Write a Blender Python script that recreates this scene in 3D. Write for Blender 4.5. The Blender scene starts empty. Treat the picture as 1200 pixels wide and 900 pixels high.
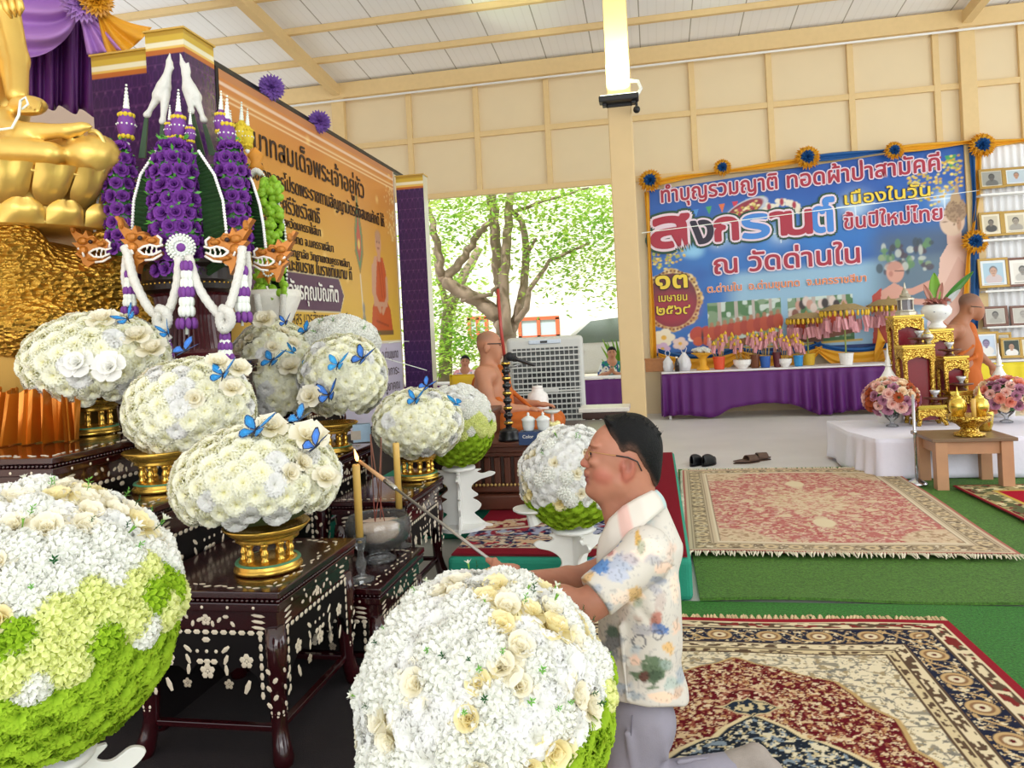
import bpy, math, random
import numpy as np
from mathutils import Vector, Matrix, Euler
random.seed(7); np.random.seed(7)
S = bpy.context.scene
COL = S.collection
PI = math.pi
# ------------------------------------------------------------------ camera
FPX, CX, CY = 880.0, 600.0, 391.0
CAM = Vector((0, 0, 1.4))
YAW, ROLL = math.radians(10.7), math.atan(0.05)
FW = Vector((-math.sin(YAW), math.cos(YAW), 0))
R0 = Vector((math.cos(YAW), math.sin(YAW), 0))
ZZ = Vector((0, 0, 1))
RT = math.cos(ROLL) * R0 - math.sin(ROLL) * ZZ
UP = math.sin(ROLL) * R0 + math.cos(ROLL) * ZZ
cd = bpy.data.cameras.new('camera')
cam = bpy.data.objects.new('camera', cd)
COL.objects.link(cam)
cam.matrix_world = Matrix(((RT.x, UP.x, -FW.x, 0), (RT.y, UP.y, -FW.y, 0), (RT.z, UP.z, -FW.z, CAM.z), (0, 0, 0, 1)))
cd.sensor_width = 36
cd.lens = 36 * FPX / 1200
cd.shift_y = -(450 - CY) / 1200
cd.clip_end = 300
S.camera = cam
# ------------------------------------------------------------------ light
S.view_settings.view_transform = 'Standard'
S.view_settings.look = 'None'
S.view_settings.gamma = 1
S.view_settings.use_curve_mapping = False
S.cycles.diffuse_bounces = 8
S.view_settings.exposure = 0.18
w = bpy.data.worlds.new('world'); S.world = w; w.use_nodes = True
bg = w.node_tree.nodes['Background']
bg.inputs['Color'].default_value = (0.93, 0.97, 1.0, 1)
bg.inputs['Strength'].default_value = 1.2

def area_light(name, loc, target, sx, sy, watts, col=(1, 1, 1)):
 l = bpy.data.lights.new(name, 'AREA'); l.shape = 'RECTANGLE'; l.size = sx; l.size_y = sy
 l.energy = watts; l.color = col
 o = bpy.data.objects.new(name, l); COL.objects.link(o)
 o.location = loc
 o.rotation_euler = (Vector(target) - Vector(loc)).to_track_quat('-Z', 'Y').to_euler()
 return o
# daylight that enters the open front and the open right side of the pavilion
area_light('daylight_front', (1.5, -5.5, 3.6), (-0.6, 4, 0.9), 9, 4, 370, (1.0, 0.985, 0.96))
area_light('daylight_side', (8.3, 4.5, 3.0), (0, 5, 1.0), 9, 4, 240, (0.97, 0.99, 1.0))
sun_data = bpy.data.lights.new('sun', 'SUN'); sun_data.energy = 4.0; sun_data.angle = math.radians(3); sun_data.color = (1, .96, .88)
sun = bpy.data.objects.new('sun', sun_data); COL.objects.link(sun)
sun.rotation_euler = Vector((0.15, 0.75, -1.0)).to_track_quat('-Z', 'Y').to_euler()

# ------------------------------------------------------------------ helpers
def Q(px, py, d):                       # point at depth d along the view for a place read off the photograph
 return CAM + FW * d + RT * ((px - CX) / FPX * d) + UP * ((CY - py) / FPX * d)
def ray(px, py): return FW + RT * ((px - CX) / FPX) + UP * ((CY - py) / FPX)
def onZ(px, py, z): v = ray(px, py); return CAM + v * ((z - CAM.z) / v.z)
def onY(px, py, y): v = ray(px, py); return CAM + v * (y / v.y)
def onX(px, py, x): v = ray(px, py); return CAM + v * (x / v.x)
def V(*a): return Vector(a)
def lin(c):
 return tuple((x / 12.92 if x <= .04045 else ((x + .055) / 1.055) ** 2.4) for x in c)
def rgb(*c):
 if len(c) == 1 and isinstance(c[0], str):
  h = c[0]; c = [int(h[i:i + 2], 16) for i in (0, 2, 4)]
 elif len(c) == 1: c = c[0]
 return lin([x / 255 for x in c])
MATS = {}
def mat(name, col, rough=.5, metal=0., var=0.12, vscale=40., bump=0., bscale=200., sss=0., spec=.5, trans=0., coat=0., emit=0.):
 if name in MATS: return MATS[name]
 if isinstance(col, str): col = rgb(col)
 m = bpy.data.materials.new(name); m.use_nodes = True; nt = m.node_tree; b = nt.nodes['Principled BSDF']
 b.inputs['Roughness'].default_value = rough; b.inputs['Metallic'].default_value = metal
 b.inputs['Specular IOR Level'].default_value = spec
 if coat: b.inputs['Coat Weight'].default_value = coat; b.inputs['Coat Roughness'].default_value = .08
 if trans: b.inputs['Transmission Weight'].default_value = trans; b.inputs['IOR'].default_value = 1.45
 if sss:
  b.inputs['Subsurface Weight'].default_value = sss; b.inputs['Subsurface Radius'].default_value = (.02, .01, .006); b.inputs['Subsurface Scale'].default_value = .5
 if emit: b.inputs['Emission Color'].default_value = (*col, 1); b.inputs['Emission Strength'].default_value = emit
 tc = nt.nodes.new('ShaderNodeTexCoord')
 n = nt.nodes.new('ShaderNodeTexNoise'); n.inputs['Scale'].default_value = vscale; n.inputs['Detail'].default_value = 4
 nt.links.new(tc.outputs['Object'], n.inputs['Vector'])
 mx = nt.nodes.new('ShaderNodeMix'); mx.data_type = 'RGBA'
 mx.inputs[6].default_value = (*[c * (1 - var) for c in col], 1); mx.inputs[7].default_value = (*[min(1, c * (1 + var)) for c in col], 1)
 nt.links.new(n.outputs['Fac'], mx.inputs[0]); nt.links.new(mx.outputs[2], b.inputs['Base Color'])
 if bump:
  n2 = nt.nodes.new('ShaderNodeTexNoise'); n2.inputs['Scale'].default_value = bscale; n2.inputs['Detail'].default_value = 3
  nt.links.new(tc.outputs['Object'], n2.inputs['Vector'])
  bp = nt.nodes.new('ShaderNodeBump'); bp.inputs['Strength'].default_value = bump; bp.inputs['Distance'].default_value = .01
  nt.links.new(n2.outputs['Fac'], bp.inputs['Height']); nt.links.new(bp.outputs['Normal'], b.inputs['Normal'])
 MATS[name] = m
 return m
def vmat(name, rough=.6, metal=0., bump=0., bscale=300., sss=0., spec=.4, coat=0.):
 """colour from the mesh's own pattern attribute"""
 if name in MATS: return MATS[name]
 m = bpy.data.materials.new(name); m.use_nodes = True; nt = m.node_tree; b = nt.nodes['Principled BSDF']
 b.inputs['Roughness'].default_value = rough; b.inputs['Metallic'].default_value = metal; b.inputs['Specular IOR Level'].default_value = spec
 if coat: b.inputs['Coat Weight'].default_value = coat; b.inputs['Coat Roughness'].default_value = .1
 a = nt.nodes.new('ShaderNodeVertexColor'); a.layer_name = 'Col'
 nt.links.new(a.outputs['Color'], b.inputs['Base Color'])
 if sss:
  b.inputs['Subsurface Weight'].default_value = sss; b.inputs['Subsurface Radius'].default_value = (.02, .008, .005); b.inputs['Subsurface Scale'].default_value = .4
 if bump:
  tc = nt.nodes.new('ShaderNodeTexCoord')
  n2 = nt.nodes.new('ShaderNodeTexNoise'); n2.inputs['Scale'].default_value = bscale; n2.inputs['Detail'].default_value = 3
  nt.links.new(tc.outputs['Object'], n2.inputs['Vector'])
  bp = nt.nodes.new('ShaderNodeBump'); bp.inputs['Strength'].default_value = bump; bp.inputs['Distance'].default_value = .01
  nt.links.new(n2.outputs['Fac'], bp.inputs['Height']); nt.links.new(bp.outputs['Normal'], b.inputs['Normal'])
 MATS[name] = m
 return m

class MB:
 """collects shapes for one mesh"""
 def __init__(s): s.v = []; s.f = []; s.mi = []; s.col = []
 def add(s, v, f, mi=0, M=None, col=None):
  o = len(s.v)
  if M is not None: v = [M @ Vector(p) for p in v]
  s.v.extend([tuple(p) for p in v]); s.f.extend([tuple(i + o for i in q) for q in f]); s.mi.extend([mi] * len(f))
  c = col if col is not None else (1, 1, 1)
  s.col.extend(c if isinstance(c, list) else [c] * len(v))
  return s
 def box(s, c, sz, rot=0, mi=0, M=None, col=None, taper=1.):
  x, y, z = sz[0] / 2, sz[1] / 2, sz[2] / 2
  v = [(-x, -y, -z), (x, -y, -z), (x, y, -z), (-x, y, -z)] + [(a * taper, b * taper, z) for a, b in ((-x, -y), (x, -y), (x, y), (-x, y))]
  T = Matrix.Translation(Vector(c)) @ Matrix.Rotation(rot, 4, 'Z')
  if M is not None: T = M @ T
  return s.add(v, [(3, 2, 1, 0), (4, 5, 6, 7), (0, 1, 5, 4), (1, 2, 6, 5), (2, 3, 7, 6), (3, 0, 4, 7)], mi, T, col)
 def span(s, a, b, **k):
  a, b = Vector(a), Vector(b)
  return s.box((a + b) / 2, [abs(x) for x in (b - a)], **k)
 def lathe(s, prof, c=(0, 0, 0), n=24, mi=0, M=None, col=None, sx=1., sy=1., wob=None, a0=0, a1=2 * PI):
  v = []; f = []; m = len(prof); full = abs(a1 - a0 - 2 * PI) < 1e-6; nn = n if full else n + 1
  for i in range(nn):
   a = a0 + (a1 - a0) * i / n
   for r, z in prof:
    rr = r * (wob(a, z) if wob else 1)
    v.append((c[0] + rr * math.cos(a) * sx, c[1] + rr * math.sin(a) * sy, c[2] + z))
  for i in range(n):
   j = (i + 1) % nn
   for k in range(m - 1): f.append((i * m + k, j * m + k, j * m + k + 1, i * m + k + 1))
  return s.add(v, f, mi, M, col)
 def ell(s, c, r, n=16, m=10, mi=0, M=None, col=None, R=None):
  v = []; f = []
  if not hasattr(r, '__len__'): r = (r, r, r)
  for i in range(m + 1):
   t = PI * i / m
   for j in range(n):
    a = 2 * PI * j / n
    p = Vector((r[0] * math.sin(t) * math.cos(a), r[1] * math.sin(t) * math.sin(a), r[2] * math.cos(t)))
    if R is not None: p = R @ p
    v.append(p + Vector(c))
  for i in range(m):
   for j in range(n):
    k = (j + 1) % n
    f.append((i * n + j, (i + 1) * n + j, (i + 1) * n + k, i * n + k))
  return s.add(v, f, mi, M, col)
 def tube(s, pts, r, n=8, mi=0, M=None, col=None, caps=True, flat=1.):
  pts = [Vector(p) for p in pts]; m = len(pts)
  rs = r if hasattr(r, '__len__') else [r] * m
  v = []; f = []; up = None
  for i, p in enumerate(pts):
   d = (pts[min(i + 1, m - 1)] - pts[max(i - 1, 0)])
   d = d.normalized() if d.length > 1e-9 else Vector((0, 0, 1))
   if up is None:
    up = d.cross(Vector((0, 0, 1)))
    if up.length < .1: up = d.cross(Vector((0, 1, 0)))
    up.normalize()
   else:
    up = (up - d * up.dot(d)); up = up.normalized() if up.length > 1e-6 else d.orthogonal().normalized()
   w2 = d.cross(up)
   for j in range(n):
    a = 2 * PI * j / n
    v.append(p + (up * math.cos(a) + w2 * math.sin(a) * flat) * rs[i])
  for i in range(m - 1):
   for j in range(n):
    k = (j + 1) % n
    f.append((i * n + j, i * n + k, (i + 1) * n + k, (i + 1) * n + j))
  if caps:
   f.append(tuple(range(n - 1, -1, -1))); f.append(tuple((m - 1) * n + j for j in range(n)))
  return s.add(v, f, mi, M, col)
 def prism(s, poly, t, M=None, mi=0, col=None):
  """outline poly [(x,z)] in the local XZ plane, thickness t along local Y"""
  n = len(poly)
  v = [(x, -t / 2, z) for x, z in poly] + [(x, t / 2, z) for x, z in poly]
  f = [tuple(range(n)), tuple(range(2 * n - 1, n - 1, -1))] + [((i + 1) % n, i, n + i, n + (i + 1) % n) for i in range(n)]
  return s.add(v, f, mi, M, col)
 def grid(s, P, nu, nv, mi=0, M=None, cf=None, wrapu=False):
  """P(u,v) -> point, u, v in 0..1"""
  v = []; c = []
  for j in range(nv + 1):
   for i in range(nu + 1 if not wrapu else nu):
    v.append(P(i / nu, j / nv))
    if cf: c.append(cf(i / nu, j / nv))
  W = nu + 1 if not wrapu else nu
  f = [(j * W + i, j * W + (i + 1) % W, (j + 1) * W + (i + 1) % W, (j + 1) * W + i) for j in range(nv) for i in range(nu)]
  return s.add(v, f, mi, M, c if cf else None)
 def join(s, o, M=None, mi=None):
  off = len(s.v)
  s.v.extend([tuple(M @ Vector(p)) for p in o.v] if M is not None else o.v)
  s.f.extend([tuple(i + off for i in q) for q in o.f]); s.mi.extend(o.mi if mi is None else [mi] * len(o.mi)); s.col.extend(o.col)
  return s
def mesh_of(name, mb, mats, smooth=True):
 me = bpy.data.meshes.new(name)
 me.from_pydata(mb.v, [], mb.f)
 for m in (mats if isinstance(mats, (list, tuple)) else [mats]): me.materials.append(m)
 if any(mb.mi): me.polygons.foreach_set('material_index', mb.mi)
 if any(c != (1, 1, 1) for c in mb.col):
  a = me.color_attributes.new('Col', 'FLOAT_COLOR', 'POINT')
  arr = np.ones((len(mb.v), 4), np.float32); arr[:, :3] = np.array([c[:3] for c in mb.col], np.float32)
  a.data.foreach_set('color', arr.ravel())
 if smooth: me.polygons.foreach_set('use_smooth', [True] * len(me.polygons))
 me.update()
 return me
def mesh_np(name, v, f, mats, col=None, smooth=True):
 me = bpy.data.meshes.new(name)
 v = np.asarray(v, np.float32); f = np.asarray(f, np.int32); k = f.shape[1]
 me.vertices.add(len(v)); me.vertices.foreach_set('co', v.ravel())
 me.loops.add(f.size); me.loops.foreach_set('vertex_index', f.ravel())
 me.polygons.add(len(f)); me.polygons.foreach_set('loop_start', np.arange(0, f.size, k, dtype=np.int32))
 me.update(calc_edges=True)
 for m in (mats if isinstance(mats, (list, tuple)) else [mats]): me.materials.append(m)
 if col is not None:
  a = me.color_attributes.new('Col', 'FLOAT_COLOR', 'POINT')
  arr = np.ones((len(v), 4), np.float32); arr[:, :3] = col; a.data.foreach_set('color', arr.ravel())
 if smooth: me.polygons.foreach_set('use_smooth', [True] * len(f))
 return me
def link(name, me, parent=None, loc=(0, 0, 0), rot=None, scale=None):
 o = bpy.data.objects.new(name, me); COL.objects.link(o)
 if parent is not None: o.parent = parent
 o.location = loc
 if rot is not None: o.rotation_euler = rot
 if scale is not None: o.scale = scale
 return o
def obj(name, mb, m, parent=None, smooth=False, bevel=0, world=False, label=None, kind=None, segs=2, solid=0, auto=False):
 """one mesh object; world=True: the shape is given in room coordinates although it hangs under a parent"""
 if world and parent is not None:
  off = Vector(parent.location)
  p = parent.parent
  while p is not None: off += Vector(p.location); p = p.parent
  mb.v = [tuple(Vector(q) - off) for q in mb.v]
 me = mesh_of(name, mb, m, smooth)
 o = link(name, me, parent)
 if solid:
  sm = o.modifiers.new('solid', 'SOLIDIFY'); sm.thickness = solid; sm.offset = 0
 if bevel:
  b = o.modifiers.new('bevel', 'BEVEL'); b.width = bevel; b.segments = segs; b.limit_method = 'ANGLE'
 if label: o['label'] = label
 if kind: o['kind'] = kind
 return o
def tag(o, label, cat, group=None, kind=None):
 o['label'] = label; o['category'] = cat
 if group: o['group'] = group
 if kind: o['kind'] = kind
 return o
def thing(name, label, cat, loc=(0, 0, 0), rotz=0, group=None):
 o = bpy.data.objects.new(name, None); COL.objects.link(o); o.empty_display_size = .1
 o.location = loc; o.rotation_euler = (0, 0, rotz)
 return tag(o, label, cat, group)
def struct(name, mb, m, **k):
 o = obj(name, mb, m, **k); o['kind'] = 'structure'; return o
def dup(root, loc, rotz=0, label=None, group=None, scale=None):
 def cp(o, par):
  c = o.copy(); COL.objects.link(c); c.parent = par
  for ch in list(o.children): cp(ch, c)
  return c
 r = cp(root, None); r.location = loc; r.rotation_euler = (0, 0, rotz)
 if scale: r.scale = scale if hasattr(scale, '__len__') else (scale,) * 3
 if label: r['label'] = label
 if group: r['group'] = group
 return r
def smoothstep(a, b, x):
 t = np.clip((x - a) / (b - a), 0, 1); return t * t * (3 - 2 * t)
def vnoise(x, y, seed=0):
 """cheap smooth value noise on arrays"""
 xi = np.floor(x).astype(np.int64); yi = np.floor(y).astype(np.int64); xf = x - xi; yf = y - yi
 def h(a, b):
  n = (a * 374761393 + b * 668265263 + seed * 974711) & 0x7fffffff
  n = ((n ^ (n >> 13)) * 1274126177) & 0x7fffffff
  return ((n ^ (n >> 16)) & 0xffff) / 65535.
 u = xf * xf * (3 - 2 * xf); v = yf * yf * (3 - 2 * yf)
 return (h(xi, yi) * (1 - u) + h(xi + 1, yi) * u) * (1 - v) + (h(xi, yi + 1) * (1 - u) + h(xi + 1, yi + 1) * u) * v

class Canvas:
 """a printed or woven pattern: colours on a fine grid, x right, y up, in metres"""
 def __init__(s, W, H, nx, ny, col):
  s.W, s.H, s.nx, s.ny = W, H, nx, ny
  s.x, s.y = np.meshgrid(np.linspace(0, W, nx + 1), np.linspace(0, H, ny + 1))
  s.c = np.zeros((ny + 1, nx + 1, 3)); s.c[:] = col; s.e = W / nx
 def put(s, m, col):
  m = np.clip(m, 0, 1)[..., None]; s.c = s.c * (1 - m) + np.asarray(col) * m
 def ell(s, cx, cy, rx, ry, col, rot=0, a=1., soft=1.):
  dx, dy = s.x - cx, s.y - cy; c, n = math.cos(rot), math.sin(rot)
  u, v = (dx * c + dy * n) / rx, (-dx * n + dy * c) / ry
  d = (np.sqrt(u * u + v * v) - 1) * min(rx, ry)
  s.put(a * (1 - smoothstep(-s.e * soft, s.e * soft, d)), col)
 def rect(s, x0, y0, x1, y1, col, a=1.):
  s.put(a * ((s.x >= x0) & (s.x <= x1) & (s.y >= y0) & (s.y <= y1)), col)
 def poly(s, pts, col, a=1.):
  ins = np.zeros(s.x.shape, bool); n = len(pts)
  for i in range(n):
   (x0, y0), (x1, y1) = pts[i], pts[(i + 1) % n]
   if y0 == y1: continue
   ins ^= ((y0 > s.y) != (y1 > s.y)) & (s.x < (x1 - x0) * (s.y - y0) / (y1 - y0) + x0)
  s.put(a * ins, col)
 def line(s, pts, w, col, a=1.):
  for (x0, y0), (x1, y1) in zip(pts, pts[1:]):
   dx, dy = x1 - x0, y1 - y0; L = dx * dx + dy * dy + 1e-12
   t = np.clip(((s.x - x0) * dx + (s.y - y0) * dy) / L, 0, 1)
   d = np.hypot(s.x - x0 - t * dx, s.y - y0 - t * dy)
   s.put(a * (1 - smoothstep(w / 2 - s.e * .5, w / 2 + s.e * .7, d)), col)
 def mesh(s, name, m, T, bend=None):
  """T(x, y) arrays -> point arrays"""
  P = T(s.x, s.y); v = np.stack(P, -1).reshape(-1, 3)
  i = np.arange((s.ny) * (s.nx)); r = i // s.nx; q = i % s.nx; a = r * (s.nx + 1) + q
  f = np.stack([a, a + 1, a + s.nx + 2, a + s.nx + 1], -1)
  return mesh_np(name, v, f, m, s.c.reshape(-1, 3), True)

def text_mesh(txt, size, bold=0., res=3):
 cu = bpy.data.curves.new('t', 'FONT'); cu.body = txt; cu.size = size; cu.align_x = 'CENTER'; cu.offset = bold; cu.resolution_u = res
 cu.fill_mode = 'FRONT'
 o = bpy.data.objects.new('t', cu); COL.objects.link(o)
 dg = bpy.context.evaluated_depsgraph_get(); dg.update()
 me = bpy.data.meshes.new_from_object(o.evaluated_get(dg))
 v = [Vector(p.co) for p in me.vertices]; f = [tuple(p.vertices) for p in me.polygons]
 bpy.data.objects.remove(o); bpy.data.curves.remove(cu); bpy.data.meshes.remove(me)
 return v, f
def letters(mb, txt, cx, cy, width, T, bold=0., mi=0, lift=0., height=None, slope=0., size=1., arc=0):
 """write txt centred on (cx, cy) of a sheet, scaled to the given width; T(x, y, lift) -> point"""
 v, f = text_mesh(txt, size, 0.)
 if not v: return
 xs = [p.x for p in v]; ys = [p.y for p in v]
 k = width / (max(xs) - min(xs)); x0 = (max(xs) + min(xs)) / 2
 ky = k if height is None else height
 r = bold * ky
 for i, (dx, dy) in enumerate([(0, 0)] + ([(r * math.cos(a * PI / 6), r * math.sin(a * PI / 6)) for a in range(12)] if bold else [])):
  mb.add([T(cx + dx + (p.x - x0) * k, cy + dy + p.y * ky + slope * (p.x - x0) * k, lift + .0004 * i) for p in v], f, mi)

# ---- smooth bodies: blended round shapes turned into one continuous surface
class Body:
 def __init__(s, h): s.h = h; s.p = []
 def cap(s, a, b, ra, rb, k=.02, col=None, sub=False):
  s.p.append(('c', np.array(a, float), np.array(b, float), ra, rb, k, col, sub)); return s
 def ball(s, c, r, k=.02, col=None, sub=False, R=None):
  r = np.array(r if hasattr(r, '__len__') else (r, r, r), float)
  s.p.append(('e', np.array(c, float), r, None if R is None else np.array(R.to_3x3()), None, k, col, sub)); return s
 def chain(s, pts, rs, k=.015, col=None):
  for i in range(len(pts) - 1): s.cap(pts[i], pts[i + 1], rs[i], rs[i + 1], k, col)
  return s
 @staticmethod
 def dist(p, P):
  if p[0] == 'c':
   a, b, ra, rb = p[1:5]; d = b - a; L = d @ d + 1e-12
   t = np.clip(((P - a) @ d) / L, 0, 1)
   return np.linalg.norm(P - a - t[..., None] * d, axis=-1) - (ra + (rb - ra) * t)
  c, r, R = p[1:4]; q = P - c
  if R is not None: q = q @ R
  k0 = np.linalg.norm(q / r, axis=-1); k1 = np.linalg.norm(q / (r * r), axis=-1) + 1e-9
  return k0 * (k0 - 1) / k1
 def bbox(s, p, m):
  if p[0] == 'c':
   r = max(p[3], p[4]); return np.minimum(p[1], p[2]) - r - m, np.maximum(p[1], p[2]) + r + m
  r = max(p[2]) if p[3] is not None else p[2]
  return p[1] - r - m, p[1] + r + m
 def build(s, cut=None, base=(1, 1, 1), colfn=None):
  h = s.h; bb = [s.bbox(p, 3 * h) for p in s.p if not p[7]]
  lo = np.min([b[0] for b in bb], 0); hi = np.max([b[1] for b in bb], 0)
  n = np.ceil((hi - lo) / h).astype(int) + 1
  D = np.full(n, .08, np.float32)
  ax = [lo[i] + h * np.arange(n[i]) for i in range(3)]
  for p in s.p:
   k = p[5]; a, b = s.bbox(p, k + 3 * h)
   i0 = np.clip(np.floor((a - lo) / h).astype(int), 0, n); i1 = np.clip(np.ceil((b - lo) / h).astype(int) + 1, 0, n)
   if (i1 <= i0).any(): continue
   sl = tuple(slice(i0[i], i1[i]) for i in range(3))
   P = np.stack(np.meshgrid(*[ax[i][sl[i]] for i in range(3)], indexing='ij'), -1)
   d = s.dist(p, P); o = D[sl]
   if p[7]:
    d = -d; t = np.clip(.5 - .5 * (o - d) / k, 0, 1); t = np.clip(.5 + .5 * (d - o) / k, 0, 1)
    D[sl] = o * (1 - t) + d * t + k * t * (1 - t)
   else:
    t = np.clip(.5 + .5 * (o - d) / k, 0, 1)
    D[sl] = o * (1 - t) + d * t - k * t * (1 - t)
  if cut is not None:
   P = np.stack(np.meshgrid(*ax, indexing='ij'), -1); D = np.maximum(D, cut(P))
  D[0], D[-1] = .05, .05; D[:, 0], D[:, -1] = .05, .05; D[:, :, 0], D[:, :, -1] = .05, .05
  I = D < 0
  # surface nets
  cells = np.zeros(tuple(n - 1), bool); allin = np.ones(tuple(n - 1), bool)
  for dx in (0, 1):
   for dy in (0, 1):
    for dz in (0, 1):
     c = I[dx:n[0] - 1 + dx, dy:n[1] - 1 + dy, dz:n[2] - 1 + dz]; cells |= c; allin &= c
  cells &= ~allin
  idx = np.full(cells.shape, -1, np.int64); cc = np.argwhere(cells); idx[cells] = np.arange(len(cc))
  acc = np.zeros((len(cc), 3)); cnt = np.zeros(len(cc))
  corners = [(a, b, c) for a in (0, 1) for b in (0, 1) for c in (0, 1)]
  for a in corners:
   for ax_ in range(3):
    if a[ax_]: continue
    b = list(a); b[ax_] = 1
    va = D[cc[:, 0] + a[0], cc[:, 1] + a[1], cc[:, 2] + a[2]]; vb = D[cc[:, 0] + b[0], cc[:, 1] + b[1], cc[:, 2] + b[2]]
    m = (va < 0) != (vb < 0); t = np.where(m, va / np.where(m, va - vb, 1), 0)
    pt = np.array(a, float) + t[:, None] * (np.array(b) - np.array(a))
    acc[m] += pt[m]; cnt[m] += 1
  v = lo + h * (cc + acc / cnt[:, None])
  F = []
  for ax_ in range(3):
   sa = [slice(0, None)] * 3; sb = [slice(0, None)] * 3; sa[ax_] = slice(0, -1); sb[ax_] = slice(1, None)
   A, B = I[tuple(sa)], I[tuple(sb)]; e = np.argwhere(A != B); flip = A[tuple(e.T)]
   u, w_ = [(1, 2), (2, 0), (0, 1)][ax_]
   ok = (e[:, u] > 0) & (e[:, w_] > 0); e = e[ok]; flip = flip[ok]
   def id_(du, dw):
    q = e.copy(); q[:, u] -= du; q[:, w_] -= dw; return idx[q[:, 0], q[:, 1], q[:, 2]]
   q = np.stack([id_(1, 1), id_(0, 1), id_(0, 0), id_(1, 0)], -1)
   q[~flip] = q[~flip][:, ::-1]; F.append(q)
  f = np.concatenate(F); f = f[(f >= 0).all(1)]
  # relax a little
  for _ in range(2):
   sm = np.zeros_like(v); c2 = np.zeros(len(v))
   for i in range(4):
    a, b = f[:, i], f[:, (i + 1) % 4]
    np.add.at(sm, a, v[b]); np.add.at(c2, a, 1); np.add.at(sm, b, v[a]); np.add.at(c2, b, 1)
   v = v * .5 + .5 * sm / np.maximum(c2, 1)[:, None]
  col = np.ones((len(v), 3)) * np.array(base)
  wsum = np.full(len(v), 1e-6); csum = col * 1e-6
  if any(p[6] is not None for p in s.p):
   for p in s.p:
    if p[6] is None: continue
    wgt = np.exp(-np.clip(np.abs(s.dist(p, v)), 0, 1) / (h * .8)); wsum += wgt; csum += wgt[:, None] * np.array(p[6])
   col = csum / wsum[:, None]
  if colfn is not None: col = colfn(v, col)
  return v, f, col
def body_obj(name, B, m, parent=None, label=None, **k):
 v, f, c = B.build(**k)
 off = np.zeros(3); p = parent
 while p is not None: off += np.array(p.location); p = p.parent
 o = link(name, mesh_np(name, v - off, f, m, c), parent)
 if label: o['label'] = label
 return o
# ------------------------------------------------------------------ the setting
cream = mat('cream_panel', 'E0CDA8', .6, var=.03, vscale=3)
cream2 = mat('cream_timber', 'DDC08A', .55, var=.06, vscale=14)
white_m = mat('white_paint', 'E8E8E4', .5, var=.03)
def concrete():
 m = mat('concrete', 'DBDAD8', .35, var=.16, vscale=1.4, bump=.05, bscale=60); return m
fl = MB(); fl.add([(-9, -5, 0), (10, -5, 0), (10, 12.6, 0), (-9, 12.6, 0)], [(0, 1, 2, 3)])
struct('floor', fl, concrete())
gr = MB(); gr.add([(-60, 12.6, -.05), (60, 12.6, -.05), (60, 90, -.05), (-60, 90, -.05)], [(0, 1, 2, 3)])
struct('ground', gr, mat('pale_ground', 'B5AE9C', .9, var=.15, vscale=.6))

YW = 12.3; ZT = 5.65; RS = .095
def roofz(y): return ZT + .12 + RS * (YW - y)
# back wall
wb = MB()
wb.span((-8, YW, 3.76), (8.5, YW + .12, ZT + .1)); wb.span((-.3, YW, 0), (8.5, YW + .12, 3.76)); wb.span((-8, YW, 0), (-4.6, YW + .12, 3.76))
struct('wall_back', wb, cream)
tr = MB()
for x in (-7.4, -6.25, -3.91, -2.74, -1.55, -.4, .78, 1.95, 3.14, 4.34, 5.5, 6.67, 7.8): tr.span((x - .045, YW - .056, 3.762), (x + .045, YW - .001, ZT - .002))
tr.span((-8, YW - .05, 4.71), (8.5, YW - .002, 4.80)); tr.span((-8, YW - .06, 3.74), (8.5, YW - .003, 3.83))
struct('trim_1', tr, cream2, bevel=.006)
cl = MB()
for x in (-5.16, 4.75): cl.span((x - .11, YW - .12, 0), (x + .11, YW - .004, ZT))
struct('trim_2', cl, cream2, bevel=.008)
bm = MB(); bm.span((-8, YW - .14, ZT - .06), (8.5, YW + .02, ZT + .2))
struct('trim_3', bm, cream2, bevel=.01)
pp = MB(); pp.tube([(-8, YW - .16, ZT - .11), (8.5, YW - .16, ZT - .11)], .018)
struct('trim_4', pp, white_m, smooth=True)
# roof: white ribbed sheets over cream purlins and rafters
def roofsheet():
 m = bpy.data.materials.new('ribbed_sheet'); m.use_nodes = True; nt = m.node_tree; b = nt.nodes['Principled BSDF']
 b.inputs['Roughness'].default_value = .45
 tc = nt.nodes.new('ShaderNodeTexCoord'); sep = nt.nodes.new('ShaderNodeSeparateXYZ'); nt.links.new(tc.outputs['Object'], sep.inputs[0])
 def math_(op, a, bb):
  n = nt.nodes.new('ShaderNodeMath'); n.operation = op
  for i, x in enumerate((a, bb)):
   if isinstance(x, (int, float)): n.inputs[i].default_value = x
   elif x is not None: nt.links.new(x, n.inputs[i])
  return n.outputs[0]
 fr = math_('FRACT', math_('MULTIPLY', sep.outputs[0], 1 / .76), None)
 seam = math_('LESS_THAN', fr, .022)
 rib = math_('FRACT', math_('MULTIPLY', sep.outputs[0], 1 / .127), None)
 ribm = math_('MULTIPLY', math_('LESS_THAN', rib, .14), .09)
 mx = nt.nodes.new('ShaderNodeMix'); mx.data_type = 'RGBA'
 mx.inputs[6].default_value = (*rgb('F0F1F3'), 1); mx.inputs[7].default_value = (*rgb('A3A19C'), 1)
 nt.links.new(math_('MAXIMUM', seam, ribm), mx.inputs[0]); nt.links.new(mx.outputs[2], b.inputs['Base Color'])
 return m
rf = MB(); y0, y1 = -4, YW + 1.2
rf.add([(-9.5, y0, roofz(y0) + .12), (10, y0, roofz(y0) + .12), (10, y1, roofz(y1) + .12), (-9.5, y1, roofz(y1) + .12)], [(0, 1, 2, 3)])
struct('ceiling', rf, roofsheet(), solid=.03)
pl = MB()
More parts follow.
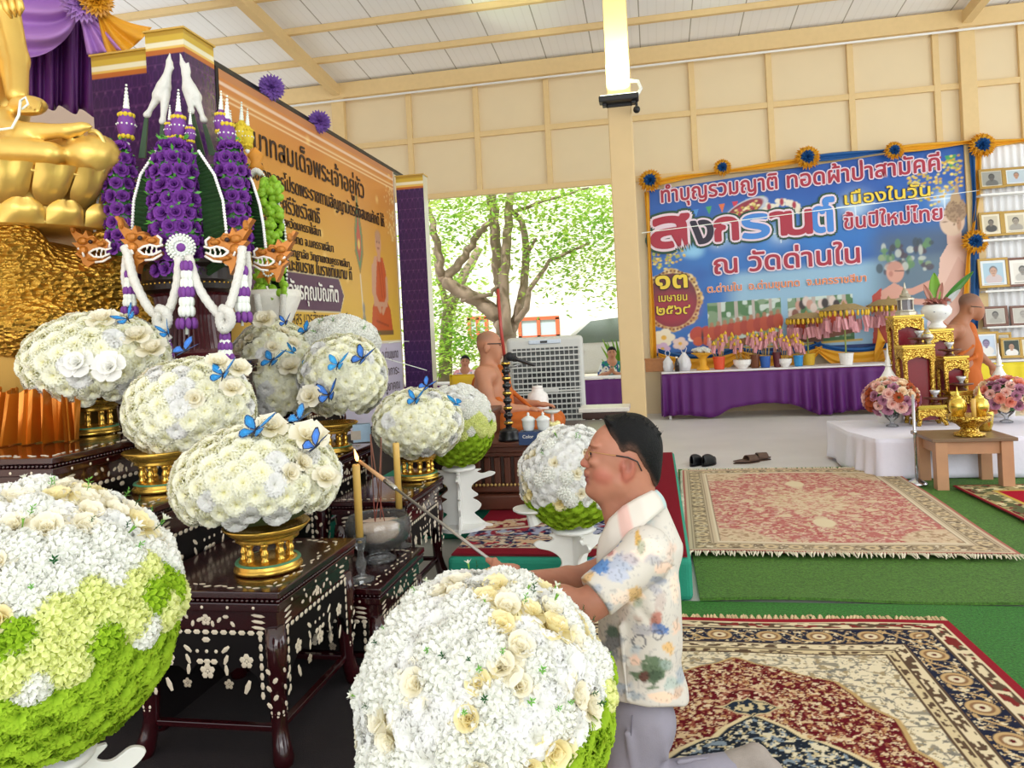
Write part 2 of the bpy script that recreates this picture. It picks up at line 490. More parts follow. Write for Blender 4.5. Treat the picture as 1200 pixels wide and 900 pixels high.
for y in np.arange(11.3, -4, -.95):
 a, b = Vector((-9.3, y, roofz(y) + .06)), Vector((9.8, y, roofz(y) + .06)); pl.span(a - V(0, .035, .045), b + V(0, .035, .045))
struct('trim_5', pl, cream2)
ra = MB()
for x in (-5.16, 4.75):
 M = Matrix.Translation((x, (y0 + YW) / 2, roofz((y0 + YW) / 2) - .06)) @ Matrix.Rotation(-math.atan(RS), 4, 'X')
 ra.box((0, 0, 0), (.13, (YW - y0) * 1.005, .17), M=M)
struct('trim_6', ra, cream2)
# hall wall behind the shrine with windows
wl = MB(); X = -6.2
for a, b in (((X - .12, -2, 0), (X, 10, 1.0)), ((X - .12, -2, 3.2), (X, 10, 4.9)), ((X - .12, -2, 1), (X, 3.0, 3.2)), ((X - .12, 4.3, 1), (X, 5.6, 3.2)), ((X - .12, 6.9, 1), (X, 10, 3.2))): wl.span(a, b)
struct('wall_left', wl, mat('pinkish_plaster', 'E6CDBE', .7, var=.04, vscale=3))
for k, (a, b) in enumerate(((3.0, 4.3), (5.6, 6.9))):
 wf = MB()
 for z in (1.03, 3.17): wf.span((X - .1, a, z - .03), (X + .018, b - .001, z + .03))
 for y in (a + .03, (a + b) / 2, b - .03): wf.span((X - .1, y - .03, 1), (X + .02, y + .03, 3.2))
 o = struct('window_%d' % (k + 1), wf, mat('white_frame', 'DADFE2', .4))
 g = MB(); g.span((X - .05, a, 1), (X - .04, b, 3.2)); obj('pane', g, mat('blue_glass', '8FC9D8', .08, var=.05), o)

# square column in the middle of the hall
PC = Q(735, 300, 9.0); PX, PY = PC.x, PC.y
co = MB(); co.span((PX - .14, PY - .14, 0), (PX + .14, PY + .14, roofz(PY) + .0))
struct('pillar', co, mat('column_paint', 'D9BD8C', .5, var=.05, vscale=6), bevel=.012)
# floodlight on the column
fz = Q(733, 122, 9).z
fx = thing('floodlight', 'black floodlight clamped to the cream column and shining upward', 'floodlight', (PX, PY - .2, fz))
blk = mat('black_plastic', '17181A', .4, var=.2)
h = MB(); h.box((0, -.02, 0), (.46, .16, .07)); h.box((0, .07, -.02), (.3, .05, .1)); obj('housing', h, blk, fx, bevel=.012)
g = MB(); g.box((0, -.02, .038), (.42, .13, .006)); obj('lens', g, mat('lamp_glass', 'F4FFE0', .2, emit=3.), fx)
for sx in (-.17, .17):
 h = MB(); h.box((sx, .02, -.05), (.05, .1, .03)); obj('bracket', h, blk, fx, bevel=.004)
h = MB(); h.tube([(.2, 0, 0), (.26, .0, .1), (.23, .03, .2), (.12, .05, .22)], .02); obj('power_cable', h, white_m, fx, smooth=True)
l = bpy.data.lights.new('floodlight_beam', 'SPOT'); l.energy = 260; l.spot_size = math.radians(100); l.color = (.84, 1, .62); l.shadow_soft_size = .1
lo = bpy.data.objects.new('floodlight_beam', l); COL.objects.link(lo); lo.parent = fx; lo.location = (0, -.1, .09); lo.rotation_euler = (math.radians(180 - 12), 0, 0)
cm = thing('security_camera', 'small dark camera hanging under the floodlight on the column', 'camera', (PX + .2, PY - .2, fz - .12))
h = MB(); h.tube([(0, .05, .0), (0, -.1, -.05)], .04, n=12); obj('body', h, blk, cm, smooth=True)
h = MB(); h.box((0, .05, .05), (.03, .03, .09)); obj('mount', h, blk, cm)

# ------------------------------------------------------------------ artificial grass
def turf(name, col, seed):
 m = bpy.data.materials.new(name); m.use_nodes = True; nt = m.node_tree; b = nt.nodes['Principled BSDF']; b.inputs['Roughness'].default_value = .8
 tc = nt.nodes.new('ShaderNodeTexCoord')
 n1 = nt.nodes.new('ShaderNodeTexNoise'); n1.inputs['Scale'].default_value = 85; n1.inputs['Detail'].default_value = 5; n1.inputs['Roughness'].default_value = .75
 n2 = nt.nodes.new('ShaderNodeTexNoise'); n2.inputs['Scale'].default_value = 2.5
 for n in (n1, n2): nt.links.new(tc.outputs['Object'], n.inputs['Vector'])
 r = nt.nodes.new('ShaderNodeValToRGB'); r.color_ramp.elements[0].position = .3; r.color_ramp.elements[1].position = .72
 r.color_ramp.elements[0].color = (*[c * .28 for c in col], 1); r.color_ramp.elements[1].color = (*[min(1, c * 1.7) for c in col], 1)
 nt.links.new(n1.outputs['Fac'], r.inputs[0]); nt.links.new(r.outputs[0], b.inputs['Base Color'])
 bp = nt.nodes.new('ShaderNodeBump'); bp.inputs['Strength'].default_value = .9; bp.inputs['Distance'].default_value = .012
 nt.links.new(n1.outputs['Fac'], bp.inputs['Height']); nt.links.new(bp.outputs['Normal'], b.inputs['Normal'])
 return m
t1 = MB(); t1.span((-.85, -1.5, 0), (6.5, 3.868, .012))
tag(obj('turf_mat', t1, turf('bright_turf', rgb('2F7522'), 1)), 'bright green artificial grass mat under the front medallion rug', 'artificial grass')
t2 = MB(); t2.grid(lambda u, v: (.16 + 5.3 * u, 3.862 + 3.46 * v + .02 * math.sin(u * 9) * (1 - v), .022 + .008 * math.sin(u * 23) * (1 if v < .02 else 0)), 60, 20)
tag(obj('turf_mat', t2, turf('dull_turf', rgb('4A7624'), 2), solid=.014), 'olive green artificial grass mat running under the faded pink rug', 'artificial grass')
t3 = MB(); t3.span((2.62, 4.5, .03), (5.4, 5.9, .044))
tag(obj('turf_mat', t3, turf('side_turf', rgb('3E7824'), 3)), 'green artificial grass strip beside the wooden side table and red rug', 'artificial grass')

# ------------------------------------------------------------------ low teal platform for the monk
pt = MB(); pt.prism([(-1.15, 3.88), (.13, 3.88), (.13, 7.18), (-2.4, 7.18), (-2.4, 5.0), (-1.15, 5.0)], .22, Matrix.Translation((0, 0, .11)) @ Matrix.Rotation(-PI / 2, 4, 'X'))
tag(obj('platform', pt, mat('teal_cloth', '1E8A70', .8, var=.1, vscale=9, bump=.2, bscale=90), bevel=.03, segs=3), 'low platform covered in teal green cloth under the seated monk', 'platform')
# ------------------------------------------------------------------ rugs
rug_m = vmat('woven_pile', .95, bump=.35, bscale=350, spec=.1)
fringe_m = mat('fringe_cotton', 'CBB58C', .9, var=.2, vscale=60)
def rosette(cv, cx, cy, r, c1, c2, c3, n=8):
 cv.ell(cx, cy, r, r, c1)
 for k in range(n):
  a = 2 * PI * k / n; cv.ell(cx + r * .62 * math.cos(a), cy + r * .62 * math.sin(a), r * .3, r * .3, c2)
 cv.ell(cx, cy, r * .38, r * .38, c3); cv.ell(cx, cy, r * .18, r * .18, c1)
def speck(cv, mask, scale, cols, seed, thr=.62, ax=1.):
 for i, c in enumerate(cols):
  n = vnoise(cv.x * scale * ax + i * 31.7, cv.y * scale + i * 17.1, seed + i); n2 = vnoise(cv.x * scale * 2.3 * ax, cv.y * scale * 2.3 + 9, seed + 50 + i)
  cv.put(mask * smoothstep(thr, thr + .05, n * .65 + n2 * .35), c)
def add_fringe(name, parent, x0, x1, y, z, out, rnd, n=110, L=.045, m=None):
 mb = MB()
 for k in range(n):
  x = x0 + (x1 - x0) * (k + .5) / n; dx = rnd.uniform(-.025, .025); l = L * rnd.uniform(.6, 1.2)
  mb.tube([(x, y, z), (x + dx * .5, y + out * l * .5, z + .006), (x + dx, y + out * l, z - .004)], [.0065, .006, .002], n=4)
 o = obj(name, mb, m or fringe_m, parent); o['kind'] = 'stuff'; return o

def front_rug():
 W, L = 1.96, 3.0; cv = Canvas(W, L, 380, 560, rgb('8E1E2A'))
 hx = np.abs(cv.x - W / 2); d = np.minimum(cv.x, W - cv.x); dy = np.minimum(cv.y, L - cv.y); e = np.minimum(d, dy)
 along = np.where(d < dy, cv.y, cv.x)
 creamc, brown, navy, mar, tan = rgb('D8C8A6'), rgb('5A4636'), rgb('1E2338'), rgb('560C16'), rgb('C0A070')
 def band(a, b, c): cv.put(((e >= a) & (e < b)) * 1., c)
 band(.04, .115, creamc); band(.115, .125, brown); band(.125, .27, navy); band(.27, .28, brown); band(.28, .33, creamc); band(.33, .34, brown); band(.34, .375, rgb('CDBB94')); band(.375, .385, brown)
 m = (e > .05) & (e < .105); cv.put(m * smoothstep(.5, .6, vnoise(along * 38, e * 60, 3)), brown); cv.put(m * smoothstep(.62, .7, vnoise(along * 30 + 9, e * 50, 8)), rgb('7A2A28'))
 m = (e > .285) & (e < .325); cv.put(m * smoothstep(.5, .6, vnoise(along * 55, e * 80, 5)), brown); m = (e > .345) & (e < .37); cv.put(m * smoothstep(.5, .6, vnoise(along * 60, e * 80, 6)), brown)
 # flowers and scrolls in the dark border
 t = along / .21; fr = t - np.floor(t); rr = np.hypot((fr - .5) * .21, e - .197)
 mm = ((e > .13) & (e < .265)) * 1.
 cv.put(mm * (1 - smoothstep(.05, .056, rr)), tan); cv.put(mm * (1 - smoothstep(.036, .042, rr)), rgb('8A6648')); cv.put(mm * (1 - smoothstep(.024, .03, rr)), creamc); cv.put(mm * (1 - smoothstep(.008, .012, rr)), mar)
 sc = np.abs(e - .197 - .045 * np.sin(t * 2 * PI)); cv.put(mm * (rr > .058) * (1 - smoothstep(.005, .011, sc)), tan)
 sc = np.abs(e - .197 + .05 * np.sin(t * 4 * PI)); cv.put(mm * (rr > .058) * (1 - smoothstep(.004, .009, sc)), rgb('A58A66'))
 speck(cv, mm * (rr > .06), 60, [tan, creamc], 40, .66)
 # cream field with scrolls
 f = (e > .385) * 1.; cv.put(f, rgb('DDD0B2'))
 for s_, th_ in ((7.5, .035), (13, .03)):
  n = vnoise(hx * s_, cv.y * s_, 11); cv.put(f * (1 - smoothstep(th_, th_ + .03, np.abs(np.mod(n * 4, 1) - .5))), rgb('8F8878'))
 speck(cv, f, 45, [rgb('7E7A70'), rgb('A08F6E')], 20, .66)
 # maroon lobed medallion and dark centre
 yy = np.abs(cv.y - L / 2)
 def lobed(pts):
  px = [p[0] for p in pts]; py = [p[1] for p in pts]; return np.interp(yy, py, px, right=-1.) - hx
 out = lobed([(.60, 0), (.56, .10), (.52, .2), (.50, .36), (.46, .42), (.47, .55), (.47, .61), (.40, .70), (.38, .78), (.34, .88), (.22, .93), (.13, .99), (.07, 1.01), (.0, 1.07)])
 cv.put(smoothstep(-.018, -.012, out), rgb('B89A66')); cv.put(smoothstep(0, .006, out), rgb('5E0E1A'))
 mm = (out > .01) * 1.; speck(cv, mm, 72, [rgb('B58A5C'), rgb('D8C3A2'), rgb('8A4A3A'), rgb('CBB08A')], 60, .64)
 dq = np.hypot(hx, yy - .70); cv.put((1 - smoothstep(.10, .105, dq)) * .8, rgb('C09478')); cv.put(1 - smoothstep(.085, .09, dq), mar); speck(cv, (dq < .1) * 1., 60, [rgb('D8BFA0'), rgb('8A4A3A')], 70, .58)
 ix = lobed([(.46, 0), (.40, .12), (.38, .2), (.29, .33), (.25, .38), (.18, .44), (.13, .46), (.09, .52), (.0, .60)])
 cv.put(smoothstep(-.03, -.024, ix), rgb('D6C49A')); cv.put(smoothstep(-.008, 0, ix), rgb('1C2430'))
 speck(cv, (ix > .01) * 1., 72, [rgb('C8B88E'), rgb('7E8C98'), rgb('D6CCB0')], 80, .62)
 d2 = .06 * (hx / .1 + np.abs(yy - .66) / .06) + .006 * np.sin(hx * 90); cv.put((1 - smoothstep(.068, .072, d2)), rgb('C8B88E')); cv.put((1 - smoothstep(.06, .064, d2)), rgb('1E2A3A')); speck(cv, (d2 < .055) * 1., 60, [rgb('C8B88E')], 77, .55); pass
 o = thing('rug', 'maroon medallion rug with navy border and fringe lying in front under the kneeling man', 'rug', (.29, 2.12, .014), math.radians(1.6))
 pile = link('pile', cv.mesh('pile', rug_m, lambda x, y: (x - W / 2, y - L / 2, .010 + .003 * np.sin(x * 7 + y * 3))), o)
 b = MB(); b.span((-W / 2, -L / 2, 0), (W / 2, L / 2, .007)); obj('backing', b, mat('rug_backing', '7A2028', .9), o)
 add_fringe('fringe', o, -W / 2, W / 2, L / 2, .008, 1, random.Random(3), 130, .05); add_fringe('fringe', o, -W / 2, W / 2, -L / 2, .008, -1, random.Random(4), 130, .05)
front_rug()

def pink_rug():
 W, L = 1.78, 2.55; cv = Canvas(W, L, 260, 370, rgb('C9B79C'))
 e = np.minimum(np.minimum(cv.x, W - cv.x), np.minimum(cv.y, L - cv.y)); d = np.minimum(cv.x, W - cv.x); dy = np.minimum(cv.y, L - cv.y); al = np.where(d < dy, cv.y, cv.x)
 dark, cr, pk = rgb('8C7A66'), rgb('D9CBB2'), rgb('C08478')
 def band(a, b, c): cv.put(((e >= a) & (e < b)) * 1., c)
 band(.0, .018, rgb('B06A60')); band(.035, .045, dark); band(.05, .155, rgb('9C8A70')); band(.16, .165, dark); band(.185, .20, cr); band(.2, .206, dark)
 m = ((e > .055) & (e < .15)) * 1.; t = al / .14; rr = np.hypot((t - np.floor(t) - .5) * .14, e - .103)
 cv.put(m * (1 - smoothstep(.036, .042, rr)), rgb('CDB894')); cv.put(m * (1 - smoothstep(.014, .02, rr)), dark); speck(cv, m * (rr > .045), 55, [cr, rgb('6E5E50')], 7, .6)
 f = (e > .206) * 1.; cv.put(f, rgb('C3948A')); speck(cv, f, 40, [rgb('DAC3A8'), rgb('AE5A58'), rgb('CBB294'), rgb('B7706A')], 15, .55)
 xx, yy = np.abs(cv.x - W / 2), np.abs(cv.y - L / 2)
 a = np.arctan2(yy / 1.25, xx); rd = np.hypot(xx, yy / 1.25); star = .30 * (1 + .16 * np.cos(a * 16))
 cv.put(f * smoothstep(.02, -.02, rd - star) * .8, rgb('D6C4A4')); speck(cv, (rd < .36) * f, 42, [rgb('BFA080'), rgb('C08478')], 31, .62)
 for (x, y) in ((0, .62), (0, -.62)): cv.ell(W / 2 + x, L / 2 + y, .07, .11, rgb('D8C8A8'))
 for k in range(12):
  q = 2 * PI * k / 12; cv.ell(W / 2 + .43 * math.cos(q), L / 2 + .5 * math.sin(q), .045, .04, rgb('D5C3A3'), a=.8)
 corner = smoothstep(.34, .30, np.hypot(d - .2, dy - .2)); cv.put(f * corner * .75, rgb('D3C2A2')); speck(cv, f * corner, 40, [rgb('A98C70')], 45, .6)
 o = thing('rug', 'faded pink and beige rug with pale centre star on olive turf', 'rug', (1.05, 5.82, .05), math.radians(-1.5))
 link('pile', cv.mesh('pile', rug_m, lambda x, y: (x - W / 2, y - L / 2, .010 + .003 * np.sin(x * 5 + y * 4))), o)
 b = MB(); b.span((-W / 2, -L / 2, 0), (W / 2, L / 2, .006)); obj('backing', b, mat('rug_backing', '7A2028', .9), o)
 fm = mat('pale_fringe', 'D5CDB6', .9, var=.15, vscale=60)
 for s_, k in ((1, 5), (-1, 6)): add_fringe('fringe', o, -W / 2, W / 2, s_ * L / 2, .007, s_, random.Random(k), 120, .07, fm)
 f2 = MB(); rnd = random.Random(8)
 for k in range(120):
  y = -L / 2 + L * k / 120; f2.tube([(-W / 2, y, .007), (-W / 2 - .02, y + rnd.uniform(-.02, .02), .004)], [.006, .003], n=4)
 obj('fringe', f2, fm, o, kind='stuff')
pink_rug()

def platform_rug():
 W, L = 1.24, 3.2; x0, y0 = -1.13, 3.9; cv = Canvas(W, L, 220, 520, rgb('7C1626'))
 er, ef = W - cv.x, cv.y; e = np.minimum(er - .04, ef); al = np.where(er - .04 < ef, cv.y, cv.x)
 cr, navy, mar = rgb('C9B9A4'), rgb('20264A'), rgb('7C1626')
 def band(a, b, c): cv.put(((e >= a) & (e < b)) * 1., c)
 band(.12, .185, cr); band(.185, .30, navy); band(.30, .36, cr)
 speck(cv, ((e > .125) & (e < .18)) * 1., 45, [rgb('7A3038'), navy], 3, .55); speck(cv, ((e > .305) & (e < .355)) * 1., 45, [rgb('7A3038'), navy], 5, .55)
 m = ((e > .19) & (e < .295)) * 1.; speck(cv, m, 26, [cr, rgb('A02838'), rgb('C8A888')], 9, .55)
 f = (e >= .36) * 1.; cv.put(f, navy); speck(cv, f, 24, [cr, rgb('8A2838'), rgb('9AA0B8')], 17, .56)
 arc = np.hypot((cv.x + .17) / 1.25, (cv.y - 1.55) / 1.08)
 cv.put(f * smoothstep(1.02, 1.0, arc), cr); cv.put(f * smoothstep(.99, .97, arc), mar); speck(cv, f * ((arc > .8) & (arc < .96)), 22, [cr, rgb('C8A888')], 23, .58)
 o = thing('rug', 'dark red carpet with navy floral border spread on the teal platform', 'rug', (x0, y0, .2215))
 link('pile', cv.mesh('pile', rug_m, lambda x, y: (x, y, .008 + .002 * np.sin(x * 5))), o)
 b = MB(); b.span((0, 0, 0), (W, L, .005)); obj('backing', b, mat('rug_backing', '7A2028', .9), o)
platform_rug()
def red_rug():
 W, L = 2.0, 1.25; cv = Canvas(W, L, 240, 160, rgb('A8122A'))
 e = np.minimum(np.minimum(cv.x, W - cv.x), np.minimum(cv.y, L - cv.y)); al = cv.x + cv.y
 def band(a, b, c): cv.put(((e >= a) & (e < b)) * 1., c)
 band(0, .02, rgb('8E1626')); band(.02, .2, rgb('A9996A')); band(.2, .225, rgb('C8A84A')); speck(cv, ((e > .03) & (e < .19)) * 1., 22, [rgb('6A1E26'), rgb('D8CCA0'), rgb('5A6040')], 5, .55)
 o = thing('rug', 'bright red prayer rug with beige floral border beside the wooden side table', 'rug', (2.26, 5.1, .0455), math.radians(2))
 link('pile', cv.mesh('pile', rug_m, lambda x, y: (x, y, .008 + 0 * x)), o)
 b = MB(); b.span((0, 0, 0), (W, L, .005)); obj('backing', b, mat('rug_backing', '7A2028', .9), o)
red_rug()

# ------------------------------------------------------------------ the orange notice board
print_m = vmat('printed_vinyl', .38, spec=.4)
dark_brown = mat('brown_print', '3B2418', .5, var=.02); white_ink = mat('white_print', 'F2EEE6', .5, var=.02)
def orange_board():
 y0, W, z0, H = 4.63, 3.47, .55, 2.74
 cv = Canvas(W, H, 280, 220, rgb('D9A93C'))
 t = cv.y / H
 top, mid, bot = np.array(rgb('C2773C')), np.array(rgb('CF9A3C')), np.array(rgb('DDB640'))
 cv.c[:] = np.where(t[..., None] > .65, mid + (top - mid) * np.clip((t[..., None] - .65) / .3, 0, 1), bot + (mid - bot) * np.clip((t[..., None] - .3) / .35, 0, 1))
 n = vnoise(cv.x * 2.2, cv.y * 2.2, 4); cv.put(.25 * n, rgb('E2B058'))
 rnd = random.Random(2)
 for k in range(16): cv.ell(rnd.uniform(0, W), rnd.uniform(1.2, H), .03, .03, rgb('F6D88A'), a=.55, soft=3)
 cv.rect(0, H - .05, W, H, rgb('B87A50')); cv.rect(0, H - .10, W, H - .075, rgb('E0C0A8')); cv.line([(0, H - .16), (W, H - .16)], .012, rgb('E8CBA0')); cv.line([(0, H - .2), (W, H - .2)], .008, rgb('E8CBA0'))
 cv.rect(0, 0, W, .82, rgb('C9C2D6')); cv.line([(0, .83), (W, .83)], .02, rgb('E8E0C8')); cv.rect(W - .03, 0, W, H, rgb('CDB8A8'))
 for k in range(90):
  a = rnd.uniform(0, 1); cv.ell(W - .06 - .3 * a * rnd.random(), H - .2 - .6 * rnd.random(), .008, .008, rgb('F0D9A0'))
 # plaque for the new title
 px0, px1, pz0, pz1 = .05, 1.9, 1.14, 1.41
 cv.poly([(px0, pz0 - .03), (px1 - .08, pz0 - .03), (px1 + .03, (pz0 + pz1) / 2), (px1 - .08, pz1 + .03), (px0, pz1 + .03)], rgb('D8C8A0'))
 cv.poly([(px0, pz0 - .018), (px1 - .085, pz0 - .018), (px1 + .015, (pz0 + pz1) / 2), (px1 - .085, pz1 + .018), (px0, pz1 + .018)], rgb('5A3A50'))
 # emblem: pointed fan on a stick
 ex = 6.97 - y0
 pts = [(ex - .11, 1.72), (ex - .1, 1.95), (ex - .04, 2.15), (ex, 2.42), (ex + .04, 2.15), (ex + .1, 1.95), (ex + .11, 1.72), (ex, 1.5)]
 cv.poly(pts, rgb('9A7A3A')); cv.poly([(ex + (x - ex) * .8, 1.78 + (y - 1.78) * .82) for x, y in pts], rgb('5E8A5A'))
 cv.poly([(ex + (x - ex) * .55, 1.8 + (y - 1.8) * .6) for x, y in pts], rgb('B5543A')); cv.ell(ex, 1.8, .03, .05, rgb('E0C060'))
 cv.line([(ex, 1.5), (ex + .04, 1.0)], .02, rgb('D8D0B8')); cv.ell(ex + .05, 1.02, .05, .1, rgb('8F8878')); cv.ell(ex + .05, .93, .06, .05, rgb('8F8878')); cv.ell(ex + .05, 1.17, .03, .06, rgb('8F8878'))
 # seated monk in orange robe
 mx = 7.5 - y0; sk, ro = rgb('C99878'), rgb('C25A28')
 cv.poly([(mx - .3, .95), (mx - .24, 1.2), (mx - .1, 1.3), (mx + .15, 1.3), (mx + .28, 1.18), (mx + .33, .95)], ro)
 cv.rect(mx - .32, .9, mx + .34, .95, rgb('7A5A34'))
 cv.poly([(mx - .2, 1.2), (mx - .2, 1.6), (mx - .13, 1.72), (mx + .12, 1.72), (mx + .2, 1.58), (mx + .2, 1.2)], sk)
 cv.poly([(mx - .15, 1.25), (mx - .05, 1.72), (mx + .12, 1.72), (mx + .2, 1.55), (mx + .17, 1.25)], ro)
 cv.line([(mx - .18, 1.6), (mx - .2, 1.35), (mx - .03, 1.17)], .075, sk); cv.line([(mx + .2, 1.5), (mx + .2, 1.3), (mx + .05, 1.15)], .065, sk)
 cv.line([(mx - .14, 1.05), (mx + .2, 1.0)], .02, rgb('9A4420')); cv.line([(mx - .02, 1.7), (mx + .05, 1.3)], .012, rgb('9A4420')); cv.line([(mx + .05, 1.7), (mx + .12, 1.3)], .01, rgb('9A4420'))
 cv.rect(mx - .04, 1.68, mx + .05, 1.8, sk); cv.ell(mx, 1.87, .085, .125, sk); cv.ell(mx, 1.95, .085, .06, rgb('A88468'), a=.6)
 for s_ in (-.033, .033): cv.ell(mx + s_, 1.88, .014, .009, rgb('3A2A22'))
 cv.line([(mx - .025, 1.815), (mx + .025, 1.815)], .012, rgb('8A5040'))
 rt = thing('notice_board', 'tall orange and yellow printed notice board with Thai lines and a seated monk', 'board', (-2.8, y0, z0))
 link('printed_sheet', cv.mesh('printed_sheet', print_m, lambda x, y: (0 * x + .0, x, y)), rt)
 b = MB(); b.span((-.05, -.02, -z0), (-.004, W + .02, H + .012)); obj('backing_frame', b, mat('dark_frame', '2A2220', .6), rt)
 L1, L2 = MB(), MB()
 T = lambda x, y, l: V(.004 + l, x - y0, y - z0)
 def ln(txt, a, b, z, mb=L1, bold=0., h=None): letters(mb, txt, (a + b) / 2, z, b - a, T, bold, height=h)
 ln('พระบาทสมเด็จพระเจ้าอยู่หัว', 4.68, 7.16, 2.83, bold=.009, h=.25)
 ln('ะบรมราชโองการโปรดพระราชทานสัญญาบัตรตั้งสมณศักดิ์ ให้', 4.66, 7.7, 2.615, bold=.008, h=.17)
 ln('พระศรีวัชรวิสุทธิ์', 5.22, 6.1, 2.435, bold=.009, h=.18)
 ln('เจ้าคณะจังหวัดนครราชสีมา', 5.1, 6.1, 2.325, bold=.005, h=.105)
 ln('วัดด่านใน อ.ด่านขุนทด จ.นครราชสีมา', 4.85, 6.35, 2.21, bold=.005, h=.105)
 ln('มหาจุฬาลงกรณราชวิทยาลัย วิทยาเขตนครราชสีมา', 4.75, 6.7, 2.1, bold=.005, h=.1)
 ln('เป็นพระราชาคณะชั้นราช ในราชทินนาม ที่', 4.75, 6.74, 1.985, bold=.008, h=.15)
 ln('พระราชวัชรคุณบัณฑิต', 5.0, 6.4, 1.765, L2, .016, .2)
 ln('คณิสสร บวรสังฆาราม คามวาสี', 5.35, 6.6, 1.56, h=.15)
 ln('ณ วัดด่านใน อ.ด่านขุนทด', 6.9, 7.95, 1.2, h=.14); ln('วันที่สักการะ', 7.2, 7.95, 1.02, h=.14); ln('บูชาคุณ', 7.5, 7.95, .86, h=.14)
 obj('lettering', L1, dark_brown, rt); obj('lettering', L2, white_ink, rt, label='white lettering on purple plaque')
orange_board()

# ------------------------------------------------------------------ printed columns beside the board
def thai_pattern(W, H, cap=True, seed=0):
 cv = Canvas(W, H, max(20, int(W / .008)), max(20, int(H / .008)), rgb('34104A'))
 t = cv.y / .115; row = np.floor(t); fy = t - row; fx = cv.x / .062 + .5 * (row % 2); fx = fx - np.floor(fx)
 arch = np.abs(np.hypot((fx - .5) * 1.0, (fy - .30) * .9) - .36); cv.put((1 - smoothstep(.04, .08, arch)) * .4, rgb('57286A'))
 cv.put((1 - smoothstep(.10, .16, np.hypot((fx - .5), (fy - .85) * 1.6))) * .5, rgb('7A4A80')); cv.put((np.abs(fy - .93) < .04) * .3, rgb('6E3E78'))
 if cap:
  for a, b, c in ((0, .03, 'B5652A'), (.03, .05, 'E0B85A'), (.05, .085, 'E6DFC0'), (.085, .12, 'C9A83A'), (.12, .15, 'B08A2A')): cv.rect(0, H - b, W, H - a, rgb(c)) if False else cv.rect(0, H - .15 + a, W, H - .15 + b, rgb(c))
 return cv
def printed_column(label, x0, x1, y0, y1, z1, rightm=None):
 rt = thing('printed_column', label, 'column', ((x0 + x1) / 2, (y0 + y1) / 2, 0))
 b = MB(); b.span((x0 + .003, y0 + .003, 0), (x1 - .003, y1 - .003, z1)); obj('core', b, mat('column_core', '4A2A50', .6), rt, world=True)
 off = Vector(rt.location)
 cv = thai_pattern(x1 - x0, z1); link('front_panel', cv.mesh('front_panel', print_m, lambda x, y: (x + x0 - off.x, 0 * x + y0 - off.y, y)), rt)
 cv = thai_pattern(y1 - y0, z1)
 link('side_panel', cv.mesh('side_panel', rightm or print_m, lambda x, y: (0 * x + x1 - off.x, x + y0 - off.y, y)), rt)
 c = MB(); c.span((x0 - .01, y0 - .01, z1), (x1 + .01, y1 + .01, z1 + .012)); obj('cap', c, mat('gold_paint', 'C9A24A', .4), rt, world=True)
gloss_print = vmat('glossy_print', .22, spec=.6)
printed_column('taller purple patterned column with gold top beside the orange board', -3.08, -2.81, 4.27, 4.6, 3.42, gloss_print)
printed_column('lower purple patterned column behind the flower offering next to the curtain', -3.50, -3.09, 4.3, 4.6, 3.33)
printed_column('slim purple column with gold top at the far end of the orange board', -2.79, -2.47, 8.14, 8.3, 3.24, mat('painted_reflection', 'CFCBB4', .15))  # pale side panel: bright reflected light put into its colour

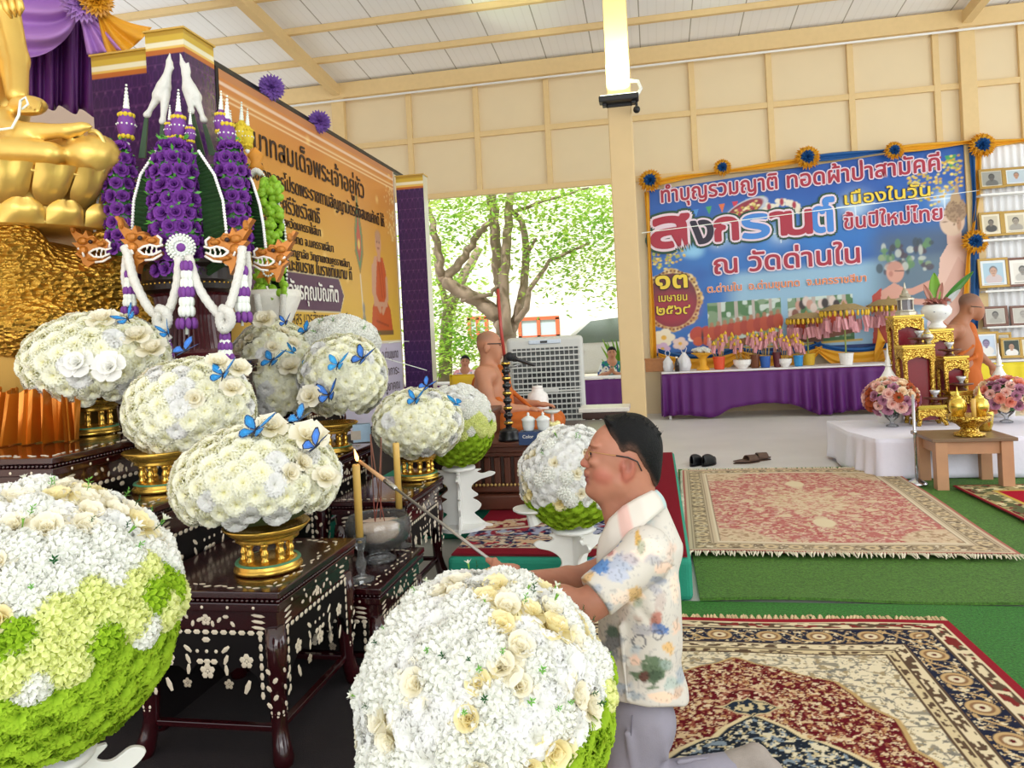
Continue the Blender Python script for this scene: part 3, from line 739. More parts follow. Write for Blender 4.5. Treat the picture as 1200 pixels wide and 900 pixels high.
# ------------------------------------------------------------------ the blue festival banner
def blue_banner():
 W, z0, H = 4.75, .93, 2.98; Y = 12.24
 cv = Canvas(W, H, 430, 270, rgb('1E55B0'))
 n = vnoise(cv.x * 1.6, cv.y * 2.2, 3) * .6 + vnoise(cv.x * 4, cv.y * 5, 9) * .4
 cv.c[:] = np.array(rgb('174A9E')) * (1 - n[..., None]) + np.array(rgb('2E7CCB')) * n[..., None]
 cv.put(smoothstep(.5, .9, np.exp(-((cv.x - .6) ** 2 + (cv.y - 1.9) ** 2) / .25) * 1.2 * n), rgb('8CC8EE'))
 cv.put(smoothstep(2.1, 2.6, cv.y + .02 * cv.x) * .6, rgb('1B4BA6'))
 for x, y, r in ((1.3, 2.1, .22), (1.05, 1.95, .12), (2.0, 1.95, .16), (4.35, 2.18, .14), (3.1, 2.25, .2)):
  cv.put(np.exp(-((cv.x - x) ** 2 + (cv.y - y) ** 2) / (r * r)) * .8, rgb('C8E6FA')); cv.line([(x - r * 1.4, y), (x + r * 1.4, y)], .012, rgb('EAF6FF')); cv.line([(x, y - r), (x, y + r)], .012, rgb('EAF6FF'))
 # bunting and yellow blossoms at the corners
 rnd = random.Random(5)
 for k in range(7): x = .5 + k * .2; cv.poly([(x, 2.52 + .015 * k), (x + .09, 2.52 + .015 * k), (x + .045, 2.41)], [rgb('C8304A'), rgb('4A90D8'), rgb('3FA060'), rgb('E07040')][k % 4])
 for x, c in ((3.98, 'CFE4F4'), (4.18, 'C02838'), (4.38, '3FA060')): cv.poly([(x, 2.82), (x + .16, 2.82), (x + .08, 2.6)], rgb(c))
 for k in range(330):
  s_ = k % 2; x = (.05 + .5 * rnd.random() ** 1.5) if s_ else (3.85 + .75 * rnd.random()); y0_ = 2.25 if s_ else 2.82
  cv.ell(x, y0_ - rnd.random() ** .8 * (.75 if s_ else .75) * (1 - abs(x - (.2 if s_ else 4.2)) * .9), .02, .016, rgb(rnd.choice(['E8C23A', 'D8A820', 'F2DC70', 'A8B040'])))
 # scene in the lower half: temple pavilion roofs in haze
 cv.put(smoothstep(1.45, 1.25, cv.y) * smoothstep(1.0, 1.4, cv.x) * .85, rgb('9CC4DA'))
 # bowl of petals and jasmine garland
 cv.ell(1.5, 2.40, .36, .16, rgb('C9CCD8'), .42); cv.poly([(1.2, 2.23), (1.84, 2.53), (1.78, 2.25), (1.5, 2.09), (1.3, 2.11)], rgb('C3CAD6')); cv.ell(1.48, 2.41, .31, .125, rgb('8E2A3A'), .42)
 for k in range(70): a = rnd.uniform(0, 6.28); q = rnd.random() ** .5; cv.ell(1.46 + .27 * q * math.cos(a) + .0, 2.39 + .1 * q * math.sin(a) + .12 * q * math.cos(a), .02, .016, rgb(rnd.choice(['E8D48A', 'C8B040', 'B83248', 'EFE3B0'])))
 for k in range(60):
  a = PI * k / 59; cv.ell(2.02 + .26 * math.cos(a) + rnd.uniform(-.04, .04), 2.24 + .22 * math.sin(a) + rnd.uniform(-.04, .04), .035, .032, rgb('E9E2D2'))
 for a in (.7, 1.5, 2.3): cv.ell(2.02 + .26 * math.cos(a), 2.24 + .22 * math.sin(a), .03, .06, rgb('A82C44'))
 # date cartouche
 cx, cy = .31, .98
 for k in range(44):
  a = 2 * PI * k / 44; rr = .40 + .02 * math.cos(8 * a); cv.ell(cx + rr * math.cos(a), cy + rr * 1.22 * math.sin(a), .07, .06, rgb('C9A25A' if k % 2 else 'E2CB94'))
 for k in range(44):
  a = 2 * PI * k / 44; cv.ell(cx + .42 * math.cos(a), cy + .52 * math.sin(a), .02, .02, rgb('7A4A24'))
 cv.ell(cx, cy, .385, .48, rgb('6E2030')); cv.ell(cx, cy - .15, .36, .3, rgb('B02038'), a=.7, soft=14)
 # flowers and butterfly at lower left
 for x, y, r, c in ((.15, .32, .17, 'F0E6CC'), (.4, .2, .12, 'E8CFC6'), (.62, .3, .1, 'F2F0EA'), (.12, .12, .12, 'D8B8D8')):
  for k in range(5): a = 2 * PI * k / 5; cv.ell(x + r * .55 * math.cos(a), y + r * .55 * math.sin(a), r * .5, r * .42, rgb(c))
  cv.ell(x, y, r * .25, r * .25, rgb('E6B43A'))
 for s_ in (-1, 1): cv.ell(.75 + s_ * .09, .36, .1, .13, rgb('B8402A'), s_ * .5); cv.ell(.75 + s_ * .07, .22, .08, .08, rgb('C8552E'), -s_ * .4)
 cv.ell(.75, .3, .015, .11, rgb('2A1A18'))
 # photograph of monks seated in a row before people
 def photo(x0, y0, x1, y1, seed):
  r2 = random.Random(seed); cv.rect(x0, y0, x1, y1, rgb('7E9A78')); m = ((cv.x > x0) & (cv.x < x1) & (cv.y > y0) & (cv.y < y1)) * 1.
  cv.put(m * smoothstep(.45, .6, vnoise(cv.x * 9, cv.y * 9, seed)), rgb('4C7A4A')); cv.put(m * smoothstep(.6, .7, vnoise(cv.x * 12, cv.y * 12, seed + 4)), rgb('C8D8D0'))
  for k in range(4): xx = x0 + (x1 - x0) * (k + .6) / 4.3; cv.rect(xx, y0 + .25, xx + .05, y1, rgb('B8B0A8'))
  for k in range(11):
   xx = x0 + (x1 - x0) * (k + .5) / 11; yy = y0 + (y1 - y0) * (.42 + .02 * k)
   cv.ell(xx, yy - .09, .075, .13, rgb('A83A26' if k % 2 else 'B84A2A')); cv.ell(xx, yy + .06, .03, .04, rgb('A97858'))
  cv.poly([(x0 + .3, y0), (x1, y0 + .12), (x1, y0 + .2), (x0 + .2, y0 + .08)], rgb('7A4A36')); cv.rect(x0, y0, x0 + .5, y0 + .07, rgb('6E4A3A')); cv.rect(x0 + .5, y0, x1, y0 + .06, rgb('3E6A38'))
 photo(.85, .12, 1.95, .88, 3); photo(2.05, .12, 3.0, .86, 8)
 for k in range(16): cv.ell(2.1 + k * .055, .55 + .25 * rnd.random(), .05, .08, rgb(rnd.choice(['C89A8A', '8A5A4A', 'D8C8C0', '3A3030'])))
 for k in range(10): cv.ell(.95 + k * .1, .16, .05, .06, rgb(rnd.choice(['C8A848', '8A5A3A', 'D8C8A0'])))
 # elder monk pouring water towards a seated golden figure
 cv.put(((cv.x > 3.15) & (cv.y < 1.95)) * smoothstep(3.1, 3.6, cv.x) * smoothstep(2.0, 1.6, cv.y) * .8, rgb('4A5A6A'))
 for k in range(60): cv.ell(rnd.uniform(3.4, 4.15), rnd.uniform(1.15, 1.6), rnd.uniform(.02, .06), rnd.uniform(.03, .08), rgb(rnd.choice(['5E8A56', '8AA07A', '34424A', 'C0C8C0', '4A3A44'])), a=.8)
 sk, ro = rgb('D09A88'), rgb('B0402E')
 cv.poly([(3.3, .1), (3.3, .55), (3.38, .85), (3.6, .98), (3.78, .85), (3.85, .6), (3.9, .1)], sk); cv.poly([(3.25, .05), (3.3, .5), (3.55, .42), (3.9, .5), (3.95, .05)], ro); cv.poly([(3.25, .5), (3.28, .8), (3.42, .92), (3.38, .6)], ro)
 cv.ell(3.62, 1.14, .125, .165, sk); cv.ell(3.6, 1.24, .12, .07, rgb('B88474'), a=.6); cv.line([(3.62, 1.16), (3.74, 1.15)], .015, rgb('6A4A44')); cv.ell(3.56, 1.12, .03, .045, rgb('B87C6C'))
 cv.line([(3.6, .82), (3.85, .82), (4.35, 1.02)], .1, sk); cv.line([(3.75, .68), (4.05, .64), (4.25, .7)], .09, sk)
 go = rgb('D8B0A0')
 cv.poly([(4.0, .05), (4.05, .5), (4.2, .9), (4.25, 1.3), (4.4, 1.55), (4.62, 1.55), (4.7, 1.2), (4.7, .05)], rgb('DDB8A8')); cv.poly([(4.2, .1), (4.25, .8), (4.5, 1.3), (4.68, 1.0), (4.65, .1)], rgb('C89888'), a=.6)
 cv.rect(4.36, 1.5, 4.56, 1.7, go); cv.ell(4.44, 1.83, .17, .22, rgb('D8BCA4')); cv.ell(4.5, 1.98, .15, .18, rgb('A88A6A')); cv.ell(4.5, 2.16, .07, .1, rgb('B89A74')); cv.ell(4.52, 2.3, .025, .08, rgb('B89A74')); cv.ell(4.53, 1.78, .03, .1, rgb('B88E70'))
 for k in range(80): cv.ell(4.5 + rnd.gauss(0, .06), 1.98 + rnd.gauss(0, .08), .012, .012, rgb('8A6E54'))
 for y in (1.88, 1.78): cv.ell(4.34, y + .05, .03, .008, rgb('6A4434'))
 cv.put(np.exp(-((cv.x - 3.95) ** 2 + (cv.y - .4) ** 2) / .02) * .7, rgb('BCD8F4'))
 cv.rect(0, 0, W, .05, rgb('12306E')); cv.line([(.9, .1), (1.6, .07), (3.1, .12)], .03, rgb('C8A848'))
 rt = thing('festival_banner', 'large blue festival banner with Thai lettering hung on the cream back wall', 'banner', (0, Y, z0))
 ripple = lambda x: .01 * np.sin(x * 2.1) + .002 * np.sin(x * 9)
 sag = lambda x, y: y * (.885 + .115 * x / W)
 link('printed_sheet', cv.mesh('printed_sheet', print_m, lambda x, y: (x, -.02 + ripple(x), sag(x, y))), rt)
 b = MB(); b.span((.01, .02, 0), (W - .01, .035, 2.6)); obj('backing_sheet', b, mat('banner_back', '274A8A', .7), rt)
 T = lambda x, y, l: V(x, -.034 - l + float(ripple(x)), y - z0)
 red = mat('crimson_print', 'A81C38', .45, var=.02); pinkw = mat('pale_outline', 'EBD6E4', .45, var=.02); yel = mat('yellow_print', 'F0D23C', .45, var=.02); oran = mat('orange_print', 'E8852E', .45, var=.02); drk = mat('deep_outline', '3E1E14', .5, var=.02)
 sky_ = mat('sky_print', '3E86D8', .45, var=.02); grn = mat('green_outline', '1E4A34', .5, var=.02); blk_ = mat('ink_print', '241C34', .5, var=.02)
 Ls = {}
 def ln(key, m, mo, txt, a, b, z, h, slope=.04, bold=.02, ob=.075, third=None):
  for mm, bd, lf in ((third, ob * 1.55, 0.), (mo, ob, .006), (m, bold, .012)):
   if mm is None: continue
   mb = Ls.setdefault(mm.name, (MB(), mm))[0]
   letters(mb, txt, (a + b) / 2, z, b - a, T, bd, lift=lf, height=h, slope=slope)
 ln('l1', red, pinkw, 'ทำบุญรวมญาติ', .22, 1.98, 3.4, .34); ln('l1', red, pinkw, 'ทอดผ้าป่าสามัคคี', 2.13, 4.3, 3.475, .34)
 ln('l2', yel, drk, 'เนื่องในวัน', 2.95, 4.15, 3.13, .25, .035, .02, .05)
 ln('l3', red, pinkw, 'ขึ้นปีใหม่ไทย', 2.92, 4.3, 2.76, .3, .03)
 for ch, a, b, z, h, m in (('ส', 0.04, .62, 2.66, .82, red), ('ง', .66, .98, 2.68, .62, blk_), ('ก', 1.02, 1.36, 2.70, .62, red), ('ร', 1.44, 1.82, 2.71, .62, sky_), ('า', 1.86, 2.08, 2.72, .62, red), ('น', 2.08, 2.45, 2.72, .62, red), ('ต์', 2.47, 2.78, 2.73, .66, sky_)): ln('big', m, pinkw, ch, a, b, z, h, .02, .035, .085, grn)
 ln('l4', red, pinkw, 'ณ วัดด่านใน', .98, 3.12, 2.2, .4, .02)
 ln('l5', oran, pinkw, 'ต.ด่านใน  อ.ด่านขุนทด  จ.นครราชสีมา', .86, 3.2, 1.91, .155, .015, .012, .05)
 ln('d', yel, drk, '๑๓', .07, .55, 2.0, .42, 0, .025, .06); ln('d', yel, drk, 'เมษายน', .1, .54, 1.79, .17, 0, .012, .04); ln('d', yel, drk, '๒๕๖๙', .06, .58, 1.58, .23, 0, .018, .045)
 for k, (mb, mm) in Ls.items(): obj('lettering', mb, mm, rt)
blue_banner()
# ------------------------------------------------------------------ flowers
petal_m = vmat('flower_petal', .75, sss=.0, spec=.15)
def thin(m, k=.3):
 nt = m.node_tree; b = nt.nodes['Principled BSDF']; t = nt.nodes.new('ShaderNodeBsdfTranslucent'); mx = nt.nodes.new('ShaderNodeMixShader'); mx.inputs[0].default_value = k
 a = [n for n in nt.nodes if n.type == 'VERTEX_COLOR'][0]; nt.links.new(a.outputs['Color'], t.inputs['Color'])
 nt.links.new(b.outputs[0], mx.inputs[1]); nt.links.new(t.outputs[0], mx.inputs[2]); nt.links.new(mx.outputs[0], nt.nodes['Material Output'].inputs[0])
thin(petal_m)
leaf_m = mat('leaf_green', '2F6A2C', .5, var=.25, vscale=30)
def cvt(c): return rgb(c)
def petal(mb, base, az, tilt, L, w, curl, cin, cout, rnd, nu=4, nt=3, zig=.1, cup=0., tip=.0):
 rad = V(math.cos(az), math.sin(az), 0); tan = V(-math.sin(az), math.cos(az), 0); up = V(0, 0, 1)
 vs = []; cs = []; p = Vector(base); prev = 0
 for j in range(nt + 1):
  t = j / nt; th = tilt + curl * t
  if j: p = p + (rad * math.sin(th) + up * math.cos(th)) * (L / nt)
  nrm = rad * math.cos(th) - up * math.sin(th)
  ww = w * (t ** .6) * (1 - tip * t ** 3)
  for i in range(nu + 1):
   s_ = 2 * i / nu - 1; z = zig * t * t * (1 if i % 2 else -1) * rnd.uniform(.5, 1.3)
   q = p + tan * s_ * ww - nrm * cup * ww * s_ * s_ * -1 + nrm * z * .8 * L + (rad * math.sin(th) + up * math.cos(th)) * (z * L * .8 - .12 * L * t * s_ * s_)
   vs.append(q); k = t; cs.append(tuple(a * (1 - k) + b * k for a, b in zip(cin, cout)))
 f = [(j * (nu + 1) + i, j * (nu + 1) + i + 1, (j + 1) * (nu + 1) + i + 1, (j + 1) * (nu + 1) + i) for j in range(nt) for i in range(nu)]
 mb.add(vs, f, 0, None, cs)
def carnation_mesh(name, seed, cin, cout, layers=((5, -.1, .55), (7, .15, .72), (9, .5, .88), (10, .85, 1.0), (10, 1.2, 1.0))):
 rnd = random.Random(seed); mb = MB()
 for n, tilt, L in layers:
  o = rnd.random() * 6
  for k in range(n): petal(mb, (0, 0, -.12), o + 2 * PI * k / n + rnd.uniform(-.15, .15), tilt + rnd.uniform(-.12, .12), L, .4, 1.15, cin, cout, rnd, 6, 3, .15)
 return mesh_of(name, mb, petal_m, True)
def rose_mesh(name, seed, cin, cout):
 rnd = random.Random(seed); mb = MB()
 for n, tilt, L, w_, cu in ((3, .0, .5, .26, .0), (4, .18, .6, .4, .2), (5, .45, .75, .5, .45), (5, .8, .9, .55, .75)):
  o = rnd.random() * 6
  for k in range(n): petal(mb, (0, 0, -.2), o + 2 * PI * k / n, tilt, L, w_, cu, cin, cout, rnd, 4, 4, .02, cup=-.45, tip=.25)
 return mesh_of(name, mb, petal_m, True)
def cluster_mesh(name, seed, cin, cout, n=44, ps=.3):
 rnd = random.Random(seed); mb = MB()
 for k in range(n):
  z = 1 - (k + .5) / n * 1.0; a = k * 2.39996; r = math.sqrt(1 - z * z)
  nrm = V(r * math.cos(a), r * math.sin(a), z * .8 + .2).normalized(); c = V(r * math.cos(a), r * math.sin(a), z * .6) * .8
  R = nrm.to_track_quat('Z', 'Y').to_matrix(); o = rnd.random() * 6
  for j in range(4):
   az = o + j * PI / 2; vs = []
   for rr, da in ((.04, 0), (.7, -.72), (1.05, -.4), (1.15, 0), (1.05, .4), (.7, .72)):
    vs.append(c + R @ V(ps * rr * math.cos(az + da), ps * rr * math.sin(az + da), .16 * rr * rr - .04 + rnd.uniform(-.04, .04)))
   mb.add(vs, [(0, 1, 2), (0, 2, 3), (0, 3, 4), (0, 4, 5)], 0, None, [cin] + [cout] * 5)
 mb.ell((0, 0, 0), (.72, .72, .5), 8, 6, col=cin)
 return mesh_of(name, mb, petal_m, True)
def lily_mesh(name):
 mb = MB(); rnd = random.Random(1)
 for k in range(6): petal(mb, (0, 0, .5), k * PI / 3, .35, .8, .22, .7, rgb('E9EFCF'), rgb('F7F7F2'), rnd, 2, 3, 0, tip=.8)
 mb.tube([(0, 0, -.5), (.02, 0, 0), (0, 0, .55)], [.06, .07, .16], n=6, col=rgb('7FB04A'))
 return mesh_of(name, mb, petal_m, True)
def sprig_mesh(name, col):
 mb = MB(); rnd = random.Random(5)
 mb.tube([(0, 0, 0), (.1, 0, .5), (.05, .1, 1)], .03, n=4, col=col)
 for k in range(9):
  h = .15 + .09 * k; az = k * 2.4; petal(mb, (.08 * h, 0, h), az, .9, .42, .13, .3, col, tuple(min(1, x * 1.3) for x in col), rnd, 2, 2, 0, tip=.9)
 return mesh_of(name, mb, petal_m, True)
IV_IN, IV_OUT = rgb('F6F2B4'), rgb('FFFFF0'); WH_IN, WH_OUT = rgb('ECECE2'), rgb('F7F7F5')
GR_IN, GR_OUT = rgb('7FA81E'), rgb('A9CC34'); YG_IN, YG_OUT = rgb('D2DC78'), rgb('EDF0AE')
FM = {
 'ivory': [carnation_mesh('carnation_ivory', s_, IV_IN, IV_OUT) for s_ in (1, 2, 3)],
 'white': [carnation_mesh('carnation_white', s_, WH_IN, WH_OUT) for s_ in (4, 5, 6)],
 'green': [carnation_mesh('carnation_green', s_, GR_IN, GR_OUT) for s_ in (7, 8)],
 'rose_w': [rose_mesh('rose_white', s_, rgb('EDE5BE'), rgb('F5F1E2')) for s_ in (1, 2)],
 'rose_c': [rose_mesh('rose_cream', s_, rgb('EBDC94'), rgb('F3EAC0')) for s_ in (3, 4)],
 'rose_s': [rose_mesh('rose_satin', s_, rgb('F2F1EC'), rgb('FBFBF8')) for s_ in (5, 6)],
 'hyd_w': [cluster_mesh('hydrangea_white', s_, rgb('EAECE2'), rgb('F3F3EF')) for s_ in (1, 2)],
 'hyd_y': [cluster_mesh('hydrangea_lime', s_, YG_IN, YG_OUT) for s_ in (3, 4)],
 'hyd_g': [cluster_mesh('hydrangea_green', s_, GR_IN, GR_OUT) for s_ in (5, 6)],
 'lily': [lily_mesh('lily')], 'sprig': [sprig_mesh('sprig_green', rgb('6FA84E'))], 'dark': [sprig_mesh('sprig_dark', rgb('2E5A34'))],
}
PART = {'ivory': 'carnation', 'white': 'carnation', 'green': 'green_carnation', 'rose_w': 'rose', 'rose_c': 'rose', 'rose_s': 'satin_rose', 'hyd_w': 'hydrangea', 'hyd_y': 'hydrangea', 'hyd_g': 'green_hydrangea', 'lily': 'lily_sprig', 'sprig': 'leaf_sprig', 'dark': 'leaf_sprig'}
core_m = mat('foliage_core', '4A5A30', .8, var=.3, vscale=40)
def dome(label, ctr, rx, rz, base, step, pick, size, zmin=-.55, group='flower domes', seed=1, core_col=None, back=-.35, ball=False, cat='flower arrangement', ry=None):
 """flowers set all over a rounded mound; pick(n, u, rnd) -> kind"""
 rnd = random.Random(seed); ry = ry or rx; ctr = Vector(ctr); root = thing('flower_dome', label, cat, base, 0, group)
 cc = ctr - Vector(base)
 mb = MB(); mb.ell(cc, (rx * .86, ry * .86, rz * .86), 20, 14)
 if zmin > -.84: mb.v = [(x, y, max(z, cc.z + zmin * rz * .8)) for x, y, z in mb.v]
 obj('foliage_core', mb, core_col or core_m, root, smooth=True)
 area = 4 * PI * ((rx * ry) ** 1.6 / 3 + 2 * (rx * rz) ** 1.6 / 3) ** (1 / 1.6); N = int(area / (step * step * .87))
 tocam = (CAM - ctr).normalized()
 counts = {}
 for k in range(N):
  z = 1 - 2 * (k + .5) / N
  if z < zmin: continue
  a = k * 2.39996323 + seed; r = math.sqrt(1 - z * z); u = V(r * math.cos(a), r * math.sin(a), z)
  nrm = V(u.x / rx, u.y / ry, u.z / rz).normalized()
  if nrm.dot(tocam) < back: continue
  kind = pick(nrm, u, rnd)
  if kind is None: continue
  if isinstance(size, dict): s_ = size.get(kind, size['*'])
  else: s_ = size
  s_ *= rnd.uniform(.88, 1.14); me = rnd.choice(FM[kind]); nm = PART[kind]
  counts[nm] = counts.get(nm, 0) + 1
  if counts[nm] > 100: continue
  q = (nrm + V(rnd.uniform(-.18, .18), rnd.uniform(-.18, .18), rnd.uniform(-.18, .18))).normalized().to_track_quat('Z', 'Y')
  o = link(nm, me, root, cc + V(u.x * rx * .94, u.y * ry * .94, u.z * rz * .94), (q.to_matrix().to_4x4() @ Matrix.Rotation(rnd.random() * 6.28, 4, 'Z')).to_euler(), (s_,) * 3)
 return root
def extra(root, kind, p, nrm, s_):
 q = Vector(nrm).normalized().to_track_quat('Z', 'Y')
 return link(PART[kind], FM[kind][0], root, Vector(p) - Vector(root.location), q.to_euler(), (s_,) * 3)

# ------------------------------------------------------------------ gold pedestal trays
gold = mat('polished_gold', 'D9AE4E', .25, .85, var=.1, vscale=60)
gold_bright = mat('bright_gold', 'E6C45A', .22, .9, var=.08, vscale=60)
def stand_proto():
 rt = thing('pedestal_tray', 'x', 'pedestal tray')
 b = MB(); b.lathe([(0, 0), (.118, 0), (.122, .008), (.118, .016), (.112, .02), (.114, .028), (.10, .036), (.085, .042), (0, .042)], n=40); obj('base', b, gold, rt, smooth=True)
 r_ = MB(); r_.lathe([(.1, .034), (.113, .036), (.116, .03), (.108, .028)], n=40); obj('green_band', r_, mat('green_enamel', '4E8A66', .4, var=.4, vscale=90), rt, smooth=True, label='green enamel band')
 p = MB(); p.lathe([(.0, 0), (.013, 0), (.015, .008), (.009, .014), (.013, .024), (.014, .034), (.009, .044), (.009, .052), (.014, .058), (.013, .07), (0, .07)], n=10)
 me = mesh_of('baluster', p, gold, True)
 for k in range(9): a = 2 * PI * k / 9 + .2; link('baluster', me, rt, (.082 * math.cos(a), .082 * math.sin(a), .04))
 t = MB(); t.lathe([(0, .108), (.1, .108), (.112, .112), (.105, .118), (.13, .135), (.155, .16), (.15, .165), (.12, .142), (0, .128)], n=40); obj('tray', t, gold, rt, smooth=True)
 return rt
SP = stand_proto(); sp_used = False
def stand(label, x, y, z, s_=1.):
 global sp_used
 if not sp_used:
  sp_used = True; SP.location = (x, y, z); SP.scale = (s_,) * 3; SP['label'] = label; SP['group'] = 'gold pedestal trays'; return SP
 return dup(SP, (x, y, z), random.random(), label, 'gold pedestal trays', s_)

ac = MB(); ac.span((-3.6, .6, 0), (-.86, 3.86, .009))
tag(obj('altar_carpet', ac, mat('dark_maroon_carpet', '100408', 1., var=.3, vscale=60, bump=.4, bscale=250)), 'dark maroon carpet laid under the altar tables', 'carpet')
# ------------------------------------------------------------------ inlaid altar tables
lacq = mat('maroon_lacquer', '2C070C', .16, var=.2, vscale=12, spec=.6, coat=.5)
lacq2 = mat('dark_lacquer', '070203', .55, var=.2, vscale=12, spec=.2)
pearl = mat('mother_of_pearl', 'DCCFB8', .22, var=.18, vscale=60, spec=.7)
def flower5(mb, T, x, z, r):
 for k in range(5):
  a = 2 * PI * k / 5 + PI / 2; mb.ell((0, 0, 0), (r * .42, r * .42, .002), 6, 4, M=T @ Matrix.Translation((x + r * .6 * math.cos(a), -.001, z + r * .6 * math.sin(a))) @ Matrix.Rotation(PI / 2, 4, 'X'))
 mb.ell((0, 0, 0), (r * .22, r * .22, .003), 6, 4, M=T @ Matrix.Translation((x, -.001, z)) @ Matrix.Rotation(PI / 2, 4, 'X'))
def chip(mb, T, x, z, w_, h_, rot=0):
 mb.ell((0, 0, 0), (w_, h_, .002), 6, 4, M=T @ Matrix.Translation((x, -.001, z)) @ Matrix.Rotation(rot, 4, 'Y') @ Matrix.Rotation(PI / 2, 4, 'X'))
def altar_table(label, x0, x1, y0, y1, h):
 cx, cy = (x0 + x1) / 2, (y0 + y1) / 2; w_, d = x1 - x0, y1 - y0
 rt = thing('altar_table', label, 'altar table', (cx, cy, 0), 0, 'inlaid altar tables')
 t = MB(); t.box((0, 0, h - .012), (w_, d, .024)); t.box((0, 0, h - .032), (w_ - .03, d - .03, .016)); t.box((0, 0, h - .055), (w_ - .012, d - .012, .03))
 obj('tabletop', t, lacq, rt, bevel=.004)
 bd = MB(); nb = int(2 * (w_ + d) / .018)
 for k in range(nb):
  s_ = k / nb * 2 * (w_ + d)
  if s_ < w_: p = (-w_ / 2 + s_, -d / 2 + .008)
  elif s_ < w_ + d: p = (w_ / 2 - .008, -d / 2 + s_ - w_)
  else: continue
  bd.ell((p[0], p[1], h - .032), .007, 6, 4)
 o = obj('beading', bd, lacq, rt, smooth=True); o['kind'] = 'stuff'
 fz = MB(); fz.box((0, 0, h - .105), (w_ - .05, d - .05, .07)); obj('frieze', fz, lacq, rt, bevel=.003)
 ah = min(.26, h * .42); zt = h - .14
 M1 = Matrix.Translation((0, -d / 2 + .03, 0)); M2 = Matrix.Translation((w_ / 2 - .03, 0, 0)) @ Matrix.Rotation(PI / 2, 4, 'Z')
 for M, ww in ((M1, w_), (M2, d)):
  a = MB(); hw = ww / 2 - .05
  poly = [(-hw, zt), (hw, zt), (hw, zt - ah), (hw - .02, zt - ah + .02)]
  for k in range(1, 12):
   u = k / 12; poly.append((hw - .02 - u * (2 * hw - .04), zt - ah + .05 + (.05 * abs(math.sin(u * PI * 3)) + .06 * math.sin(u * PI)) * (ah / .26)))
  poly += [(-hw + .02, zt - ah + .02), (-hw, zt - ah)]
  a.prism(poly, .016, M); obj('apron', a, lacq2, rt)
 inl = MB()
 for M, ww, oy in ((M1, w_, -.0095), (M2, d, -.0095)):
  T = M @ Matrix.Translation((0, oy, 0)); hw = ww / 2 - .05
  n = max(4, int(2 * hw / .035))
  for k in range(n): chip(inl, T, -hw + .035 + (2 * hw - .07) * k / (n - 1), zt - .004, .014, .009)
  for s_ in (-1, 1):
   for k in range(int(ah / .032)): chip(inl, T, s_ * (hw - .035), zt - .02 - .032 * k, .008, .014)
  flower5(inl, T, 0, zt - ah * .55, .028); chip(inl, T, 0, zt - .03, .016, .01)
  for s_ in (-1, 1):
   flower5(inl, T, s_ * hw * .62, zt - ah * .4, .026); chip(inl, T, s_ * hw * .62, zt - ah * .75, .01, .028, s_ * .4)
   for q in range(3): chip(inl, T, s_ * hw * .3, zt - ah * (.25 + .14 * q), .008, .02, s_ * (.9 - .5 * q)); flower5(inl, T, s_ * hw * .33, zt - ah * .72, .018)
  for k in range(3): chip(inl, T, (k - 1) * .035, zt - ah * .28, .007, .007); chip(inl, T, (k - 1) * .026, zt - ah * .42, .014, .01)
  # frieze dots and brackets
  T2 = M @ Matrix.Translation((0, .03 - .0265 - .0, 0))
  T2 = Matrix.Translation((0, -d / 2 + .0245, 0)) if M is M1 else Matrix.Translation((w_ / 2 - .0245, 0, 0)) @ Matrix.Rotation(PI / 2, 4, 'Z')
  T3 = Matrix.Translation((0, -d / 2 + .0055, 0)) if M is M1 else Matrix.Translation((w_ / 2 - .0055, 0, 0)) @ Matrix.Rotation(PI / 2, 4, 'Z')
  m_ = max(3, int(2 * hw / .085))
  for k in range(m_): chip(inl, T3, -hw + 2 * hw * (k + .5) / m_, h - .055, .006, .006)
  for s_ in (-1, 1):
   for q in range(3): chip(inl, T2, s_ * hw * .82, h - .088 - .02 * q, .026, .006, s_ * .12)
  for k in range(9): u = (k - 4) / 4; chip(inl, T2, u * hw * .42, h - .105 + .014 * math.sin(k * 2.1), .012, .007, k * .9)
  flower5(inl, T2, 0, h - .105, .02)
 # pattern let into the top
 TT = Matrix.Translation((0, 0, h + .0002)) @ Matrix.Rotation(-PI / 2, 4, 'X')
 rnd = random.Random(int(h * 100 + x0 * 7))
 for sx, sy, L in ((0, -d / 2 + .05, 0), (0, d / 2 - .05, 0), (w_ / 2 - .05, 0, 1)):
  ll = (w_ if not L else d) - .1; n = int(ll / .03)
  for k in range(n):
   q = -ll / 2 + ll * (k + .5) / n + rnd.uniform(-.006, .006); e = rnd.uniform(-.02, .02)
   x, y = (q, sy + e) if not L else (sx + e, q); chip(inl, TT, x, y, .014, .005, rnd.uniform(-.5, .5) + (PI / 2 if L else 0))
 obj('inlay', inl, pearl, rt, label='mother-of-pearl inlay')
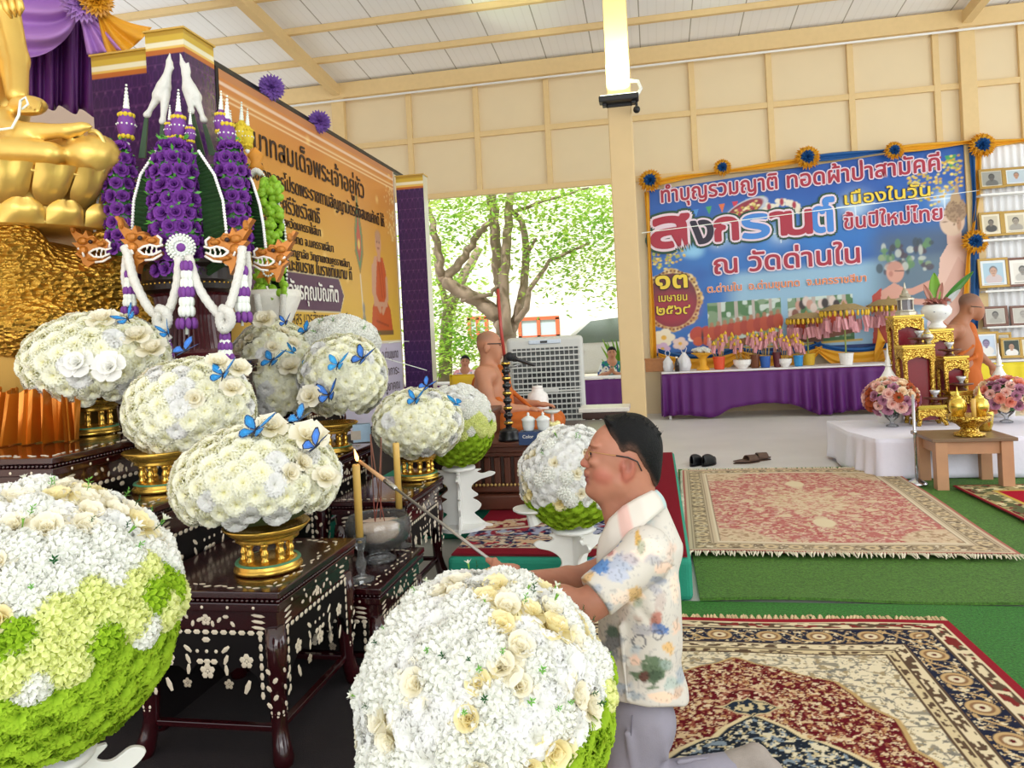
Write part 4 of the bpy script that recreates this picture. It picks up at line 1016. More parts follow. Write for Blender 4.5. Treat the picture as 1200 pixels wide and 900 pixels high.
 for sx in (-1, 1):
  for sy in (-1, 1):
   lg = MB(); px, py = sx * (w_ / 2 - .045), sy * (d / 2 - .045); o = (sx * .7, sy * .7)
   pts = []; rs = []
   for z, off, r_ in ((h - .13, .0, .034), (h - .2, .010, .036), (h - .28, .006, .033), (h * .42, -.004, .030), (h * .22, .0, .027), (.075, .012, .03), (.03, .028, .036), (.0, .03, .028)):
    if pts and z >= pts[-1][2]: continue
    pts.append((px + o[0] * off, py + o[1] * off, z)); rs.append(r_)
   lg.tube(pts, rs, n=10); L = obj('leg', lg, lacq, rt, smooth=True)
   fl = MB()
   for T in ((Matrix.Translation((px, py - .034, 0)),) if sy < 0 else ()) + ((Matrix.Translation((px + .034, py, 0)) @ Matrix.Rotation(PI / 2, 4, 'Z'),) if sx > 0 else ()):
    for k in range(6): chip(fl, T, .012 * (-1) ** k, h - .24 - .028 * k * (h / .59), .008, .013, .7 * (-1) ** k)
    flower5(fl, T @ Matrix.Translation((0, .012, 0)), 0, h * .3, .018)
   if fl.v: obj('inlay', fl, pearl, L)
 st = MB(); zz = h * .2
 st.box((w_ / 2 - .05, 0, zz), (.025, d - .1, .02)); st.box((0, -d / 2 + .05, zz), (w_ - .1, .025, .02)); st.box((-w_ / 2 + .05, 0, zz), (.025, d - .1, .02)); st.box((0, d / 2 - .05, zz), (w_ - .1, .025, .02))
 obj('stretcher', st, lacq, rt, bevel=.003)
 bk = MB(); bk.box((-w_ / 2 + .06, 0, h * .5), (.012, d - .1, h * .7)); obj('back_panel', bk, lacq2, rt)
 return rt
altar_table('nearest dark inlaid altar table carrying the front carnation dome', -1.82, -1.25, 2.27, 2.92, .59)
altar_table('low inlaid altar table holding the glass incense bowl and candles', -1.81, -1.165, 2.945, 3.555, .37)
altar_table('dark inlaid altar table at the far end beside the monk platform', -1.67, -1.25, 3.58, 4.24, .59)
altar_table('second tier inlaid altar table behind the nearest table', -2.16, -1.835, 2.45, 3.2, .83)
altar_table('second tier inlaid altar table behind the far end table', -2.12, -1.70, 3.6, 4.3, .78)
altar_table('wide upper altar table with orange pleated cloth and carnation dome on it', -3.1, -2.18, 2.38, 3.14, 1.03)
altar_table('upper altar table at the far side behind butterfly covered domes', -2.62, -2.13, 4.32, 4.95, 1.08)
altar_table('highest altar table carrying the purple flower offering', -2.72, -2.2, 3.36, 3.9, 1.33)

# ------------------------------------------------------------------ carnation domes on gold trays
def ivory(extra_rose=.0, white=.0):
 def pick(n, u, rnd):
  x = rnd.random()
  if x < extra_rose and u.z > .2: return 'rose_w'
  if x < extra_rose + white: return 'white'
  return 'ivory'
 return pick
def cdome(label, px, py, d, wpx, hpx, tx, ty, tz, seed, rose=.03, white=.12, ts=1., tlabel=None, step=.074, size=.047):
 c = Q(px, py, d); rx = wpx / 2 * d / FPX; rz = hpx / 2 * d / FPX
 if tlabel: stand(tlabel, tx, ty, tz, ts)
 return dome(label, c, rx - .02, rz - .015, (c.x, c.y, tz + .13 * ts), step, ivory(rose, white), size, -.82, 'ivory carnation domes', seed)
b1 = onZ(315, 665, .592)
D1 = cdome('front ivory carnation dome on gold tray on the nearest altar table', 302, 562, 2.75, 206, 140, b1.x, b1.y, .592, 1, ts=1.0, tlabel='gold tray with green band under the front carnation dome')
D2 = cdome('ivory carnation dome on the second tier between two other domes', 224, 480, 3.2, 158, 130, -2.02, 2.78, .832, 2, tlabel='gold tray on the second tier mostly hidden by carnation domes')
D3 = cdome('upper ivory carnation dome with white satin roses next to the golden rock', 115, 424, 3.5, 172, 124, -2.6, 3.08, 1.032, 3, rose=.1, step=.088, size=.056, tlabel='gold tray beside the orange pleated cloth')
D4 = cdome('ivory carnation dome with blue butterflies below the green naga flower offering', 322, 440, 4.6, 118, 140, -2.28, 4.6, 1.082, 4, rose=.12, step=.085, size=.054)
D5 = cdome('ivory carnation dome with four blue butterflies in front of the board', 402, 442, 4.3, 112, 108, -1.83, 4.0, .782, 5, tlabel='gold tray under the dome in front of the orange board', step=.08, size=.05)
D6c = Q(398, 402, 4.75)
D6 = dome('mound of small white blossoms topmost behind the butterfly dome', D6c, .24, .16, (D6c.x, D6c.y, 1.2), .07, lambda n, u, r: r.choice(['hyd_w', 'hyd_w', 'hyd_w', 'sprig']), {'*': .052, 'sprig': .04}, -.4, 'ivory carnation domes', 6)
b7 = onZ(490, 560, .592)
D7 = cdome('ivory carnation dome on gold tray on the far altar table', 490, 497, 4.15, 114, 92, b7.x, b7.y, .592, 7, tlabel='gold tray on the far altar table', step=.08, size=.05)
for d_, px, py, dd, s_ in ((D1, 362, 512, 2.62, .085), (D1, 318, 500, 2.65, .07), (D1, 382, 560, 2.6, .06)): extra(d_, 'rose_w', Q(px, py, dd), (.5, -.5, .8), s_)
for px, py in ((90, 425), (128, 430)): extra(D3, 'rose_s', Q(px, py, 3.2), (.3, -.9, .3), .085)
for px, py in ((85, 385), (120, 375), (160, 395), (178, 410)): extra(D3, 'rose_w', Q(px, py, 3.35), (.2, -.5, .8), .085)
for px, py in ((310, 375), (298, 430), (340, 430)): extra(D4, 'rose_w', Q(px, py, 4.33), (.2, -.7, .7), .085)
extra(D5, 'rose_w', Q(363, 465, 3.95), (.1, -.9, .4), .08)
for px, py, dd in ((255, 425, 3.0), (280, 432, 3.0), (272, 455, 2.95)): extra(D2, 'rose_w', Q(px, py, dd), (.5, -.5, .7), .06)

# ------------------------------------------------------------------ large mixed flower balls on white stands
white_board = mat('white_board', 'E6E6E2', .35, var=.03)
def scroll_stand(label, x, y, z0, h, rz=0, w_=.17):
 rt = thing('flower_stand', label, 'flower stand', (x, y, z0), rz, 'white scroll stands')
 prof = [(0.05, 0), (.16, 0), (.17, .03), (.14, .06), (.12, .1), (.1, .16), (.075, .24), (.10, .3), (.115, .38), (.095, .45), (.07, .5), (.10, .55), (.085, .6), (.065, .66), (.075, .74), (.12, .82), (.18, .87), (.2, .92), (.17, .95), (.13, .92), (.10, .95), (.12, 1.0), (0, 1.0)]
 sp2 = []
 for i in range(len(prof) - 1):
  p0, p1, p2, p3 = [Vector(prof[min(max(i + q, 0), len(prof) - 1)]) for q in (-1, 0, 1, 2)]
  for k in range(4): t = k / 4; sp2.append(.5 * ((2 * p1) + (p2 - p0) * t + (2 * p0 - 5 * p1 + 4 * p2 - p3) * t * t + (3 * p1 - p0 - 3 * p2 + p3) * t ** 3))
 for k in range(4):
  b = MB(); b.prism([(.0, 0)] + [(r_ * w_ / .17, min(1, max(0, t)) * h) for r_, t in sp2] + [(0, h)], .015, Matrix.Rotation(k * PI / 2 + .3, 4, 'Z')); obj('scroll_board', b, white_board, rt, bevel=.003)
 t = MB(); t.lathe([(0, h), (.10, h), (.104, h + .01), (.10, h + .02), (0, h + .02)], n=32); obj('top_plate', t, white_board, rt, smooth=True)
 b = MB(); b.lathe([(0, -.0), (.15, 0), (.15, .02), (0, .02)], n=32); obj('foot_plate', b, white_board, rt)
 return rt
def big_pick(white_side, split, seed):
 def pick(n, u, rnd):
  lat = u.z + .25 * n.dot(white_side)
  if lat < split - .25: return 'green'
  if lat < split: return rnd.choice(['hyd_g', 'hyd_y', 'green', 'hyd_y'])
  if lat < split + .3: return rnd.choice(['hyd_y', 'rose_c', 'hyd_w', 'white', 'rose_w'])
  return rnd.choice(['white', 'white', 'white', 'hyd_w', 'rose_w', 'rose_c', 'hyd_w', 'white'])
 return pick
def sprinkle(root, c, rx, rz, n, seed, s_, kinds=('lily', 'sprig', 'dark', 'sprig'), zlo=.15):
 rnd = random.Random(seed); c = Vector(c); k = 0
 while k < n:
  z = rnd.uniform(zlo, .98); a = rnd.uniform(0, 6.28); r = math.sqrt(1 - z * z); u = V(r * math.cos(a), r * math.sin(a), z)
  if u.dot((CAM - c).normalized()) < -.1: continue
  extra(root, rnd.choice(kinds), c + V(u.x * rx, u.y * rx, u.z * rz), u + V(rnd.uniform(-.3, .3), rnd.uniform(-.3, .3), .2), s_ * rnd.uniform(.7, 1.2)); k += 1
# foreground balls
c10 = Q(570, 830, 1.72); r10 = 150 * 1.72 / FPX
G10 = dome('large white flower ball with lime edge in front of the kneeling man', c10, r10, r10 * 1.04, (c10.x, c10.y, c10.z - r10 * 1.0), .06,
 lambda n, u, rnd: (lambda lat: 'green' if lat < -.35 else rnd.choice(['hyd_y', 'green', 'hyd_g']) if lat < -.12 else rnd.choice(['white', 'hyd_w', 'white', 'white', 'hyd_w', 'rose_w']) if n.dot(RT) < -.1 else rnd.choice(['rose_c', 'rose_w', 'hyd_w', 'white', 'hyd_w', 'rose_c']))(u.z * .9 - .55 * n.dot(RT) + .12),
 {'*': .046, 'white': .05, 'rose_c': .055, 'rose_w': .055, 'hyd_w': .047}, -.85, 'big flower balls on white stands', 11, back=-.25)
sprinkle(G10, c10, r10 * 1.02, r10 * 1.06, 34, 4, .022)
c11 = Q(42, 728, 1.62); r11 = 158 * 1.62 / FPX
G11 = dome('large white and lime flower ball at the near end of the altar', c11, r11, r11 * 1.02, (c11.x, c11.y, c11.z - r11), .06,
 lambda n, u, rnd: (lambda lat: 'green' if lat < -.32 else rnd.choice(['hyd_y', 'hyd_y', 'hyd_g', 'hyd_w']) if lat < .12 else rnd.choice(['white', 'hyd_w', 'rose_w', 'hyd_w', 'white', 'rose_c']))(u.z - .25 * n.dot(RT) - .06),
 {'*': .046, 'white': .05, 'rose_c': .055, 'rose_w': .055}, -.85, 'big flower balls on white stands', 12, back=-.25)
sprinkle(G11, c11, r11 * 1.02, r11 * 1.04, 30, 5, .024)
c9 = Q(668, 560, 3.6); r9 = .255
G9 = dome('white flower ball with green base behind the kneeling man', c9, r9 * .97, r9 * .98, (c9.x, c9.y, c9.z - r9 * .98), .056,
 lambda n, u, rnd: 'green' if u.z < -.35 else rnd.choice(['hyd_y', 'white', 'hyd_w', 'rose_c']) if u.z < -.18 else rnd.choice(['white', 'white', 'white', 'white', 'hyd_w', 'rose_w']), {'*': .038}, -.9, 'big flower balls on white stands', 13, back=-.2)
sprinkle(G9, c9, r9, r9, 10, 6, .03)
c8 = Q(535, 500, 4.6); r8 = .235
G8 = dome('white, lemon and green flower ball beyond the far altar table', c8, r8, r8 * 1.1, (c8.x, c8.y, c8.z - r8 * 1.1), .055,
 lambda n, u, rnd: 'green' if u.z < -.15 else rnd.choice(['hyd_y', 'green', 'hyd_y', 'hyd_w']) if u.z < .35 else rnd.choice(['white', 'hyd_w', 'hyd_w']), {'*': .037}, -.9, 'big flower balls on white stands', 14, back=-.2)
scroll_stand('white scroll stand under the lemon and green flower ball', c8.x, c8.y, .23, c8.z - r8 * 1.1 - .235, -.1, .19)
s9 = scroll_stand('white scroll stand with round side plate behind the kneeling man', c9.x, c9.y, .0, c9.z - r9 * 1.0, .2, .17)
sp_ = MB(); p_ = Q(622, 597, 3.55) - Vector(s9.location); sp_.lathe([(0, -.01), (.07, -.01), (.085, .0), (.085, .008), (0, .01)], c=p_, n=28); sp_.tube([p_ + V(.0, 0, -.01), p_ + V(.02, 0, -.07)], [.025, .035], n=10)
M_ = Matrix.Rotation(-.2, 4, 'Z'); sp_.v = [tuple(M_ @ Vector(p)) for p in sp_.v]; obj('side_plate', sp_, white_board, s9, smooth=False)
scroll_stand('white scroll stand under the flower ball in front of the kneeling man', c10.x, c10.y, 0, c10.z - r10 * 1.0 - .02, .1, .17)
scroll_stand('white scroll stand under the flower ball at the near end of the altar', c11.x, c11.y, 0, c11.z - r11 * .98 - .02, .5, .17)

# ------------------------------------------------------------------ butterflies
bf_m = vmat('butterfly_print', .45, spec=.4)
def butterfly_parts(blue, dark, seed):
 rnd = random.Random(seed); out = []
 fw = [(.0, 0), (.15, .35), (.5, .85), (.95, 1.05), (1.05, .9), (.95, .6), (.75, .25), (.35, .02)]
 hw = [(.0, 0), (.3, -.02), (.68, .0), (.8, -.25), (.7, -.6), (.45, -.75), (.2, -.45)]
 for poly in (fw, hw):
  cx, cy = sum(p[0] for p in poly) / len(poly), sum(p[1] for p in poly) / len(poly); mb = MB(); n = len(poly); v = [(cx, cy, 0)]; c = [tuple(min(1, x * 1.5) for x in blue)]
  for k, cc in ((.45, blue), (.74, blue), (.84, dark), (1., dark)):
   for x, y in poly: v.append((cx + (x - cx) * k, cy + (y - cy) * k, .05 * math.sin(k * 3))); c.append(cc)
  f = [(0, 1 + i, 1 + (i + 1) % n) for i in range(n)]
  for q in range(3):
   for i in range(n): f.append((1 + q * n + i, 1 + (q + 1) * n + i, 1 + (q + 1) * n + (i + 1) % n, 1 + q * n + (i + 1) % n))
  mb.add(v, f, 0, None, c)
  for i in range(n):
   x, y = poly[i]; px, py = cx + (x - cx) * .91, cy + (y - cy) * .91
   mb.ell((px, py, .02), (.03, .03, .01), 6, 4, col=rgb('C8DCEC') if seed % 2 else dark)
  out.append(mesh_of('butterfly_wing', mb, bf_m, False))
 return out
BFM = [butterfly_parts(rgb('2583C4'), rgb('143A6A'), 1), butterfly_parts(rgb('3A74C8'), rgb('1A1A30'), 2), butterfly_parts(rgb('38A0DC'), rgb('2A78B8'), 3)]
bb_ = MB(); bb_.tube([(0, -.55, 0), (0, -.2, .03), (0, .1, .04), (0, .35, .02)], [.03, .06, .08, .05], n=8); BODYM = mesh_of('butterfly_body', bb_, mat('butterfly_black', '121420', .5), True)
an_ = MB()
for s_ in (-1, 1): an_.tube([(0, .35, .02), (s_ * .15, .7, .12), (s_ * .25, .85, .1)], .012, n=4)
ANTM = mesh_of('antenna_pair', an_, MATS['butterfly_black'], False)
def butterfly(label, px, py, d, size, yaw, fold, kind, tilt=0.9):
 p = Q(px, py, d); rt = thing('paper_butterfly', label, 'butterfly', p, 0, 'blue paper butterflies')
 k = size * d / FPX / 2
 base = (Matrix.Rotation(math.radians(-10), 4, 'Z') @ Matrix.Rotation(tilt, 4, 'X') @ Matrix.Rotation(yaw, 4, 'Z'))
 rt.rotation_euler = base.to_euler(); rt.scale = (k, k, k)
 for s_ in (-1, 1):
  for i, nm in enumerate(('forewing', 'hindwing')):
   o = link(nm, BFM[kind][i], rt, (0, 0, .02), (0, -s_ * fold, 0), (s_, 1, 1))
 link('body', BODYM, rt); link('antennae', ANTM, rt)
F1 = 'the front carnation dome'; F4 = 'the dome below the green offering'; F5 = 'the dome in front of the board'; F7 = 'the far altar table dome'
for a in (
 ('large blue butterfly with open wings on top of ' + F1, 300, 505, 2.6, 44, .1, .35, 0, .6),
 ('black edged blue butterfly on the white rose of ' + F1, 370, 524, 2.5, 34, -.5, .8, 1, .7),
 ('bright blue butterfly above the upper dome with satin roses', 150, 374, 3.3, 32, .9, .5, 0, .8),
 ('blue butterfly hanging on the white garland of the purple offering', 197, 391, 3.35, 26, .7, .9, 0, .9),
 ('pale spotted blue butterfly below the white garland knot', 217, 412, 3.3, 34, -.6, .4, 1, .6),
 ('blue butterfly with dark wing on top of the second tier dome', 262, 440, 2.95, 36, .3, .5, 0, .7),
 ('small blue butterfly in the leaves highest on ' + F4, 335, 378, 4.3, 18, .2, .6, 1, .9),
 ('folded blue butterfly between the blossom mound and ' + F4, 358, 389, 4.4, 20, -.9, .9, 0, 1.),
 ('turquoise butterfly seen side on near the middle of ' + F4, 343, 413, 4.27, 20, 1.2, .9, 2, .9),
 ('wide blue butterfly with antennae on ' + F4, 319, 423, 4.22, 30, .0, .25, 0, .7),
 ('bright narrow butterfly hanging on the side of ' + F4, 366, 428, 4.2, 28, -.9, .9, 2, 1.),
 ('dark blue butterfly on the white blossom mound', 394, 408, 4.45, 22, .6, .5, 1, .7),
 ('light blue butterfly in the middle of ' + F5, 396, 428, 4.0, 28, .1, .4, 2, .8),
 ('violet blue butterfly at the upper right of ' + F5, 425, 421, 4.1, 30, -.3, .5, 1, .8),
 ('large violet blue butterfly low on ' + F5, 386, 464, 3.95, 32, .3, .6, 1, .9),
 ('blue butterfly beside the white satin bloom over ' + F1, 351, 493, 2.75, 30, -.7, .7, 0, .8),
 ('small dark butterfly on the top edge of ' + F7, 500, 453, 4.0, 22, -.5, .4, 1, .7),
 ('small bright blue butterfly facing out on ' + F7, 487, 469, 3.95, 24, .0, .5, 0, .8),
 ('turquoise butterfly with folded wings on the right of ' + F7, 535, 474, 4.1, 22, 1.4, 1., 2, 1.)):
 butterfly(*a)

# ------------------------------------------------------------------ incense bowl, candles and lighter stick
glass = mat('cut_glass', 'E4EAEC', .05, var=0)
_n = glass.node_tree; _t = _n.nodes.new('ShaderNodeBsdfTransparent'); _x = _n.nodes.new('ShaderNodeMixShader'); _f = _n.nodes.new('ShaderNodeFresnel'); _f.inputs[0].default_value = 1.5; _g = _n.nodes.new('ShaderNodeBsdfGlossy'); _g.inputs['Roughness'].default_value = .06; _t.inputs[0].default_value = (.93, .95, .96, 1)
_n.links.new(_f.outputs[0], _x.inputs[0]); _n.links.new(_t.outputs[0], _x.inputs[1]); _n.links.new(_g.outputs[0], _x.inputs[2]); _d = _n.nodes.new('ShaderNodeBsdfDiffuse'); _y = _n.nodes.new('ShaderNodeMixShader'); _y.inputs[0].default_value = .06; _n.links.new(_x.outputs[0], _y.inputs[1]); _n.links.new(_d.outputs[0], _y.inputs[2]); _n.links.new(_y.outputs[0], _n.nodes['Material Output'].inputs[0])
gb = onZ(445, 656, .372); rb = .152
bowl = thing('incense_bowl', 'cut glass footed bowl of pale sand holding incense sticks', 'bowl', gb)
g = MB(); g.lathe([(0, 0), (.075, 0), (.078, .008), (.06, .02), (.045, .035), (.06, .05), (.11, .07), (.145, .11), (.155, .15), (.148, .19), (.135, .21), (.129, .208), (.14, .188), (.147, .15), (.137, .112), (.104, .077), (.055, .058), (0, .056)], n=48, wob=lambda a, z: 1 + (.012 * abs(math.sin(a * 12 + z * 70)) if .07 < z < .14 else 0)); obj('glass_body', g, glass, bowl, smooth=True)
g = MB(); g.lathe([(0, .062), (.05, .064), (.1, .081), (.134, .114), (.144, .15), (.138, .165), (.08, .178), (0, .186)], n=40); obj('sand', g, mat('incense_sand', 'CDB5A2', .95, var=.2, vscale=80, bump=.5, bscale=150), bowl, smooth=True)
rnd = random.Random(3)
stm = mat('incense_red', '8A4436', .8)
for k, (dx, dy, hh, tl) in enumerate(((-.015, .0, .42, .0), (.0, .03, .40, .01), (-.008, -.02, .35, .02), (.035, .0, .40, -.02))):
 q = thing('incense_stick', ('tall', 'second', 'shorter', 'rightmost')[k] + ' thin incense stick standing in the sand of the glass bowl', 'incense stick', gb + V(dx, dy, .17), 0, 'incense sticks')
 m = MB(); m.tube([(0, 0, 0), (tl, 0, hh * .3)], .0022, n=6); obj('red_foot', m, stm, q, smooth=True)
 m = MB(); m.tube([(tl, 0, hh * .3), (tl * 2.5, 0, hh)], .0032, n=6); obj('incense_coating', m, mat('incense_brown', '7A5040', .9), q, smooth=True)
wax = mat('yellow_wax', 'D9B25E', .45, var=.06, sss=.15)
def candle(label, px, py, z, ht):
 p = onZ(px, py, z); h = thing('candle_holder', 'clear glass candlestick of ' + label, 'candlestick', p, 0, 'glass candlesticks')
 g = MB(); g.lathe([(0, 0), (.055, 0), (.056, .006), (.03, .016), (.014, .03), (.02, .05), (.024, .075), (.014, .1), (.013, .13), (.024, .145), (.028, .17), (.030, .19), (.026, .188), (.022, .168), (.017, .155), (0, .153)], n=24); obj('stem', g, glass, h, smooth=True)
 c = thing('candle', label, 'candle', p + V(0, 0, .155), 0, 'tall yellow candles')
 m = MB(); m.lathe([(0, 0), (.0165, 0), (.0165, ht - .006), (.014, ht), (.004, ht - .004), (0, ht - .006)], n=20); obj('wax', m, wax, c, smooth=True)
 m = MB(); m.tube([(0, 0, ht - .008), (.001, 0, ht + .008)], .0016, n=6); obj('wick', m, MATS['butterfly_black'], c)
 return p
pc1 = candle('tall yellow candle nearest, being lit by the lighter stick', 424, 680, .372, .345)
pc2 = candle('tall yellow candle beyond the glass incense bowl', 470, 640, .372, .36)
# books by the far tray
bk = thing('card_box', 'small pale blue card box behind the far carnation dome', 'box', Q(424, 507, 4.25))
m = MB(); m.box((0, 0, 0), (.1, .06, .1), rot=.4); obj('box_body', m, mat('pale_blue_card', '9FBAD0', .6), bk, bevel=.002)
m = MB(); m.box((-.02, -.04, -.01), (.055, .003, .05), rot=.4); obj('printed_face', m, mat('beige_print', 'B5A99A', .6), bk)
# ------------------------------------------------------------------ purple flower offering on the highest table
purple_rose = [rose_mesh('rose_purple', s_, rgb('642680'), rgb('8E4CB0')) for s_ in (21, 22)]
purple_bud = mat('purple_bud', '74368E', .6, var=.2, vscale=60)
white_bud = mat('white_bud', 'E9EEE6', .6, var=.06, vscale=60)
palm_m = mat('dark_palm', '22401F', .45, var=.25, vscale=14); bead_m = mat('white_bead', 'F2F2F0', .4, var=.02)
rope_m = mat('white_garland', 'E0DED6', .7, var=.06, vscale=150, bump=.7, bscale=160)
limeleaf = mat('lime_leaf', '8FBF2E', .5, var=.2, vscale=40)
yellowfl = mat('yellow_blossom', 'D9BE2E', .7, var=.2, vscale=90)
def rope(name, pts, r, parent, m=None):
 """a smooth thick garland through the points"""
 out = []
 n = len(pts)
 for i in range(n - 1):
  p0, p1, p2, p3 = pts[max(i - 1, 0)], pts[i], pts[i + 1], pts[min(i + 2, n - 1)]
  for k in range(8):
   t = k / 8; out.append(.5 * ((2 * p1) + (p2 - p0) * t + (2 * p0 - 5 * p1 + 4 * p2 - p3) * t * t + (3 * p1 - p0 - 3 * p2 + p3) * t ** 3))
 out.append(pts[-1])
 mb = MB(); mb.tube(out, [r * (1 + .06 * (-1) ** i) for i in range(len(out))], n=12)
 return obj(name, mb, m or rope_m, parent, smooth=True, world=True)
def tassel(P, x, y0, y1, s_, parent, off=.25):
 """string of white buds and purple blossoms hanging in tiers"""
 a, b = P(x, y0, off), P(x, y1, off); L = (a - b).length
 w_, p_ = MB(), MB()
 tiers = ((0, .05, 'p'), (.12, .04, 'w'), (.26, .05, 'w'), (.38, .075, 'p'), (.52, .065, 'w'), (.66, .075, 'w'), (.84, .11, 'p'))
 for t, r, k in tiers:
  c = a + (b - a) * t; n = 5 if r < .06 else 8
  for j in range(n):
   q = c + V(math.cos(j * 6.283 / n) * r * .55 * s_, math.sin(j * 6.283 / n) * r * .55 * s_, 0); (p_ if k == 'p' else w_).ell(q, (.024 * s_, .024 * s_, .045 * s_), 8, 6)
 w_.tube([a, b], .012 * s_, n=6)
 o = obj('tassel', w_, white_bud, parent, smooth=True, world=True); 
 off_ = Vector(parent.location); p_.v = [tuple(Vector(q) - off_) for q in p_.v]; obj('blossom_ring', p_, purple_bud, o, smooth=True)
def spire(P, x, ytip, ybot, parent, col2=None, off=0.):
 tip, bot = P(x, ytip, off), P(x, ybot, off); H = (tip - bot).length; d = (tip - bot).normalized(); R = d.to_track_quat('Z', 'Y').to_matrix().to_4x4(); T = Matrix.Translation(bot) @ R
 b = MB(); r = H * .13
 b.lathe([(0, 0), (r * .5, .02 * H), (r * 1.0, .2 * H), (r * 1.15, .3 * H), (r * .9, .44 * H), (r * .45, .56 * H), (0, .58 * H)], n=10, M=T)
 o = obj('spire', b, col2 or purple_bud, parent, smooth=True, world=True)
 loc = Vector(parent.location)
 y = MB(); 
 for k in range(9): a = 2 * PI * k / 9; y.ell((r * .75 * math.cos(a), r * .75 * math.sin(a), .46 * H), r * .33, 6, 5, M=T)
 for k in range(8): a = 2 * PI * k / 8; y.ell((r * .7 * math.cos(a), r * .7 * math.sin(a), .1 * H), r * .33, 6, 5, M=T)
 y.v = [tuple(Vector(q) - loc) for q in y.v]; obj('yellow_ring', y, yellowfl, o, smooth=True)
 w_ = MB()
 for k in range(7): w_.ell((0, 0, (.6 + .06 * k) * H), r * (.42 - .045 * k), 8, 6, M=T)
 w_.lathe([(0, -.08 * H), (r * .3, -.06 * H), (r * .45, 0), (0, .04 * H)], n=8, M=T)
 for k in range(12): a = 2 * PI * k / 12; w_.ell((r * 1.1 * math.cos(a), r * 1.1 * math.sin(a), .3 * H), r * .14, 6, 4, M=T)
 w_.v = [tuple(Vector(q) - loc) for q in w_.v]; obj('white_tip', w_, white_bud, o, smooth=True)
def palm_fan(P, pts, parent, off, th=.012):
 """pointed leaf with ribs and a beaded edge; pts = outline from the foot up one side to the tip"""
 spine0 = P(*pts[0][:2], off); rim = [P(x, y, off) for x, y in pts[1]]
 foot = [P(x, y, off) for x, y in pts[0]] if False else None
 mb = MB(); inner = [P(x, y, off - .03) for x, y in pts[2]]; n = len(rim)
 m_ = 26
 def at(L, t):
  k = t * (len(L) - 1); i = min(int(k), len(L) - 2); return L[i].lerp(L[i + 1], k - i)
 for i in range(m_):
  for j, dz in ((0, .0),):
   a0, a1 = at(inner, i / m_), at(inner, (i + 1) / m_); b0, b1 = at(rim, i / m_), at(rim, (i + 1) / m_); mid0, mid1 = (a0 + a1) / 2 - FW * .012, (b0 + b1) / 2 - FW * .012
   mb.add([a0, b0, mid1, mid0], [(0, 1, 2, 3)]); mb.add([mid0, mid1, b1, a1], [(0, 1, 2, 3)])
 o = obj('palm_fan', mb, palm_m, parent, world=True, solid=.006)
 e = MB()
 for k in range(40): e.ell(at(rim, k / 39) - FW * .01, .009, 6, 5)
 e.v = [tuple(Vector(q) - Vector(parent.location)) for q in e.v]; obj('bead_edge', e, bead_m, o, smooth=True)
def flower_column(P, x, y0, y1, rpx, parent, d, rows, per, seed, off=.1):
 rnd = random.Random(seed); r = rpx * d / FPX; a, b = P(x, y1, off), P(x, y0, off); H = b.z - a.z
 core = MB(); core.lathe([(0, 0), (r * .85, 0), (r * .92, H * .3), (r * .8, H * .8), (r * .45, H * .98), (0, H)], n=16); core.v = [tuple(Vector(q) + a - Vector(parent.location)) for q in core.v]
 c = obj('foliage', core, leaf_m, parent, smooth=True)
 lv = MB()
 for i in range(rows):
  t = (i + .5) / rows; rr = r * (.92 if t < .75 else .92 - .5 * (t - .75) / .25)
  for j in range(per):
   ang = PI + (j + .5 * (i % 2)) / per * 2 * PI; nrm = V(math.cos(ang), math.sin(ang), .15 + (.5 if t > .85 else 0)).normalized()
   p = a + V(rr * math.cos(ang), rr * math.sin(ang), t * H)
   if nrm.dot((CAM - p).normalized()) < -.2: continue
   q = (nrm + V(rnd.uniform(-.2, .2), rnd.uniform(-.2, .2), rnd.uniform(-.2, .2))).normalized().to_track_quat('Z', 'Y').to_euler()
   s_ = rnd.uniform(.85, 1.1) * r * PI / per * 1.45
   link('purple_rose', purple_rose[(i + j) % 2], parent, p - Vector(parent.location), q, (s_,) * 3)
   for k in range(2):
    az = rnd.random() * 6.28; pp = p + V(0, 0, H / rows * .45) ; t2 = nrm.orthogonal(); dv = (nrm * .8 + V(rnd.uniform(-.8, .8), rnd.uniform(-.8, .8), rnd.uniform(-.6, .8))).normalized() * r * .32
    sd = dv.cross(nrm).normalized() * r * .06 if dv.cross(nrm).length > 1e-4 else V(.01, 0, 0)
    lv.add([pp - sd * .3, pp + dv * .5 - sd, pp + dv, pp + dv * .5 + sd], [(0, 1, 2, 3)])
 lv.v = [tuple(Vector(q) - Vector(parent.location)) for q in lv.v]; o = obj('leaf_tips', lv, mat('bright_leaf', '4E9A34', .5, var=.3, vscale=30), parent); o['kind'] = 'stuff'
naga_or = mat('orange_gilt', 'B8732A', .35, metal=.35, var=.25, vscale=25); naga_wh = mat('naga_white', 'EDE8E0', .4, var=.04); naga_dk = mat('naga_dark', '2A0E0C', .5)
